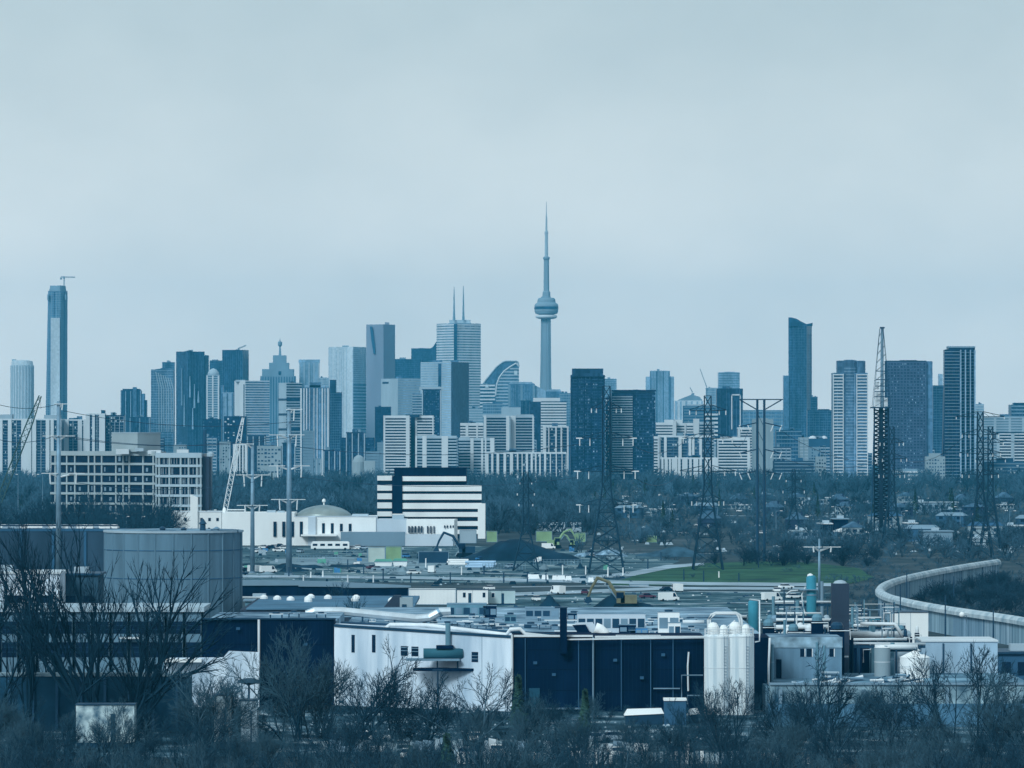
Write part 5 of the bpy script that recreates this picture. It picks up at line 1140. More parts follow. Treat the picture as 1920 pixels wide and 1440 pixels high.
# curved barrier wall
T = Thing('curved_barrier', 'long curved pale barrier wall with rounded coping at right', 'wall', (PX(1645, 1209), 1209, 0))
ctrl = [(PX(2130, 900), 900), (PX(2050, 945), 945), (PX(1975, 985), 985), (PX(1900, 1025), 1025), (PX(1790, 1075), 1075), (PX(1712, 1122), 1122), (PX(1662, 1172), 1172), (PX(1650, 1225), 1225), (PX(1676, 1290), 1290), (PX(1735, 1360), 1360), (PX(1800, 1425), 1425), (PX(1870, 1490), 1490)]
def spline(c, n):
    out_ = []
    for i in range(len(c)-1):
        p0, p1, p2, p3 = c[max(0, i-1)], c[i], c[i+1], c[min(len(c)-1, i+2)]
        for k in range(n):
            t = k/n; out_.append(tuple(0.5*((2*p1[j])+(-p0[j]+p2[j])*t+(2*p0[j]-5*p1[j]+4*p2[j]-p3[j])*t*t+(-p0[j]+3*p1[j]-3*p2[j]+p3[j])*t**3) for j in range(2)))
    out_.append(c[-1]); return out_
cv = spline(ctrl, 8); barrier = MAT('barrier_concrete', (0.36, 0.39, 0.40), 0.8, 0.22, 0.15, streak=0.4); coping = MAT('coping_concrete', (0.58, 0.59, 0.58), 0.75, 0.15, 0.3, dark=(0.36, 0.39, 0.39))
H = 5.7
bmats = [MAT('barrier_concrete_%s' % k, c3, 0.8, 0.3, 0.55, streak=0.07, dark=(0.17, 0.2, 0.21)) for k, c3 in (('a', (0.40, 0.43, 0.44)), ('b', (0.31, 0.34, 0.36)), ('c', (0.36, 0.40, 0.40)))]
for i in range(0, len(cv)-1, 4):
    mb, mc = MB(), MB(); sub = cv[i:i+5]
    for a, b in zip(sub[:-1], sub[1:]): mb.along(b, a, 0, H, 0.5, 0.5) if False else mb.along(a, b, 0, H-0.6, 0.45, 0.45)
    T.part('wall_panel', mb, bmats[(i//4) % 3])
    for k, (x, y) in enumerate(sub):
        q = sub[min(k+1, len(sub)-1)]; p = sub[max(0, k-1)]; dx, dy = q[0]-p[0], q[1]-p[1]; l = math.hypot(dx, dy); nx_, ny_ = dy/l, -dx/l
        for w_, z in ((-1.15, H-0.9), (-1.15, H-0.1), (-0.7, H+0.5), (0, H+0.72), (0.7, H+0.5), (1.15, H-0.1), (1.15, H-0.9)): mc.v.append((x+nx_*w_, y+ny_*w_, z))
    for k in range(len(sub)-1):
        for j in range(7): a = k*7+j; b = k*7+(j+1) % 7; mc.f.append((a, b, b+7, a+7))
    T.part('coping', mc, coping)
    x, y = sub[0]; T.part('joint_post', MB().box(x-0.3, x+0.3, y-1.35, y+1.35, 0, H+0.3), conc_d)
    x, y = sub[2]; T.part('panel_joint', MB().box(x-0.12, x+0.12, y-0.75, y+0.75, 0, H-0.9), conc_d)
for i, (x, D2, h) in enumerate(((1688, 1120, 10), (1772, 1060, 9.5), (1862, 1022, 8), (1700, 1180, 11), (1788, 1240, 8.5))):
    T = Thing('thin_mast', 'thin dark mast beside the curved barrier wall', 'mast', (PX(x, D2), D2, 0), 'thin masts along the curved wall')
    T.part('shaft', MB().lathe(T.base[0], D2, [(0.2, 0), (0.12, h)], 8), metal_d); T.part('foot', MB().lathe(T.base[0], D2, [(0.45, 0), (0.45, 0.3)], 8), conc_d)
T = Thing('wall_lamp', 'round white lamp on an arm before the curved wall', 'street lamp', (PX(1812, 1045), 1045, 0))
T.part('post', MB().tube([(T.base[0], 1045, 0), (T.base[0], 1045, 5.6), (PX(1803, 1045), 1043.5, 5.9)], 0.1, 6), metal_g); T.part('globe', MB().lathe(PX(1802, 1045), 1043.5, [(0.1, 5.3), (0.5, 5.5), (0.62, 5.9), (0.45, 6.3), (0.1, 6.5)], 12), white_p, smooth=True)

# street lamps
def lamp(label, x, y, h, arm=2.0, sgn=1, group='street lamps'):
    D2 = GD(y); X0 = PX(x, D2); T = Thing('street_lamp', label, 'street lamp', (X0, D2, 0), group)
    T.part('post', MB().lathe(X0, D2, [(0.16, 0), (0.09, h)], 8), metal_g); T.part('arm', MB().tube([(X0, D2, h-0.1), (X0+sgn*arm*0.6, D2, h+0.25), (X0+sgn*arm, D2, h+0.3)], 0.07, 5), metal_g)
    T.part('lamp_head', MB().box(*sorted((X0+sgn*(arm-0.2), X0+sgn*(arm+0.9))), D2-0.2, D2+0.2, h+0.2, h+0.42), white_p)
lamp('street lamp above the tree line, far left', 34, 985, 25, 0.3, -1); lamp('street lamp just left of the tall far-left pole', 80, 985, 25, 2, -1)
lamp('lamp post at the left end of the white hall', 386, 1022, 14, 3.5, 1); lamp('lamp post standing on the parking deck edge, left', 237, 1040, 14, 0.3, 1); lamp('lamp post standing on the parking deck edge, right', 266, 1040, 14, 0.3, 1)
for i, (x, y) in enumerate(((1180, 1000), (1255, 985), (1345, 990), (1455, 1000), (1570, 990), (1690, 1000), (1800, 990), (1893, 1000))): lamp('slim street lamp among the houses at the right', x, y, 10, 2, 1 if i % 2 else -1, 'street lamps among the houses')

# houses beyond the yard
def house_proto(seed):
    rg = random.Random(seed); wd, dp, h = rg.uniform(8, 15), 8, rg.uniform(3.2, 6); P = {}
    P['wall'] = MB().box(-wd/2, wd/2, -dp/2, dp/2, 0, h).mesh('wall', rg.choice((conc_t, conc_m, brick_d, conc_d, brick_d)))
    r = 1.6+rg.random()*1.2
    if seed % 2: P['roof'] = MB().xz([(-wd/2-0.4, h), (wd/2+0.4, h), (0, h+r*1.3)], -dp/2-0.4, dp/2+0.4).mesh('roof', shingle)
    else:
        mb = MB(); mb.v = [(-wd/2-.4, -dp/2-.4, h), (wd/2+.4, -dp/2-.4, h), (wd/2+.4, dp/2+.4, h), (-wd/2-.4, dp/2+.4, h), (-wd/2+1.5, 0, h+r), (wd/2-1.5, 0, h+r)]
        mb.f = [(0, 1, 5, 4), (1, 2, 5), (2, 3, 4, 5), (3, 0, 4), (3, 2, 1, 0)]; P['roof'] = mb.mesh('roof', rg.choice((shingle, conc_d, conc_m)))
    P['chimney'] = MB().box(wd*0.2, wd*0.2+0.8, 0.3, 1.1, h+0.4, h+r+1.0).mesh('chimney', brick_d)
    P['door'] = MB().box(-0.5, 0.5, -dp/2-0.08, -dp/2+0.05, 0, 2.1).mesh('door', metal_w); P['window'] = MB().box(-0.9, 0.9, -dp/2-0.07, -dp/2+0.05, 0, 1.3).mesh('window', navy_g)
    P['dims'] = (wd, h); return P
HP = [house_proto(i) for i in range(6)]
rh = random.Random(21)
def put_house(P, loc, rz, label, group):
    o = link('house', None, None, loc); o.rotation_euler = (0, 0, rz); tag(o, label, 'house', group); wd, h = P['dims']
    link('wall', P['wall'], o); rf = link('roof', P['roof'], o); link('chimney', P['chimney'], rf); link('door', P['door'], o, (wd*0.05, 0, 0))
    for u in (-0.32, 0.32): link('window', P['window'], o, (u*wd, 0, 1.1))
    if h > 4.8:
        for u in (-0.32, 0, 0.32): link('window', P['window'], o, (u*wd, 0, 3.6))
n = 0
for row, (y, xa, xb, st) in enumerate(((948, 1290, 1920, 105), (968, 1180, 1930, 120), (990, 1330, 1940, 130), (1012, 1600, 1930, 140))):
    x = xa
    while x < xb:
        D2 = GD(y+rh.uniform(-3, 3)); hk = rh.randrange(6); put_house(HP[hk], (PX(x, D2), D2, 0), rh.uniform(-0.5, 0.5), f'small {("hip-roofed", "gabled")[hk % 2]} house {bins(x, FAR_W)}, ' + ('farthest row', 'second farthest row', 'third row', 'nearest row')[row], 'suburban houses behind the lawn'); x += st*rh.uniform(0.75, 1.3)
for i, (x, y) in enumerate(((12, 988), (24, 980), (65, 985), (150, 990), (205, 985), (290, 990))): put_house(HP[1], (*GP(x, y), 0), rh.uniform(-0.3, 0.3), 'gabled house half hidden in the trees ' + ('at the left edge', 'second from the left edge', 'left of the tall pole', 'right of the tall pole', 'below the concrete office', 'left of the white hall')[i], 'gabled houses at far left')
# larger low buildings at the right
def low_block(label, x0, x1, yt, yb, m, roofm, wn=4, dep=14, cat='building', name='low_building', over=0.5):
    D2 = GD(yb); X0, X1, zt = PX(x0, D2), PX(x1, D2), PZ(yt, D2); T = Thing(name, label, cat, ((X0+X1)/2, D2+dep/2, 0))
    T.part('wall', MB().box(X0, X1, D2, D2+dep, 0, zt-0.4), m); T.part('roof', MB().box(X0-over, X1+over, D2-over, D2+dep+over, zt-0.4, zt), roofm)
    for i in range(wn): u = X0+(X1-X0)*(i+0.5)/wn; w2 = (X1-X0)/wn*0.28; T.part('window', MB().box(u-w2, u+w2, D2-0.06, D2+0.1, zt*0.35, zt*0.72), navy_g)
    T.part('roof_unit', MB().box(X0+(X1-X0)*0.3, X0+(X1-X0)*0.3+3, D2+4, D2+7, zt, zt+1.2), conc_p); return T
low_block('long flat-roofed school-like building with a dark window strip', 1692, 1796, 941, 962, conc_m, conc_p, 9)
low_block('cream flat canopy building behind the lawn', 1486, 1534, 995, 1010, conc_m, conc_t, 3)
low_block('dark boxy house with a thin white roof edge', 1536, 1560, 981, 1006, navy_w, conc_w, 1)
low_block('dark two-window house right of the boxy house', 1562, 1590, 972, 1004, navy_w, conc_m, 2)
low_block('grey shed wall behind the curved barrier', 1732, 1786, 995, 1022, conc_m, conc_m, 0)
low_block('long grey fence-like building at right', 1822, 1848, 1008, 1022, conc_p, conc_p, 0)
low_block('white-roofed garage right of the white awning', 1698, 1720, 980, 1000, conc_m, conc_w, 1)
low_block('pale low store at the right edge of the suburb', 1872, 1930, 985, 1000, conc_m, conc_w, 3)
D2 = GD(1012); T = Thing('white_marquee', 'white peaked marquee roof among the houses', 'marquee', (PX(1590, D2), D2+4, 0))
T.part('canopy', MB().xz([(PX(1562, D2), 3.4), (PX(1632, D2), 3.0), (PX(1610, D2), 4.6), (PX(1592, D2), 5.6), (PX(1576, D2), 4.6)], D2, D2+9), white_p)
for x in (1564, 1597, 1629): T.part('post', MB().box(PX(x, D2)-0.12, PX(x, D2)+0.12, D2+0.2, D2+0.5, 0, 3.3), metal_g)
for i in range(120):
    y = rh.choice((921, 926, 931, 938, 946, 952, 958, 970, 985, 1003)) + rh.uniform(-2, 2); x = rh.uniform(1165, 1925); k = rh.choice(('white', 'white', 'silver', 'dark', 'white'))
    put_car(CARS[k], (*GP(x, y), 0.02), rh.uniform(-0.3, 0.3) + rh.choice((0, 1.57)), f'small {k} car {bins(x, FAR_W)}, ' + ('near the far woods' if y < 935 else 'on the middle street' if y < 965 else 'on the nearest street'), f'{k} cars on the suburb streets')
# parking deck at the left, cars on top
D = 1500
T = Thing('parking_deck', 'dark parking deck with a row of cars on top at far left', 'parking deck', (PX(100, D), D+8, 0))
T.part('wall', MB().box(PX(-80, D), PX(236, D), D, D+22, 0, PZ(993, D)), MAT('deck_wall', (0.045, 0.065, 0.085), 0.9, 0.35, 0.12, streak=0.3)); T.part('parapet', MB().box(PX(-80, D), PX(236, D), D-0.2, D+0.2, PZ(996, D), PZ(991, D)), conc_d)
for x in (-20, 40, 100, 160, 220): T.part('buttress', MB().box(PX(x, D)-0.4, PX(x, D)+0.4, D-0.5, D+0.1, 0, PZ(997, D)), conc_d)
zt = PZ(993, D)
for i in range(30):
    k = rc.choice(('white', 'white', 'silver', 'white', 'silver')); put_car(CARS[k], (PX(-6+i*7.6+rc.uniform(-2, 2), D), D+rc.choice((4.0, 9.0))+rc.uniform(-.5, .5), zt), 1.57+rc.uniform(-0.1, 0.1), f'{k} car on top of the parking deck, ' + ('at the left edge' if i < 7 else 'left of the tall pole' if i < 14 else 'right of the tall pole' if i < 22 else 'at the deck right end'), 'cars on the parking deck')
# power lines between the steel poles and pylons
def wire(label, pts, sag, r=0.10):
    mb = MB()
    for a, b in zip(pts[:-1], pts[1:]):
        a, b = Vector(a), Vector(b); P = [a.lerp(b, i/14)-Vector((0, 0, sag*4*(i/14)*(1-i/14))) for i in range(15)]; mb.tube(P, r, 3)
    single('power_line', mb, metal_d, label, 'cable', tuple(pts[0]), 'overhead power lines')
def W(x, y, D): return (PX(x, D), D, PZ(y, D))
k = 0
for (xa, ya, da, xb, yb, db) in ((110, 818, 1500, 520, 818, 1540), (126, 818, 1500, 556, 818, 1540), (144, 905, 1500, 520, 895, 1540), (118, 770, 1500, 552, 790, 1540), (566, 895, 1540, 1083, 895, 1560), (556, 838, 1540, 1087, 833, 1560), (1187, 835, 1560, 1281, 830, 1600), (1191, 896, 1560, 1275, 890, 1600), (1373, 830, 1600, 1402, 810, 1700), (1466, 809, 1700, 1644, 866, 1900), (1466, 859, 1700, 1644, 866, 1900), (-60, 735, 1480, 110, 757, 1500), (-60, 800, 1480, 96, 820, 1500), (1700, 865, 1900, 1804, 822, 1750), (1876, 822, 1750, 1990, 805, 1700)):
    k += 1; wire('power line ' + ('upper left, between far-left pole and central pole', 'upper right, between far-left pole and central pole', 'lowest, between far-left pole and central pole', 'topmost, between far-left pole and central pole', 'lower, from central pole to the first big pylon', 'upper, from central pole to the first big pylon', 'upper, between the two big pylons', 'lower, between the two big pylons', 'short, to the two-legged pylon', 'upper, from two-legged pylon to the right', 'lower, from two-legged pylon to the right', 'topmost, leaving the frame at far left', 'lower, leaving the frame at far left', 'before the white-lined condo', 'leaving the frame at far right')[k-1], [W(xa, ya, da), W(xb, yb, db)], 3.0)

# rubble, litter and stones strewn over the works ground (past counting)
def strew(name, label, n, box, m, s0, s1, seed, z=0.1):
    rg = random.Random(seed); mb = MB()
    for _ in range(n):
        x, y = rg.uniform(box[0], box[1]), rg.uniform(box[2], box[3]); X0, D2 = GP(x, y); a, b, c = rg.uniform(s0, s1), rg.uniform(s0, s1), rg.uniform(s0, s1)*0.6; t = rg.uniform(-0.4, 0.4)*a
        mb.quad8([(X0-a, D2-b, z-0.1), (X0+a, D2-b+t, z-0.1), (X0+a*0.9, D2+b, z-0.1), (X0-a, D2+b+t, z-0.1), (X0-a*0.6, D2-b*0.6, z+c), (X0+a*0.5, D2-b*0.6, z+c*0.8), (X0+a*0.6, D2+b*0.5, z+c), (X0-a*0.5, D2+b*0.6, z+c*0.7)])
    tag(link(name, mb.mesh(name, m)), label, None, None, 'stuff')
strew('stones', 'pale stones and litter strewn over the construction yard', 90, (450, 1200, 1026, 1098), conc_p, 0.1, 0.5, 1, 0.1)
strew('clods', 'dark earth clods strewn over the construction yard', 120, (450, 1170, 1026, 1100), earth, 0.3, 1.5, 2, 0.1)
strew('works_litter', 'pale scrap strewn over the works yard', 50, (890, 1500, 1108, 1164), conc_w, 0.1, 0.4, 3)
strew('works_clods', 'dark scrap strewn over the works yard', 90, (890, 1520, 1108, 1166), metal_d, 0.2, 0.8, 4)
strew('suburb_specks', 'pale blocks standing in for specks of cars and roof edges at right', 170, (1120, 1930, 925, 1040), conc_p, 0.5, 1.8, 5)  # blocks added for the pale specks of cars and roof edges
strew('lot_litter', 'pale rubble along the edge of the thicket', 120, (560, 1330, 1355, 1390), conc_p, 0.08, 0.3, 6, 0.12)

# low kerbs and tracks across the open ground
def strip(label, pts, m, wd=0.8, h=0.25, group='kerbs across the open ground'):
    P = [GP(x, y) for x, y in pts]; T = Thing('kerb', label, 'kerb', (*P[0], 0), group)
    for a, b in zip(P[:-1], P[1:]): T.part('kerb_stone', MB().along(a, b, 0.02, h, wd/2, wd/2), m)
for i, pts in enumerate(([(960, 1101), (1160, 1099), (1330, 1104)], [(1130, 1112), (1300, 1110), (1500, 1112)], [(880, 1126), (1010, 1122), (1180, 1124)], [(1200, 1135), (1380, 1131), (1500, 1133)], [(450, 1063), (560, 1066), (700, 1072)], [(780, 1070), (930, 1076), (1120, 1080)], [(930, 1092), (1060, 1090), (1180, 1093)], [(1480, 1043), (1560, 1041), (1640, 1044)], [(1150, 1040), (1260, 1036), (1350, 1038)], [(1500, 975), (1600, 973), (1720, 976)], [(1160, 955), (1290, 953), (1440, 955)], [(1180, 968), (1300, 966), (1420, 968)])):
    strip('pale kerb line ' + ('right of the white trailers', 'behind the yellow excavator', 'left of the spoil heaps', 'before the short teal tank', 'by the steel pole bases', 'below the large earth mound', 'before the service road blocks', 'behind the lawn right end', 'behind the rubble heap', 'below the balcony condo', 'below the white banded flats, farther', 'below the white banded flats, nearer')[i], pts, pale_g if i % 2 else conc_p)
# vehicles on the works yard
rv = random.Random(51)
for i in range(26):
    x, y = (rv.uniform(900, 1500), rv.uniform(1100, 1128)) if i < 12 else (rv.uniform(560, 1180), rv.uniform(1030, 1082)); k = rv.choice(('white', 'silver', 'dark', 'white', 'red', 'blue'))
    v = rv.random() < 0.35; put_car(VANS['white'] if v else CARS[k], (*GP(x, y), 0.14), rv.uniform(-0.5, 0.5)+rv.choice((0, 1.57)), ('white van ' if v else f'{k} car ') + ('on the works yard ' if i < 12 else 'in the construction yard ') + bins(x, ((640, 'by the steel poles'), (760, 'by the lime container'), (900, 'by the stacked pipes'), (1030, 'by the earth mound'), (1200, 'by the excavator'), (1350, 'behind the louvred box'), (9999, 'behind the teal tank'))), 'vehicles in the yards')

# smaller heaps, pallets and hoardings in the construction yard
YW = ((560, 'by the steel poles'), (680, 'before the domed hall'), (770, 'by the lime container'), (870, 'by the white pipes'), (960, 'by the blue pipes'), (1060, 'at the earth mound foot'), (9999, 'by the rubble heap'))
for i in range(16):
    x = 470+i*44+rv.uniform(-14, 14); y = rv.uniform(1034, 1080); pale = i % 3 == 0
    mound(('first', 'second', 'third', 'fourth', 'fifth', 'sixth', 'seventh', 'eighth', 'ninth', 'tenth', 'eleventh', 'twelfth', 'thirteenth', 'fourteenth', 'fifteenth', 'sixteenth')[i] + (' from the left of the small heaps, pale, ' if pale else ' from the left of the small heaps, dark, ') + bins(x, YW), x, x+rv.uniform(16, 46), y, rv.uniform(0.8, 2.2), sand if pale else earth, rv.uniform(5, 9), 20+i)
for i in range(22):
    x = rv.uniform(450, 1180); y = rv.uniform(1028, 1084); D2 = GD(y); wd = rv.uniform(1.0, 3.4); h = rv.uniform(0.8, 2.0); X0 = PX(x, D2); nm, m = rv.choice((('white', white_p), ('pale', conc_p), ('green', green_d), ('dark', metal_d), ('cream', conc_t), ('blue', blue_p)))
    T = Thing('pallet_stack', f'{nm} pallet stack ' + bins(x, YW) + (', nearer' if y > 1055 else ', farther'), 'pallet stack', (X0, D2, 0.05), 'pallet stacks in the construction yard')
    T.part('pallet', MB().box(X0-wd/2-0.1, X0+wd/2+0.1, D2-0.1, D2+1.3, 0.05, 0.25), conc_t)
    for q in range(2): T.part('load', MB().box(X0-wd/2+q*wd*0.52, X0-wd/2+(q+1)*wd*0.48, D2, D2+1.2, 0.25, 0.25+h*rv.uniform(0.7, 1.0)), m)
for i, (xa, xb, y) in enumerate(((650, 740, 1041), (905, 985, 1068), (1000, 1090, 1060), (560, 640, 1052))):
    D2 = GD(y); n2 = 14; T = Thing('site_fence', 'mesh site fence ' + ('before the lime container', 'right of the blue pipes', 'at the earth mound foot', 'before the site bus')[i], 'fence', (PX((xa+xb)/2, D2), D2, 0), 'site fences')
    for k in range(n2+1): u = PX(xa+(xb-xa)*k/n2, D2); T.part('post', MB().box(u-0.06, u+0.06, D2-0.06, D2+0.06, 0, 2.1), metal_g)
    for z in (0.3, 1.2, 2.0): T.part('rail', MB().box(PX(xa, D2), PX(xb, D2), D2-0.04, D2+0.04, z, z+0.08), metal_g)
for i in range(14):
    x = 1150+i*56+rv.uniform(-16, 16); y = rv.choice((938, 946, 955, 968)); wd = rv.uniform(22, 50)
    low_block(('grey', 'pale', 'dark')[i % 3] + ' low flat building at the edge of the woods, ' + bins(x, FAR_W), x, x+wd, y-rv.uniform(9, 15), y, (conc_m, conc_t, brick_d)[i % 3], (conc_p, conc_w, conc_m)[i % 3], rv.randint(3, 6), 9)
# ---------------------------------------------------------------- foreground works
roof_w = MAT('roof_membrane', (0.34, 0.37, 0.38), 0.85, 0.55, 0.12, dark=(0.06, 0.075, 0.09))
wall_wh = MAT('white_render', (0.72, 0.77, 0.83), 0.75, 0.14, 0.35, streak=0.12, dark=(0.46, 0.52, 0.58))
duct_m = MAT('duct_metal', (0.62, 0.64, 0.65), 0.4, 0.15, 0.4, metal=0.25)
D = 780
T = Thing('factory', 'large factory with navy and white front walls and a cluttered roof', 'factory', (PX(800, D), D+60, 0))
def fy(x): return D                      # front line
A, B, C2, E2, G2, I2 = PX(380, 800), PX(486, 800), PX(627, 800), PX(960, 780), PX(1443, 785), PX(1580, 790)
zA, zW, zN = PZ(1161, 800), PZ(1171, 800), PZ(1194, 780)
T.part('navy_wall', MB().box(A, B-0.1, 800, 806, 0, zA), navy_w); T.part('navy_wall', MB().box(B+0.1, C2, 799.5, 806, 0, zA), navy_w)
T.part('white_wall', MB().prism([(C2+0.02, 799), (E2-0.02, 780), (E2-0.02, 800), (C2+0.02, 806)], 0, [zW, zN+0.1, zN+0.1, zW]), wall_wh)
T.part('navy_wall', MB().box(E2, PX(1112, 780), 780, 800, 0, zN), navy_w); T.part('navy_wall', MB().box(PX(1112, 780)+0.05, PX(1322, 780), 780.2, 800, 0, zN-0.15), navy_w)
T.part('navy_wall', MB().box(PX(1412, 785), G2, 784, 800, 0, PZ(1195, 785)), navy_w)
T.part('roof_deck', MB().prism([(A, 806.1), (C2, 806.1), (C2, 848), (A, 848)], 9, zA-0.6), roof_w)
T.part('roof_deck', MB().prism([(C2+0.05, 800.1), (G2, 800.1), (G2, 940), (C2+0.05, 940)], 9, zN-0.9), roof_w)
T.part('downpipe', MB().tube([(B, 799.3, zA), (B, 799.3, PZ(1252, 800))], 0.22, 6), metal_w)
rib_m = MAT('navy_rib', (0.006, 0.019, 0.042), 0.7, 0.3, 0.3, spec=0.06); seam_m = MAT('navy_seam', (0.004, 0.012, 0.026), 0.8, 0.2, 0.3, spec=0.03)
for xa, xb, D3, zt3 in ((380, 486, 800, zA), (486, 627, 799.5, zA), (960, 1112, 780, zN), (1112, 1322, 780.2, zN)):
    mb = MB(); x = xa+6
    while x < xb-4: mb.box(PX(x, D3)-0.05, PX(x, D3)+0.05, D3-0.07, D3+0.02, 0.2, zt3-0.3); x += 7.5
    T.part('cladding_rib', mb, rib_m, 'stuff')
    for z in (3.4, 6.8, 10.0): T.part('panel_seam', MB().box(PX(xa, D3)+0.3, PX(xb, D3)-0.3, D3-0.05, D3+0.02, z, z+0.14), seam_m)
for x, y in ((1000, 1240), (1035, 1262), (1150, 1235), (1200, 1268), (1240, 1225), (560, 1215), (430, 1185)):
    T.part('wall_vent', MB().box(PX(x, 779.5), PX(x+7, 779.5), (799.2 if x < 600 else 779.6), (799.6 if x < 600 else 780.1), PZ(y+5, 780), PZ(y, 780)), conc_d)
for x in (985, 1085, 1165, 1220, 1262): T.part('downpipe', MB().tube([(PX(x, 779.6), 779.75, zN-0.2), (PX(x, 779.6), 779.75, 0.3)], 0.09, 5), conc_d)
# white-wall openings
def WP(u, off=0.0): p = lerp((C2, 799), (E2, 780), u); return p
def wwin(x0, x1, y0, y1, name='window', m=None, out=0.05):
    ua, ub = (x0-627)/333.0, (x1-627)/333.0; D2 = 799-19*ua
    return T.part(name, MB().along(WP(ua), WP(ub), PZ(y1, D2), PZ(y0, D2), 0.2, out), m or navy_g)
for a, b in ((660.5, 666.5), (699.5, 706)): wwin(a, b, 1190, 1223, 'slit_window')
for a, b, c2, d2 in ((754, 767, 1211, 1229), (774, 787, 1212, 1230), (886, 898, 1222, 1241)):
    w2 = wwin(a, b, c2, d2)
    for y in ((c2+d2)/2-3, (c2+d2)/2+3):
        ua, ub = (a-627)/333.0, (b-627)/333.0; T.part('glazing_bar', MB().along(WP(ua), WP(ub), PZ(y+0.6, 785), PZ(y-0.6, 785), 0.0, 0.1), metal_g, parent=w2)
for x in (730, 905): u = (x-627)/333.0; T.part('wall_joint', MB().along(WP(u-0.001), WP(u+0.001), 1, zN, 0.1, 0.05), conc_m)
T.part('corner_trim', MB().tube([(E2, 779.7, zN+0.4), (E2, 779.7, 3.0)], 0.2, 6), metal_w)
T.part('eaves_trim', MB().along((C2, 799), (E2, 780), zN-0.35, zN+0.05, 0.1, 0.18) if False else MB().quad8([(C2, 798.8, zW-0.3), (E2, 779.8, zN-0.2), (E2, 781, zN-0.2), (C2, 800, zW-0.3), (C2, 798.8, zW+0.12), (E2, 779.8, zN+0.22), (E2, 781, zN+0.22), (C2, 800, zW+0.12)]), metal_d)
for (xa, xb, z) in ((960, 1112, zN), (1112, 1322, zN-0.15)): T.part('roof_edge', MB().box(PX(xa, 780)+0.3, PX(xb, 780)-0.05, 779.8, 780.6, z, z+0.3), metal_w)
T.part('roof_edge', MB().box(A, C2, 799.2, 800.2, zA, zA+0.25), metal_d)
T.part('conduit', MB().tube([(PX(1112, 780), 779.7, zN), (PX(1112, 780), 779.7, 0.5)], 0.16, 6), metal_g)
T.part('conduit', MB().tube([(PX(1291, 780), 779.7, PZ(1222, 780)), (PX(1289, 780), 779.5, PZ(1248, 780)), (PX(1290, 780), 779.6, PZ(1295, 780))], 0.15, 6), metal_w)
for pts in ([(1278, 1310), (1278, 1266), (1318, 1266)], [(1289, 1320), (1289, 1304), (1318, 1304)], [(1225, 1291), (1275, 1291)]): T.part('conduit', MB().tube([(PX(x, 779), 779.4, PZ(y, 779)) for x, y in pts], 0.12, 6), metal_g)
T.part('loading_door', MB().box(PX(992, 780), PX(1012, 780), 779.85, 780.3, 0, PZ(1290, 780)), MAT('door_teal', (0.03, 0.09, 0.12), 0.6))
T.part('canopy', MB().box(PX(1000, 780), PX(1110, 780), 778.6, 780.2, PZ(1329, 780), PZ(1326.5, 780)), metal_g)
# low white ramp wall
T.part('ramp_wall', MB().xz([(PX(385, 796), 0), (PX(487, 796), 0), (PX(487, 796), PZ(1222.5, 796)), (PX(430, 796), PZ(1220, 796)), (PX(420, 796), PZ(1232, 796)), (PX(310, 796), PZ(1233, 796)), (PX(310, 796), 0)], 794, 796), wall_wh)
T.part('ramp_roof', MB().box(PX(308, 795), PX(380, 795), 792, 794.8, PZ(1240, 795), PZ(1234, 795)), white_p)
# pipe along the roof edge of the white wall
def run(name, label, pts, r, m, cat='pipe', n=8, group=None):
    P = [W(*p) for p in pts]; mb = MB().tube(P, r, n); return single(name, mb, m, label, cat, tuple(P[0]), group, smooth=True)
run('roof_pipe', 'long white pipe running along the white wall roof edge', [(722, 1188, 797), (722, 1178, 797), (732, 1171, 797), (800, 1172, 793), (900, 1184, 788), (950, 1190, 784), (957, 1180, 783), (975, 1179, 783), (985, 1189, 783), (1050, 1196, 781)], 0.34, metal_w)
run('roof_pipe', 'second thinner pipe behind the long white roof pipe', [(640, 1167, 806), (760, 1172, 800), (900, 1180, 795), (1040, 1190, 790)], 0.2, metal_d)
run('roof_pipe', 'broken white rail pipe along the navy wall top', [(1060, 1199, 779), (1320, 1196, 779)], 0.13, metal_w)
# large duct on the roof
D2 = 850
T2 = Thing('roof_duct', 'big pale duct with a kinked end across the factory roof', 'duct', (*W(640, 1165, D2)[:2], zN-0.9))
pts = [(575, 1152), (590, 1146), (640, 1146), (700, 1152), (780, 1160), (805, 1158), (825, 1147), (845, 1146)]
T2.part('duct', MB().tube([W(x, y, D2) for x, y in pts], 0.75, 8), duct_m)
for x, y in ((620, 1149), (680, 1153), (740, 1159), (800, 1162)): T2.part('support', MB().box(PX(x, D2)-0.15, PX(x, D2)+0.15, D2-0.5, D2+0.5, zN-1.0, PZ(y, D2)), metal_d)
T2.part('flange', MB().tube([W(822, 1149, D2), W(826, 1146.6, D2)], 0.9, 8), metal_g)
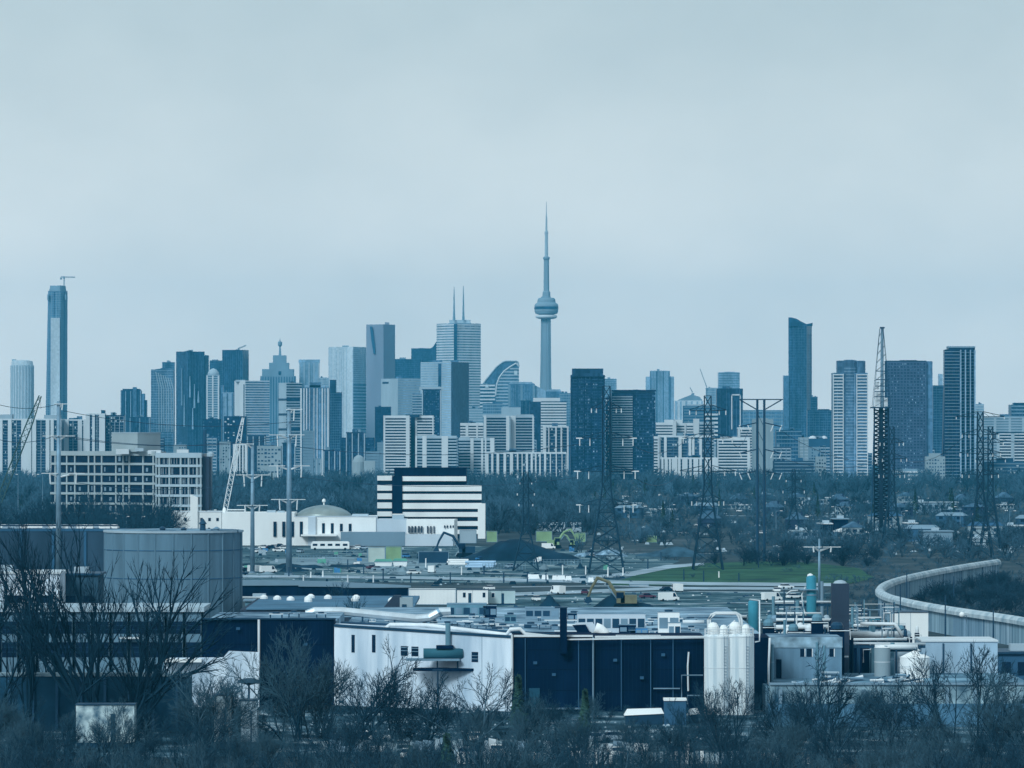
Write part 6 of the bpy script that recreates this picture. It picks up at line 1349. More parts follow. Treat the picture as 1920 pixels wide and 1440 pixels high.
# roof units
def roofbox(label, x0, x1, yt, yb, m, name='roof_unit', cat='roof unit', fan=True, dep=None, leg=False, group=None, louv=True):
    zr = zN-0.9 if (x0 > 627) else zA-0.6
    D2 = F*(HC-zr)/(yb-HZ); D2 = max(D2, 803 if x0 > 627 else 808); X0, X1, zt = PX(x0, D2), PX(x1, D2), PZ(yt, D2); dep = dep or max(1.5, min(6, (X1-X0)*0.8))
    T = Thing(name, label, cat, ((X0+X1)/2, D2+dep/2, zr), group); zb = zr
    if leg:
        zb = zr+0.7
        for u in (X0+0.15, X1-0.15):
            for v in (D2+0.15, D2+dep-0.15): T.part('leg', MB().box(u-0.08, u+0.08, v-0.08, v+0.08, zr, zb), metal_d)
    T.part('casing', MB().box(X0, X1, D2, D2+dep, zb, zt), m)
    T.part('lid', MB().box(X0-0.06, X1+0.06, D2-0.06, D2+dep+0.06, zt, zt+0.1), metal_g if m is not metal_g else metal_w)
    if louv:
        n = max(2, int((X1-X0)/1.4))
        for i in range(n): u = X0+(X1-X0)*(i+0.5)/n; T.part('louvre_panel', MB().box(u-0.4*(X1-X0)/n, u+0.4*(X1-X0)/n, D2-0.05, D2+0.02, zb+(zt-zb)*0.25, zb+(zt-zb)*0.75), metal_d if rc.random() < 0.5 else metal_g)
    if fan: T.part('fan', MB().lathe((X0+X1)/2, D2+dep/2, [(min(0.7, dep*0.35), zt+0.08), (min(0.7, dep*0.35), zt+0.4), (0.2, zt+0.45)], 12), metal_d)
    return T
teal_g = MAT('teal_grey', (0.16, 0.27, 0.31), 0.6, 0.2, 0.4)
roofbox('teal-grey plant room on the roof behind the big duct', 838, 912, 1133, 1158, teal_g, 'plant_room', 'plant room', False)
roofbox('dark plant box with white stripes beside the teal plant room', 906, 931, 1136, 1158, navy_w, 'plant_room', 'plant room', False)
roofbox('small teal box right of the striped plant box', 946, 968, 1153, 1168, teal_g)
roofbox('long pale shed on the roof left of the black chimney', 985, 1048, 1140, 1160, conc_m, 'roof_shed', 'shed', False)
roofbox('dark flat unit behind the black chimney', 1064, 1090, 1150, 1164, navy_w)
roofbox('pale blue box building behind the grey elbow duct', 1083, 1210, 1151, 1186, pale_p, 'roof_shed', 'shed', False, 8)
roofbox('navy box beside the white railing on the roof', 1161, 1192, 1172, 1188, navy_w, fan=False)
roofbox('bright blue box right of the navy box', 1192, 1214, 1178, 1190, blue_p, fan=False)
roofbox('white louvred box standing behind the blue box', 1234, 1274, 1148, 1188, white_p, 'plant_room', 'plant room', True)
roofbox('smaller white box stepped in front of the louvred box', 1253, 1276, 1168, 1193, white_p, 'plant_room', 'plant room', False)
for i, (a, b, yt, yb) in enumerate(((540, 562, 1149, 1158), (592, 612, 1152, 1158), (870, 884, 1172, 1180), (893, 913, 1171, 1182), (930, 955, 1174, 1184), (1010, 1035, 1172, 1180), (745, 756, 1156, 1163), (505, 530, 1152, 1160))):
    roofbox('raised grey unit on the roof ' + ('left of the big duct', 'below the big duct', 'by the teal plant room left', 'by the teal plant room right', 'by the striped plant box', 'left of the black chimney', 'above the slit windows', 'above the left navy wall')[i], a, b, yt, yb, rc.choice((metal_g, metal_w, conc_m, metal_d)), leg=True, group='small units on the factory roof')
for i in range(60):
    a = rc.uniform(640, 1300); wd = rc.uniform(5, 26); yb = rc.uniform(1160, 1190); roofbox('small roof unit ' + bins(a, ((760, 'near the big kinked duct'), (860, 'above the wall platform'), (960, 'by the teal plant room'), (1060, 'left of the black chimney'), (1160, 'by the white elbow duct'), (9999, 'by the white louvred box'))) + (', near the edge' if yb > 1175 else ', farther back'), a, a+wd, yb-rc.uniform(3, 8), yb, rc.choice((metal_g, metal_w, conc_m, metal_d, white_p)), leg=rc.random() < 0.5, group='small units on the factory roof', fan=rc.random() < 0.5)
for i in range(26):
    x0 = rc.uniform(640, 1200); y = rc.uniform(1158, 1188); D2 = F*(HC-zN+0.9)/(y-HZ)
    T2 = Thing('roof_pipe', 'thin pale pipe on the factory roof ' + bins(x0, ((740, 'above the slit windows'), (840, 'above the wall platform'), (940, 'before the teal plant room'), (1040, 'left of the black chimney'), (1140, 'right of the black chimney'), (9999, 'by the louvred box'))) + (', front' if y > 1174 else ', back'), 'pipe', (*W(x0, y, D2)[:2], zN-0.9), 'thin pipes on the factory roof'); ln = rc.uniform(30, 110)
    T2.part('pipe', MB().tube([W(x0, y-3, D2), W(x0+ln, y-3+rc.uniform(-1, 1.5), D2)], 0.14, 6), rc.choice((metal_w, metal_w, metal_g)))
    for q in (0.1, 0.5, 0.9): T2.part('support', MB().box(PX(x0+ln*q, D2)-0.07, PX(x0+ln*q, D2)+0.07, D2-0.1, D2+0.1, zN-0.95, PZ(y-3, D2)), metal_d)
# grey elbow duct with dark louvre, white hood
D2 = 800
T2 = Thing('intake_hood', 'slanted grey intake hood with a dark face on the roof', 'vent hood', (PX(1098, D2), D2+2, zN-0.9))
T2.part('hood', MB().xz([(PX(1078, D2), PZ(1169, D2)), (PX(1112, D2), PZ(1168, D2)), (PX(1124, D2), PZ(1194, D2)), (PX(1092, D2), PZ(1194, D2))], D2+0.5, D2+4), pale_p)
T2.part('dark_face', MB().xz([(PX(1073, D2), PZ(1172, D2)), (PX(1098, D2), PZ(1171, D2)), (PX(1110, D2), PZ(1193, D2)), (PX(1088, D2), PZ(1193, D2))], D2-0.1, D2+0.5), navy_w)
T2 = Thing('elbow_duct', 'white curved elbow duct right of the slanted hood', 'duct', (PX(1128, D2), D2+2, zN-0.9))
T2.part('elbow', MB().tube([W(1116, 1177, D2), W(1124, 1180, D2), W(1132, 1187, D2), W(1136, 1196, D2)], 0.95, 10), white_p, smooth=True); T2.part('collar', MB().lathe(PX(1136, D2), D2, [(1.15, zN-0.9), (1.15, zN-0.3)], 12), metal_w)
# black chimney
T2 = Thing('black_chimney', 'square black chimney rising from the navy wall', 'chimney', (PX(1056.5, 781), 782, 9))
T2.part('shaft', MB().box(PX(1050, 779), PX(1063, 779), 778.3, 780.9, 9.5, PZ(1140, 779)), navy_w); T2.part('cap', MB().box(PX(1040, 779), PX(1064, 779), 778.2, 781, PZ(1140, 779), PZ(1138, 779)), metal_d)
# roof railing
T2 = Thing('roof_railing', 'white tubular railing on the navy wall roof', 'railing', (PX(1195, 781), 781, zN))
for y in (1192, 1196.5): T2.part('rail', MB().tube([W(1155, y-1, 781), W(1238, y-1, 781)], 0.07, 5), metal_w)
for x in (1155, 1172, 1192, 1215, 1238): T2.part('post', MB().tube([W(x, 1199, 781), W(x, 1190.5, 781)], 0.06, 5), metal_w)
# wall platform with teal vessel
T2 = Thing('wall_platform', 'dark platform with a teal cylinder mounted on the white wall', 'platform', (PX(830, 786), 786, PZ(1240, 786)))
T2.part('deck', MB().box(PX(762, 786), PX(862, 786), 784, 787, PZ(1238, 786), PZ(1234, 786)), metal_g); T2.part('lower_deck', MB().box(PX(775, 786), PX(896, 786), 784, 787, PZ(1257, 786), PZ(1252, 786)), navy_w)
T2.part('vessel', MB().tube([W(794, 1225, 785.5), W(868, 1225, 785.5)], 0.85, 12), MAT('vessel_teal', (0.05, 0.14, 0.16), 0.5), smooth=True)
T2.part('vessel_cap', MB().box(PX(818, 785), PX(850, 785), 784.6, 786.4, PZ(1216, 785), PZ(1210, 785)), navy_w)
T2.part('exhaust_stack', MB().lathe(PX(840, 786), 786, [(0.42, PZ(1213, 786)), (0.42, PZ(1168, 786))], 10), teal_g)
for x in (780, 820, 858): T2.part('bracket', MB().tube([W(x, 1238, 785.5), W(x, 1254, 785.5)], 0.12, 5), metal_d)
# silos
silo_m = MAT('silo_white', (0.84, 0.86, 0.86), 0.6, 0.1, 1.1, streak=0.04, dark=(0.55, 0.6, 0.62))
for lb, x, rpx, yt in (('left of the twin white cylindrical silos', 1347, 26, 1193), ('right of the twin white cylindrical silos', 1388.5, 26.5, 1192)):
    D2 = 770; r = PS(rpx, D2); X0 = PX(x, D2); zt = PZ(yt, D2)
    T2 = Thing('silo', lb, 'silo', (X0, D2+r, 0), 'twin silos'); T2.part('shell', MB().lathe(X0, D2+r, [(r, 0), (r, zt), (r*0.9, zt+0.25), (0.5, zt+0.4)], 32), silo_m, smooth=False)
    for z in (3.5, 7.5, zt-0.3): T2.part('seam_ring', MB().lathe(X0, D2+r, [(r+0.03, z), (r+0.05, z+0.06), (r+0.03, z+0.12)], 32), conc_w)
    mb = MB()
    for k in range(16): a = 2*math.pi*k/16; mb.tube([(X0+r*.96*math.cos(a), D2+r+r*.96*math.sin(a), zt), (X0+r*.96*math.cos(a), D2+r+r*.96*math.sin(a), zt+1.1)], 0.05, 4)
    T2.part('railing_post', mb, metal_w, 'stuff')
    for z in (zt+0.6, zt+1.1):
        T2.part('rail', MB().tube([(X0+r*.96*math.cos(2*math.pi*k/24), D2+r+r*.96*math.sin(2*math.pi*k/24), z) for k in range(25)], 0.05, 4), metal_w)
    for dx, rr, h in ((-0.35, 0.42, 2.1), (0.4, 0.3, 1.7)):
        T2.part('filter_vessel', MB().lathe(X0+dx*r, D2+r*0.8, [(rr*r, zt), (rr*r, zt+h*0.7), (rr*r*0.6, zt+h), (0.05, zt+h+0.1)], 14), white_p, smooth=False)
    T2.part('ladder', (lambda mb: [mb.box(X0+0.9, X0+1.4, D2-0.02+0.16, D2+0.24, z, z+0.05) for z in [0.5+0.5*i for i in range(22)]] and mb.box(X0+.88, X0+.93, D2+.1, D2+.25, 0.3, zt) and mb.box(X0+1.4, X0+1.45, D2+.12, D2+.28, .3, zt))(MB()), metal_g)
T2 = Thing('loop_pipe', 'pair of white hoop pipes arching over the silo tops', 'pipe', W(1330, 1190, 772))
for o in (0, 4): T2.part('hoop', MB().tube([W(1328+o, 1188, 772), W(1327+o, 1162, 772), W(1333+o, 1152+o/2, 772), W(1342, 1148.5+o/2, 772), W(1380, 1148.5+o/2, 772), W(1388-o, 1153+o/2, 772), W(1391-o, 1164, 772), W(1391-o, 1180, 772)], 0.17, 7), metal_w, smooth=True)
T2.part('bracket', MB().tube([W(1358, 1180, 772), W(1378, 1163, 772)], 0.1, 5), metal_w)
run('riser_pipe', 'thin white riser pipe right of the silos', [(1415, 1204, 778), (1424, 1202, 778), (1424, 1190, 778), (1424, 1126, 790), (1405, 1124, 795)], 0.12, metal_w)
run('corner_pipe', 'white vertical pipe at the navy wall end', [(1443, 1196, 782), (1441, 1250, 781), (1441, 1345, 781)], 0.18, metal_w)

# ------------ chemical works right of the silos
D2 = 800
T2 = Thing('works_building', 'grey corrugated works building with three windows right of the silos', 'building', (PX(1510, D2), D2+8, 0))
X0, X1, zt = PX(1444, D2), PX(1578, D2), PZ(1196, D2); corr = MAT('corrugated_grey', (0.27, 0.33, 0.36), 0.6, 0.3, 0.35, streak=0.12)
T2.part('wall', MB().box(X0, X1, D2, D2+16, 0, zt), corr)
mb = MB()
for i in range(44): u = X0+(X1-X0)*i/44; mb.box(u, u+0.1, D2-0.07, D2+0.01, 0.5, PZ(1215, D2))
T2.part('corrugation', mb, corr, 'stuff')
T2.part('eaves_band', MB().box(X0-0.1, X1+0.1, D2-0.15, D2+0.2, PZ(1214, D2), zt+0.15), MAT('eaves_pale', (0.36, 0.42, 0.44), 0.7, 0.5, 0.5))
for a, b in ((1500, 1508), (1512, 1522), (1555, 1563)):
    w2 = T2.part('window', MB().box(PX(a, D2), PX(b, D2), D2-0.1, D2+0.1, PZ(1231, D2), PZ(1216, D2)), navy_g); T2.part('window_frame', MB().box(PX(b, D2), PX(b+2, D2), D2-0.12, D2+0.05, PZ(1231, D2), PZ(1216, D2)), metal_w, parent=w2)
T2.part('door', MB().box(PX(1455, D2), PX(1465, D2), D2-0.1, D2+0.1, 0, PZ(1236, D2)), navy_w)
T2.part('roof', MB().box(X0, X1, D2+0.3, D2+16, zt, zt+0.1), roof_w)
T2 = Thing('square_chimney', 'tall square reddish-brown chimney in the chemical works', 'chimney', (PX(1576, 822), 824, 0))
T2.part('shaft', MB().box(PX(1560, 822), PX(1592, 822), 822, 825, 0, PZ(1094, 822)), brown_w); T2.part('cap', MB().lathe(PX(1576, 822), 823.5, [(1.2, PZ(1094, 822)), (0.9, PZ(1090, 822)), (0.3, PZ(1088, 822))], 10), conc_p)
for z in (4, 9, 14): T2.part('band', MB().box(PX(1559.5, 822), PX(1592.5, 822), 821.95, 825.05, z, z+0.2), brown_w)
def column(label, x, r, yt, D2, m, rings=3, name='process_column', zb=0, group=None, dome=True, yb=None):
    X0 = PX(x, D2); rr = PS(r, D2); zt = PZ(yt, D2); T2 = Thing(name, label, 'column' if name == 'process_column' else 'post', (X0, D2, zb), group)
    T2.part('shell', MB().lathe(X0, D2, [(rr, zb), (rr, zt-rr*0.5), (rr*0.75, zt-rr*0.15), (rr*0.2, zt)] if dome else [(rr, zb), (rr, zt)], 16), m, smooth=dome)
    for i in range(rings): z = zb+(zt-zb)*(i+0.7)/(rings+0.4); T2.part('ring', MB().lathe(X0, D2, [(rr*1.1, z), (rr*1.1, z+0.25)], 16), metal_g)
    T2.part('foot', MB().lathe(X0, D2, [(rr*1.3, zb), (rr*1.3, zb+0.3)], 12), conc_d); return T2
T2 = column('tall teal scrubber tower with a white cap', 1521, 9.5, 1078, 900, teal_p, 3)
T2.part('cap', MB().lathe(PX(1519, 900), 900, [(0.6, PZ(1080, 900)), (0.5, PZ(1077, 900)), (0.1, PZ(1075, 900))], 10), white_p)
T2.part('side_pipe', MB().tube([W(1510, 1100, 899), W(1503, 1115, 899), W(1506, 1140, 899), W(1512, 1158, 899)], 0.14, 6), metal_w)
T2.part('platform', MB().box(PX(1499, 900), PX(1533, 900), 898.4, 901.6, PZ(1106, 900), PZ(1104.5, 900)), metal_g)
T2 = column('shorter teal tank behind the silos', 1412, 9.5, 1124, 930, teal_p, 1)
for i, (x, yt, D2, r, m, lb) in enumerate(((1450, 1118, 900, 3, teal_g, 'grey-blue process column right of the short teal tank'), (1470, 1106, 880, 1.2, metal_d, 'thin black vent pipe left of the teal scrubber'), (1471, 1162, 812, 2.6, teal_g, 'blue-grey stack in front of the works building'), (1495, 1126, 900, 4, teal_g, 'blue-grey process column left of the teal scrubber'), (1541, 1090, 980, 3, conc_m, 'pale grey column between teal scrubber and brown chimney'), (1598, 1138, 850, 2.8, teal_g, 'blue-grey column right of the brown chimney'), (1637, 1172, 830, 4, teal_g, 'blue-grey column under the bent white pipe'), (1673, 1205, 812, 4, teal_g, 'short teal-grey column beside the white tank'), (1447, 1208, 790, 3.4, teal_g, 'short blue-grey post at the works building corner'), (1532, 1204, 795, 3, teal_g, 'blue-grey post before the works building windows'), (1545, 1210, 794, 3, teal_g, 'second blue-grey post before the works building windows'))):
    column(lb, x, r, yt, D2, m, 2, dome=False)
# pipe racks
for i, (xa, xb, y, D2, r) in enumerate(((1455, 1560, 1162, 850, 0.28), (1455, 1560, 1176, 835, 0.42), (1455, 1560, 1190, 818, 0.25), (1592, 1690, 1190, 830, 0.6), (1600, 1700, 1199, 822, 0.25), (1640, 1720, 1213, 810, 0.45), (1592, 1680, 1172, 850, 0.22), (1450, 1560, 1128, 900, 0.2), (1290, 1400, 1155, 900, 0.3), (1280, 1320, 1166, 860, 0.35), (1455, 1540, 1150, 870, 0.2), (1600, 1735, 1206, 815, 0.18))):
    T2 = Thing('pipe_rack', 'pale pipe on dark trestles ' + ('behind the works building, upper', 'behind the works building, thick', 'behind the works building, lower', 'right of the brown chimney, thickest', 'right of the brown chimney, thin', 'above the brownish tank', 'right of the brown chimney, upper', 'below the teal scrubber', 'behind the silos, farther', 'behind the silos, nearer', 'behind the works building, thin', 'above the conical tank')[i], 'pipe rack', (PX((xa+xb)/2, D2), D2, 0), 'pipe racks in the chemical works')
    T2.part('pipe', MB().tube([W(xa, y, D2), W(xb, y+rc.uniform(-1, 1), D2)], r, 8), rc.choice((metal_w, conc_w, metal_w)), smooth=True)
    T2.part('beam', MB().box(PX(xa, D2), PX(xb, D2), D2+r, D2+r+0.3, PZ(y+3.5, D2)-0.5, PZ(y+3.5, D2)), metal_d)
    for q in (0.08, 0.5, 0.92): X0 = PX(xa+(xb-xa)*q, D2); T2.part('trestle_leg', MB().box(X0-0.12, X0+0.12, D2-0.2, D2+r+0.3, 0, PZ(y+3.5, D2)), metal_d)
run('bent_pipe', 'thick white pipe bending down at an angle beside the cabin', [(1613, 1169, 826), (1676, 1170, 826), (1680, 1173, 826), (1694, 1197, 826)], 0.3, metal_w)
run('arched_pipe', 'pale arched pipe left of the teal scrubber', [(1474, 1114, 930), (1482, 1108, 930), (1496, 1107, 930)], 0.14, metal_w)
run('leaning_pipe', 'short white leaning pipe in the chemical works', [(1512, 1172, 830), (1520, 1192, 830)], 0.25, metal_w)
for i in range(46):
    x = rc.uniform(1440, 1720); D2 = rc.uniform(805, 900); h = PZ(rc.uniform(1148, 1190) if x < 1600 else rc.uniform(1172, 1200), D2); wd = rc.uniform(0.6, 2.6); X0 = PX(x, D2)
    T2 = Thing('process_skid', 'small piece of process equipment ' + bins(x, ((1470, 'beside the silos'), (1500, 'left of the teal scrubber'), (1545, 'behind the works building'), (1600, 'around the brown chimney'), (1660, 'under the bent pipe'), (9999, 'around the storage tanks'))) + (', front' if D2 < 850 else ', back'), 'equipment', (X0, D2, 0), 'equipment in the chemical works'); m = rc.choice((metal_w, conc_p, metal_g, teal_g, metal_d, navy_w, navy_w))
    T2.part('frame', MB().box(X0-wd/2, X0+wd/2, D2, D2+1.4, 0, h-1.2), navy_w); T2.part('vessel', MB().lathe(X0, D2+0.5, [(wd*0.42, h-1.2), (wd*0.45, h-0.6), (wd*0.3, h-0.1), (0.05, h)], 10), m)
    T2.part('pipe', MB().tube([(X0-wd/2, D2-0.2, h-1.5), (X0+wd*0.9, D2-0.2, h-1.5), (X0+wd*0.9, D2-0.2, h-3)], 0.09, 5), metal_w)
# open steel frames full of pipes
for i in range(44):
    x = rc.uniform(1425, 1680); D2 = rc.uniform(812, 960); wd = rc.uniform(2.0, 5.5); h = PZ(rc.uniform(1128, 1185) if not 1500 < x < 1600 else rc.uniform(1160, 1190), D2); X0 = PX(x, D2)
    T2 = Thing('pipe_scaffold', 'open steel frame with pipes ' + bins(x, ((1470, 'beside the silos'), (1510, 'left of the teal scrubber'), (1555, 'behind the works building'), (1610, 'around the brown chimney'), (1670, 'under the bent pipe'), (9999, 'around the storage tanks'))) + (', front' if D2 < 850 else ', middle' if D2 < 900 else ', back'), 'frame', (X0, D2, 0), 'pipe frames in the chemical works')
    for u in (-wd/2, 0, wd/2): T2.part('post', MB().box(X0+u-0.1, X0+u+0.1, D2-0.1, D2+0.1, 0, h+rc.uniform(-0.8, 0.8)), rc.choice((metal_d, teal_g, metal_g)))
    for z in (h*0.55, h*0.75, h*0.92): T2.part('beam', MB().box(X0-wd/2, X0+wd/2, D2-0.12, D2+0.12, z-0.1, z+0.1), rc.choice((metal_d, metal_w, metal_g)))
    for q in range(3): z = h*rc.uniform(0.5, 1.0); a = X0+rc.uniform(-0.5, 0.3)*wd; T2.part('pipe', MB().tube([(a, D2-0.3, z-rc.uniform(1, 3)), (a, D2-0.3, z), (a+rc.uniform(0.5, 2.5), D2-0.3, z)], rc.uniform(0.07, 0.18), 6), rc.choice((metal_w, metal_w, teal_p, conc_p)))
    if rc.random() < 0.5: T2.part('handrail', MB().tube([(X0-wd/2, D2-0.2, h*0.92+1.0), (X0+wd/2, D2-0.2, h*0.92+1.0)], 0.05, 4), metal_w)
# white cabin
site_trailer('white boxy cabin with two dark windows before the curved wall', 1674, 1740, 1147, 880, white_p, [(1679, 1686), (1688, 1697)], 0, 7, name='control_cabin', cat='cabin')
# tanks
def tank(label, x, r, yt, D2, cone, m=white_p):
    X0 = PX(x, D2); rr = PS(r, D2); zt = PZ(yt, D2); T2 = Thing('storage_tank', label, 'tank', (X0, D2+rr, 0), 'storage tanks')
    T2.part('shell', MB().lathe(X0, D2+rr, [(rr, 0), (rr, zt-cone)], 28), m); T2.part('cone_roof', MB().lathe(X0, D2+rr, [(rr*1.03, zt-cone), (rr*0.5, zt-cone*0.4), (0.2, zt)], 28), white_p)
    T2.part('hatch', MB().lathe(X0+rr*0.4, D2+rr*0.7, [(0.3, zt-cone*0.6), (0.3, zt-cone*0.25)], 10), metal_g)
    for z in (zt*0.35, zt*0.7): T2.part('seam_ring', MB().lathe(X0, D2+rr, [(rr+0.02, z), (rr+0.04, z+0.08), (rr+0.02, z+0.14)], 28), conc_w)
tank('white tank with a conical roof at the works yard', 1717, 28, 1221, 800, 1.1); tank('taller white-roofed tank behind the conical tank', 1703, 24, 1209, 812, 1.0, conc_p); tank('brownish tank with a white lid left of the conical tank', 1655, 15, 1210, 806, 0.4, conc_t)
# pale block
T2 = Thing('pale_store', 'long pale blank store building at the right', 'store', (PX(1798, 820), 826, 0))
T2.part('wall', MB().box(PX(1728, 820), PX(1870, 820), 820, 834, 0, PZ(1203, 820)), MAT('store_pale', (0.42, 0.49, 0.54), 0.75, 0.2, 0.2, streak=0.25)); T2.part('parapet', MB().box(PX(1727, 820), PX(1871, 820), 819.8, 834.2, PZ(1203, 820), PZ(1200, 820)), conc_w)
for x in (1768, 1820): T2.part('downpipe', MB().box(PX(x, 820)-0.12, PX(x, 820)+0.12, 819.75, 819.99, 0, PZ(1206, 820)), metal_d)
low_block('dark low shed right of the pale blank store', 1872, 1960, 1222, 1290, conc_d, metal_d, 3)
# low wall and terraces at right front
T2 = Thing('retaining_terrace', 'long low stained terrace wall behind the right-hand trees', 'wall', (PX(1680, 760), 760, 0))
T2.part('wall', MB().box(PX(1443, 760), PX(1980, 760), 760, 762, 0, PZ(1284, 760)), MAT('terrace', (0.36, 0.39, 0.37), 0.9, 0.7, 0.25, dark=(0.06, 0.08, 0.09))); T2.part('coping', MB().box(PX(1443, 760), PX(1980, 760), 759.7, 762.3, PZ(1284, 760), PZ(1281, 760)), conc_m)
T2.part('lower_wall', MB().box(PX(1440, 740), PX(1980, 740), 740, 741.5, 0, PZ(1320, 740)), MAT('terrace_low', (0.16, 0.2, 0.22), 0.9, 0.6, 0.3, dark=(0.05, 0.07, 0.085)))
for i in range(10): x = 1460+i*52; T2.part('buttress', MB().box(PX(x, 760), PX(x+6, 760), 759.2, 760, 0, PZ(1292, 760)), conc_m)
for i in range(24):
    x = rc.uniform(1450, 1720); D2 = rc.uniform(763, 790); h = rc.uniform(0.3, 1.6); X0 = PX(x, D2); wd = rc.uniform(0.6, 3.5); z0 = 4.6
    T2 = Thing('scrap_pile', 'heap of pipes and scrap ' + bins(x, ((1520, 'below the works building'), (1590, 'below the brown chimney'), (1660, 'left of the conical tank'), (9999, 'in front of the conical tank'))), 'scrap', (X0, D2, 4.3), 'scrap on the works ground')
    for q in range(3): T2.part('piece', MB().tube([(X0-wd/2+rc.uniform(-.5, .5), D2+q*0.3, 4.5+rc.uniform(0, h)), (X0+wd/2, D2+q*0.3, 4.5+rc.uniform(0, h))], rc.uniform(0.08, 0.3), 6), rc.choice((metal_w, conc_p, metal_g, metal_d)))
mb = MB().box(PX(1443, 762), PX(1960, 762), 762.5, 818, 0, 4.4); tag(link('works_plinth', mb.mesh('works_plinth', MAT('works_ground', (0.25, 0.28, 0.28), 0.95, 0.6, 0.15, dark=(0.05, 0.065, 0.075)))), kind='structure')

# ------------ low workshops with skylights behind the factory
D2 = 1010
T2 = Thing('skylight_workshop', 'long low workshop with a grey roof dotted with white vents', 'workshop', (PX(590, D2), D2+15, 0))
zt = PZ(1143, D2); T2.part('wall', MB().box(PX(450, D2), PX(760, D2), D2, D2+70, 0, zt), brown_w)
T2.part('roof', MB().prism([(PX(462, D2), D2-0.3), (PX(775, D2), D2-0.3), (PX(775, D2), D2+70), (PX(462, D2), D2+70)], zt, [zt+0.3, zt+0.3, zt+0.6, zt+0.6]), MAT('felt_roof', (0.17, 0.20, 0.22), 0.9, 0.25, 0.1))
for i, (x, y) in enumerate(((545, 1128), (578, 1127), (578, 1132), (583, 1122), (615, 1124), (665, 1130), (668, 1124), (735, 1131), (495, 1124), (520, 1126))):
    dd = D2+10+(1143-y)*2.2; zz = zt+0.3+0.3*(dd-D2)/70; T2.part('roof_vent', MB().lathe(PX(x, dd), dd, [(0.9, zz-0.05), (0.85, zz+0.5), (0.3, zz+0.9)], 12), white_p)
T2.part('gable', MB().xz([(PX(715, D2), zt-0.1), (PX(752, D2), zt-0.1), (PX(752, D2), zt+3.0), (PX(738, D2), zt+3.0)], D2-1.5, D2+3), brown_w)
T2.part('white_doorway', MB().box(PX(750, D2), PX(774, D2), D2-1.8, D2+2, zt-3, zt+2.6), conc_t); T2.part('door', MB().box(PX(754, D2), PX(763, D2), D2-1.9, D2, zt-3, zt+1.2), metal_d)
run('pipe_bridge', 'long thin white pipe behind the workshop roof', [(447, 1120, 1100), (600, 1121, 1100), (700, 1122, 1095), (775, 1124, 1090)], 0.25, metal_w)
low_block('dark low shop behind the workshop left end', 460, 500, 1124, 1180, teal_g, conc_m, 2, 8)
# ------------ big grey windowless block
D2 = 1050
T2 = Thing('storage_drum', 'huge grey windowless drum-shaped tank building left of centre', 'tank', (PX(316, D2), D2+14, 0))
r = 5.5; X0, X1, zt = PX(185, D2), PX(447.5, D2), PZ(1000, D2)
r = (X1-X0)/2
def rplan(x0, x1, y0, y1, r, o=0.0):
    return [((x0+x1)/2+(r+o)*math.cos(math.radians(7.5*k)), y0+r+(r+o)*math.sin(math.radians(7.5*k))) for k in range(48)]
def rplan_(x0, x1, y0, y1, r, o=0.0):
    P = []
    for cx2, cy2, a0 in ((x0+r, y0+r, 180), (x1-r, y0+r, 270), (x1-r, y1-r, 0), (x0+r, y1-r, 90)):
        for k in range(7): a = math.radians(a0+15*k); P.append((cx2+(r+o)*math.cos(a), cy2+(r+o)*math.sin(a)))
    return P
for i, (za, zb2) in enumerate(((0, PZ(1085, D2)-0.04), (PZ(1085, D2), PZ(1032, D2)-0.04), (PZ(1032, D2), zt))):
    T2.part('wall_course', MB().prism(rplan(X0, X1, D2, D2+28, r), za, zb2), grey_w)
T2.part('roof_coping', MB().prism(rplan(X0, X1, D2, D2+28, r, 0.25), zt, zt+0.45), conc_p)
T2.part('roof_deck', MB().prism(rplan(X0, X1, D2, D2+28, r, -0.6), zt+0.45, zt+0.5), roof_w)
for x, h in ((376, 3.0), (300, 1.4), (340, 1.2), (402, 1.3)): T2.part('roof_vent', MB().lathe(PX(x, D2), D2+8, [(0.7, zt), (0.6, zt+h*0.6), (0.9, zt+h*0.65), (0.2, zt+h)], 10), metal_d if x < 390 else metal_g)
for a, b in ((395, 447), (300, 330)): T2.part('roof_pipe', MB().tube([W(a, 995, D2+10), W(b, 996, D2+10)], 0.35, 6), metal_d)
for k in range(24, 48, 2):
    a = math.radians(7.5*k+3.75); px_, py_ = (X0+X1)/2+(r*0.9985)*math.cos(a), D2+r+(r*0.9985)*math.sin(a); T2.part('wall_rib', MB().box(px_-0.14, px_+0.14, py_-0.16, py_+0.14, 0, zt-0.05), grey_w)
for z in (PZ(1085, D2), PZ(1032, D2)): T2.part('hoop', MB().lathe((X0+X1)/2, D2+r, [(r+0.05, z-0.2), (r+0.12, z-0.1), (r+0.05, z)], 48), conc_d)
T2.part('patch_plate', MB().box(PX(372, D2), PX(380, D2), D2+2.4, D2+4.2, PZ(1135, D2), PZ(1105, D2)), conc_m)
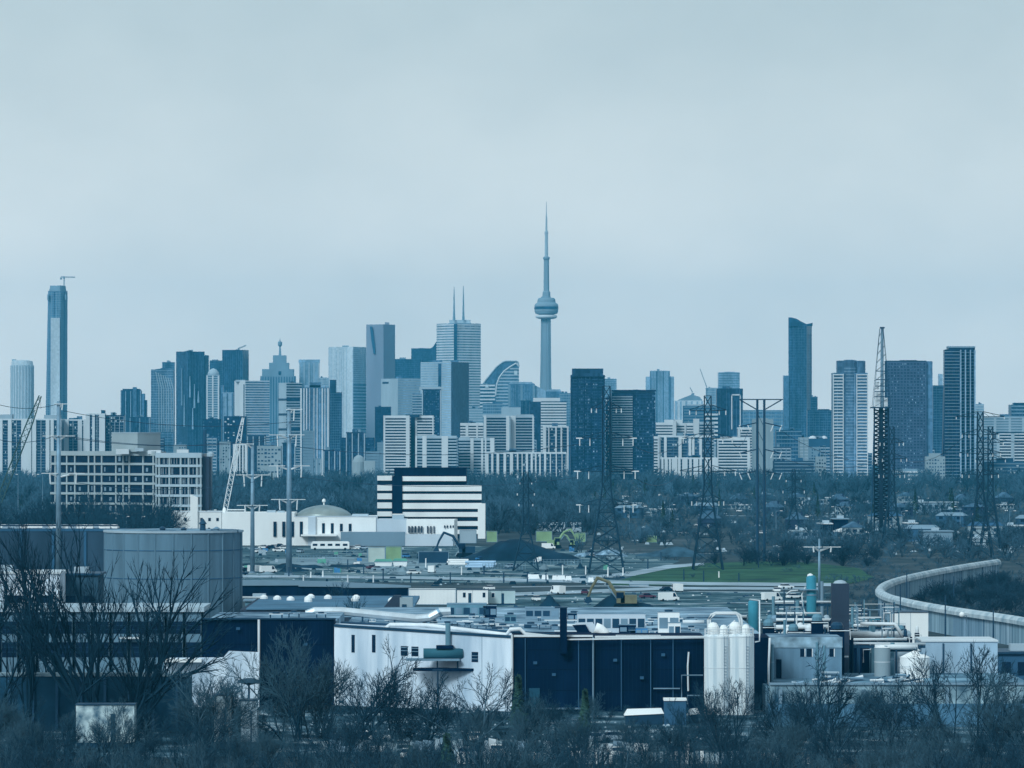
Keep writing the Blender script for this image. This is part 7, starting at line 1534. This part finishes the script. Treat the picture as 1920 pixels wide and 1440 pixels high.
# neighbours at the left
low_block('white-walled building behind the two big bare trees', -60, 113, 1072, 1230, wall_wh, conc_w, 3, 16, over=0.3)
low_block('dark teal building between white-walled building and grey block', 115, 184, 1075, 1225, MAT('dark_teal_wall', (0.05, 0.085, 0.105), 0.8, 0.25, 0.2), metal_d, 2, 14)
D2 = 850
T2 = Thing('strip_window_building', 'two-storey concrete building with strips of dark windows at left', 'building', (PX(160, D2), D2+8, 0))
X0, X1, zt = PX(-60, D2), PX(379, D2), PZ(1147, D2); sc_ = MAT('stained_concrete', (0.24, 0.27, 0.28), 0.85, 0.3, 0.25, streak=0.3)
T2.part('wall', MB().box(X0, X1, D2, D2+18, 0, zt), sc_); T2.part('roof_slab', MB().box(X0, X1+0.4, D2-0.6, D2+18.4, zt, zt+0.9), conc_p)
for (ya, yb) in ((1165, 1188), (1204, 1232)):
    for i in range(12):
        a = -30+i*34.5
        w2 = T2.part('window', MB().box(PX(a, D2), PX(a+27, D2), D2-0.06, D2+0.3, PZ(yb, D2), PZ(ya, D2)), navy_g)
        for q in (0.33, 0.66): T2.part('glazing_bar', MB().box(PX(a, D2), PX(a+27, D2), D2-0.1, D2+0.0, PZ(ya+(yb-ya)*q+0.5, D2), PZ(ya+(yb-ya)*q-0.5, D2)), metal_d, parent=w2)
        T2.part('pier', MB().box(PX(a+28.5, D2), PX(a+32.5, D2), D2-0.35, D2, 0, zt), sc_)
T2.part('porch', MB().box(PX(225, D2), PX(262, D2), D2-1.5, D2-0.4, PZ(1197, D2), PZ(1194, D2)), conc_w)
for a, b in ((240, 270), (330, 342)): T2.part('roof_unit', MB().box(PX(a, D2), PX(b, D2), D2+3, D2+6, zt+0.9, PZ(1132, D2)), conc_p)
# fences / low walls left front
T2 = Thing('yard_wall', 'low pale-topped wall below the strip-window building', 'wall', (PX(150, 730), 730, 0))
T2.part('wall', MB().box(PX(-60, 730), PX(360, 730), 730, 731, 0, PZ(1268, 730)), MAT('yard_wall', (0.06, 0.085, 0.10), 0.9, 0.35, 0.3)); T2.part('coping', MB().box(PX(-60, 730), PX(360, 730), 729.8, 731.3, PZ(1268, 730), PZ(1261, 730)), MAT('coping_stained', (0.4, 0.42, 0.4), 0.9, 0.7, 0.4, dark=(0.08, 0.1, 0.11)))
for i in range(9): x = -30+i*45; T2.part('buttress', MB().box(PX(x, 730), PX(x+5, 730), 729.5, 730, 0, PZ(1270, 730)), conc_d)
hut_m = MAT('hut_blotched', (0.5, 0.52, 0.48), 0.9, 0.6, 0.7, dark=(0.1, 0.13, 0.14))
for lb, x0, x1, yt, D3, m in (('pale concrete hut among the trees at lower left', 143, 252, 1320, 690, hut_m), ('striped-door shed in the thicket right of the bare oak', 402, 434, 1302, 690, conc_t), ('pale shed beside the striped-door shed', 452, 482, 1312, 690, conc_p)):
    site_trailer(lb, x0, x1, yt, D3, m, [], 0, 4, [(x0+(x1-x0)*0.6, x0+(x1-x0)*0.68)], name='hut', cat='hut')
# low pale stone wall at the back of the thicket
T2 = Thing('stone_wall', 'low broken pale stone wall behind the bottom thicket', 'wall', (PX(960, 682), 682, 0)); xw = 600.0
while xw < 1310:
    wd = rc.uniform(8, 26); h = rc.uniform(0.7, 2.1)
    if rc.random() < 0.75: T2.part('stone', MB().prism([(PX(xw, 682), 681.4), (PX(xw+wd, 682)-0.06, 681.4), (PX(xw+wd, 682)-0.06, 682.6), (PX(xw, 682), 682.6)], 0, [h, h*rc.uniform(0.7, 1), h*0.9, h]), rc.choice((conc_p, conc_t, conc_m, conc_w)))
    xw += wd
# bus shelter / mushroom lamp at 465,1275
T2 = Thing('canopy_shelter', 'dark mushroom-shaped canopy on a post by the white ramp wall', 'canopy', (PX(467, 760), 760, 0)); X0 = PX(467, 760)
T2.part('post', MB().lathe(X0, 760, [(0.22, 0), (0.16, PZ(1282, 760))], 8), metal_d); T2.part('canopy', MB().lathe(X0, 760, [(0.3, PZ(1284, 760)), (1.9, PZ(1279, 760)), (1.6, PZ(1274, 760)), (0.3, PZ(1271, 760))], 16), MAT('canopy_dark', (0.05, 0.08, 0.1), 0.7))
for lb, x, yt in (('thin lamp column in front of the white wall', 821, 1255), ('dark flag-like sign post at the ramp', 436, 1290)):
    T2 = Thing('lamp_column', lb, 'lamp post', (PX(x, 740), 740, 0)); T2.part('post', MB().lathe(PX(x, 740), 740, [(0.18, 0), (0.12, PZ(yt, 740))], 8), metal_d); T2.part('head', MB().box(PX(x-10, 740), PX(x+10, 740), 739.8, 740.2, PZ(yt+2, 740), PZ(yt, 740)), metal_d)
# foreground parked cars and pale road edge
rf_ = random.Random(31)
for i in range(14):
    x = rf_.choice((rf_.uniform(600, 1310), rf_.uniform(1000, 1310), rf_.uniform(640, 960))); D3 = rf_.choice((668, 676, 690, 704)) + rf_.uniform(-2, 2); k = rf_.choice(('white', 'white', 'silver', 'silver', 'dark'))
    put_car(CARS[k], (PX(x, D3), D3, 0.06), rf_.choice((0, 1.57, 1.57))+rf_.uniform(-0.12, 0.12), f'{k} car half hidden behind the thicket {bins(x, NEAR_W)}', f'{k} cars behind the thicket')
for i, (x0, x1, D3, lb) in enumerate(((1170, 1245, 745, 'long white tarpaulin-covered stack at the foot of the navy wall'), (1288, 1312, 748, 'short white tarpaulin-covered stack left of the silos'))):
    X0, X1, zt = PX(x0, D3), PX(x1, D3), PZ(1328, D3); T2 = Thing('covered_stack', lb, 'covered stack', ((X0+X1)/2, D3, 0)); T2.part('stack', MB().box(X0+0.2, X1-0.2, D3, D3+2, 0, zt-0.8), metal_d)
    T2.part('tarpaulin', MB().quad8([(X0, D3-0.2, zt-1.1), (X1, D3-0.2, zt-0.8), (X1, D3+2.2, zt-0.8), (X0, D3+2.2, zt-1.0), (X0+0.5, D3+0.4, zt-0.1), (X1-0.4, D3+0.3, zt), (X1-0.4, D3+1.6, zt), (X0+0.5, D3+1.6, zt-0.15)]), white_p)
T2 = Thing('hopper', 'grey open hopper tank with white rim before the navy wall', 'hopper', (PX(1265, 745), 746, 0)); T2.part('tub', MB().box(PX(1245, 745), PX(1286, 745), 744, 747, 0, PZ(1311, 745)), conc_d); T2.part('rim', MB().box(PX(1244, 745), PX(1287, 745), 743.8, 747.2, PZ(1313, 745), PZ(1309, 745)), white_p)
mb = MB()
for i in range(70): x = 860+i*9.5; mb.box(PX(x, 655)-0.05, PX(x, 655)+0.05, 655, 655.1, 0, 2.2)
T2 = Thing('railing_fence', 'pale slatted fence along the thicket edge', 'fence', (PX(1200, 655), 655, 0))
for i in range(70): x = 860+i*9.5; T2.part('slat', MB().box(PX(x, 655)-0.22, PX(x, 655)+0.22, 655, 655.1, 0.1, 1.6+0.3*rf_.random()), rf_.choice((conc_p, conc_t, white_p)))
for z in (0.5, 1.3): T2.part('rail', MB().box(PX(855, 655), PX(1530, 655), 655.12, 655.22, z, z+0.1), conc_m)

# ------------ trees
BIGP = [tree_mesh(400+i, 1.0, st, 4, kk, 0.0019, 0.11, 0.62, 0.025, fan, crown=bark, trunkf=0.7) for i, (st, kk, fan) in enumerate(((5, (4, 4, 3, 3), 0.36), (4, (4, 4, 3, 3), 0.3), (2, (4, 4, 3, 3), 0.2)))]
def tr(P, x, D3, ytop, label, group=None, name='bare_tree', wide=1.0, rz=None):
    h = PZ(ytop, D3); return put_tree(name, P, (PX(x, D3), D3, -0.1), label, group, rf_.uniform(0, 6.28) if rz is None else rz, (h*wide, h*wide, h))
tr(BIGP[0], 196, 715, 935, 'tallest dark many-stemmed bare tree in front of the grey block', wide=1.0)
tr(BIGP[1], 40, 720, 945, 'tall many-stemmed bare tree at the left edge', wide=0.75)
tr(BIGP[2], 262, 722, 1040, 'slimmer forked bare tree right of the tallest bare tree', wide=0.9)
tr(BIGP[2], 92, 735, 1010, 'slim bare tree between the two big left trees', wide=0.6, rz=2.0)
tr(NEARP[1], 548, 705, 1165, 'fuzzy grey bare tree in front of the navy wall', wide=0.95)
tr(NEARP[4], 600, 715, 1195, 'pale fuzzy bare tree left of the white wall', wide=0.9)
tr(NEARP[3], 655, 690, 1190, 'bare tree with a curved limb at the white wall left end')
tr(NEARP[5], 880, 690, 1238, 'spreading bare tree below the wall platform', wide=1.2); tr(NEARP[0], 800, 700, 1248, 'bare tree under the teal cylinder', wide=1.0); tr(NEARP[2], 730, 695, 1240, 'thin bare tree in front of the slit windows', wide=0.9)
tr(NEARP[4], 390, 690, 1235, 'round fuzzy bare tree before the white ramp wall', wide=1.1)
tr(NEARP[2], 1365, 680, 1262, 'bare tree in front of the twin silos', wide=0.9); tr(NEARP[5], 1335, 690, 1285, 'low bare tree left of the silo foot')
tr(NEARP[3], 1560, 660, 1200, 'tall twisting bare tree in front of the works building', wide=0.9); tr(NEARP[0], 1465, 665, 1270, 'bare tree below the works building corner')
tr(NEARP[2], 1815, 680, 1195, 'bare tree with upturned limbs before the pale store', wide=1.0); tr(NEARP[5], 1690, 660, 1262, 'spreading bare tree below the storage tanks', wide=1.1); tr(NEARP[1], 1900, 660, 1250, 'bare tree at the right edge')
CON = [conifer_mesh(900, 1, 0.22), conifer_mesh(901, 1, 0.3)]
for x, D3, yt, lb, k in ((972, 735, 1266, 'narrow green evergreen beside the white wall corner', 0), (1097, 715, 1292, 'small green evergreen before the navy wall', 0), (838, 600, 1376, 'dark green evergreen at the bottom centre', 1), (770, 610, 1398, 'dim green evergreen left of the bottom centre evergreen', 1)):
    h = PZ(yt, D3); put_tree('evergreen_tree', CON[k], (PX(x, D3), D3, -0.1), lb, None, 0, h)
ALLN = NEARP + [MIDP[1]]
KIND = ('single-stemmed', 'pale three-stemmed', 'two-stemmed', 'slim single-trunk', 'pale four-stemmed', 'pale-trunked twin')
G1 = 'bare trees of the foreground thicket'
for row, (d0, d1, ya, yb, n) in enumerate(((640, 668, 1315, 1390, 42), (600, 640, 1330, 1400, 44), (550, 600, 1350, 1415, 46), (490, 550, 1375, 1428, 50))):
    for i in range(n):
        x = -90+2120*(i+rf_.random())/n; D3 = rf_.uniform(d0, d1); y = rf_.uniform(ya, yb)
        if 600 < x < 1320 and row < 2 and rf_.random() < 0.55: y = max(y, 1385)
        kk = rf_.randrange(6); tr(NEARP[kk], x, D3, y, f'{KIND[kk]} bare tree in the bottom thicket {bins(x, NEAR_W)}, {ROW_W[row]}', G1, wide=rf_.uniform(0.7, 1.15))
G3 = 'bare trees between the works and the thicket'
for i in range(30):
    x = rf_.choice((rf_.uniform(380, 480), rf_.uniform(-20, 480), rf_.uniform(1420, 1930), rf_.uniform(1500, 1930))); D3 = rf_.uniform(670, 745); y = rf_.uniform(1255, 1345)
    kk = rf_.randrange(6); tr(NEARP[kk], x, D3, y, f'medium {KIND[kk]} bare tree behind the thicket {bins(x, NEAR_W)}', G3, wide=rf_.uniform(0.8, 1.2))
G4 = 'bare bushes inside the curved wall'
for i in range(60):
    D3 = rf_.uniform(1080, 1450); x = rf_.uniform(1740, 1960) if D3 < 1200 else rf_.uniform(1700+(D3-1200)*0.45, 1960); h = rf_.uniform(3.5, 7)
    put_tree('bare_bush', MIDP[rf_.randrange(5)], (PX(x, D3), D3, -0.1), ('tall ' if h > 5.6 else 'low ' if h < 4.4 else 'mid-height ') + 'bare bush enclosed by the curved wall, ' + ('near its bend' if x < 1760 else 'left of middle' if x < 1820 else 'right of middle' if x < 1880 else 'at the right edge') + (', front' if D3 < 1160 else ', mid-front' if D3 < 1250 else ', back' if D3 > 1350 else ', mid-back'), G4, rf_.uniform(0, 6), (h*1.2, h*1.2, h), 'bush')
G5 = 'bare trees in the suburb'
sp2 = []
for i in range(500):
    y = rf_.uniform(940, 1052); x = rf_.uniform(1150, 2160); D3 = GD(y)
    if y > 1022 and x < 1400: continue
    h = rf_.uniform(4, 9.5); sp2.append((PX(x, D3), D3, -0.1, h*1.2, h, rf_.uniform(0, 6.28), rf_.randrange(5)))
merged_wood('suburb_trees', sp2, FARP, wood_tw, 'scatter of small bare trees between the suburban houses')
for i in range(44):
    x = rf_.uniform(-30, 300); D3 = rf_.uniform(1600, 1960); h = rf_.uniform(18.5, 23)*D3/1850; put_tree('bare_tree', MIDP[rf_.randrange(5)], (PX(x, D3), D3, -0.1), ('tall ' if h > 20.5 else 'short ' if h < 18 else '') + 'bare tree behind the parking deck ' + ('at the left edge' if x < 60 else 'by the tall pole' if x < 150 else 'before the concrete office' if x < 280 else 'beside the white hall') + (', nearer' if D3 < 1780 else ', farther'), 'bare trees behind the parking deck', rf_.uniform(0, 6), (h, h, h))
tr(MIDP[1], 640, 1150, 1085, 'bare tree standing before the dark retaining wall', wide=1.0); tr(MIDP[4], 668, 960, 1100, 'bare tree beside the workshop roof', wide=0.5)
for i in range(26):
    x = rf_.uniform(1340, 1640); y = rf_.uniform(1046, 1062); D3 = GD(y); h = rf_.uniform(4, 8); put_tree('bare_bush', MIDP[rf_.randrange(5)], (PX(x, D3), D3, -0.1), ('tall ' if h > 6.6 else 'low ' if h < 5.2 else 'mid-height ') + ('back' if y < 1051 else 'front' if y > 1057 else 'middle') + ' bare bush behind the lawn ' + ('at its left end' if x < 1400 else 'left of centre' if x < 1480 else 'right of centre' if x < 1560 else 'at its right end'), 'bushes behind the lawn', rf_.uniform(0, 6), (h*1.3, h*1.3, h), 'bush')

# low scrub over the rough ground (past counting)
sp3 = []
for i in range(1500):
    y = rf_.uniform(1030, 1190); x = rf_.uniform(1120, 2240); D3 = GD(y)
    if 1120 < x < 1560 and 1052 < y < 1110 and rf_.random() < 0.93: continue
    if x < 1500 and y > 1100: continue
    if 1600 < x < 1990 and D3 < 1220: continue
    h = rf_.uniform(0.6, 2.4); sp3.append((PX(x, D3), D3, -0.1, h*1.6, h, rf_.uniform(0, 6.28), rf_.randrange(5)))
for i in range(260):
    y = rf_.uniform(1026, 1098); x = rf_.uniform(440, 1180); D3 = GD(y); h = rf_.uniform(0.4, 1.3); sp3.append((PX(x, D3), D3, -0.1, h*1.6, h, rf_.uniform(0, 6.28), rf_.randrange(5)))
merged_wood('scrub', sp3, SCRP, wood_tw, 'low bare scrub over the rough open ground')

# bushes and thin trees at the foot of the factory walls
sp4 = []
for i in range(260):
    x = rf_.uniform(480, 1340); D3 = rf_.choice((rf_.uniform(766, 778), rf_.uniform(690, 766), rf_.uniform(686, 720))); h = rf_.uniform(0.5, 2.2); sp4.append((PX(x, D3), D3, -0.1, h*1.5, h, rf_.uniform(0, 6.28), rf_.randrange(5)))
merged_wood('undergrowth', sp4, FARP, twig, 'tangled undergrowth at the foot of the factory walls')
for i in range(30):
    x = rf_.uniform(620, 1320); D3 = rf_.uniform(672, 765); y = rf_.uniform(1285, 1362); kk = rf_.randrange(6)
    tr(NEARP[kk], x, D3, y, f'thin {KIND[kk]} bare tree before the factory, {bins(x, NEAR_W)}' + (', nearer' if D3 < 715 else ', by the wall'), 'thin bare trees before the factory walls', wide=rf_.uniform(0.7, 1.1))
for i in range(4):
    x = rf_.uniform(120, 290); D3 = rf_.uniform(640, 684); y = rf_.uniform(1290, 1345); kk = rf_.randrange(6)
    tr(NEARP[kk], x, D3, y, f'{KIND[kk]} bare tree in front of the pale hut, ' + ('left part' if x < 180 else 'middle part' if x < 235 else 'right part'), 'bare trees in front of the pale hut', wide=0.9)
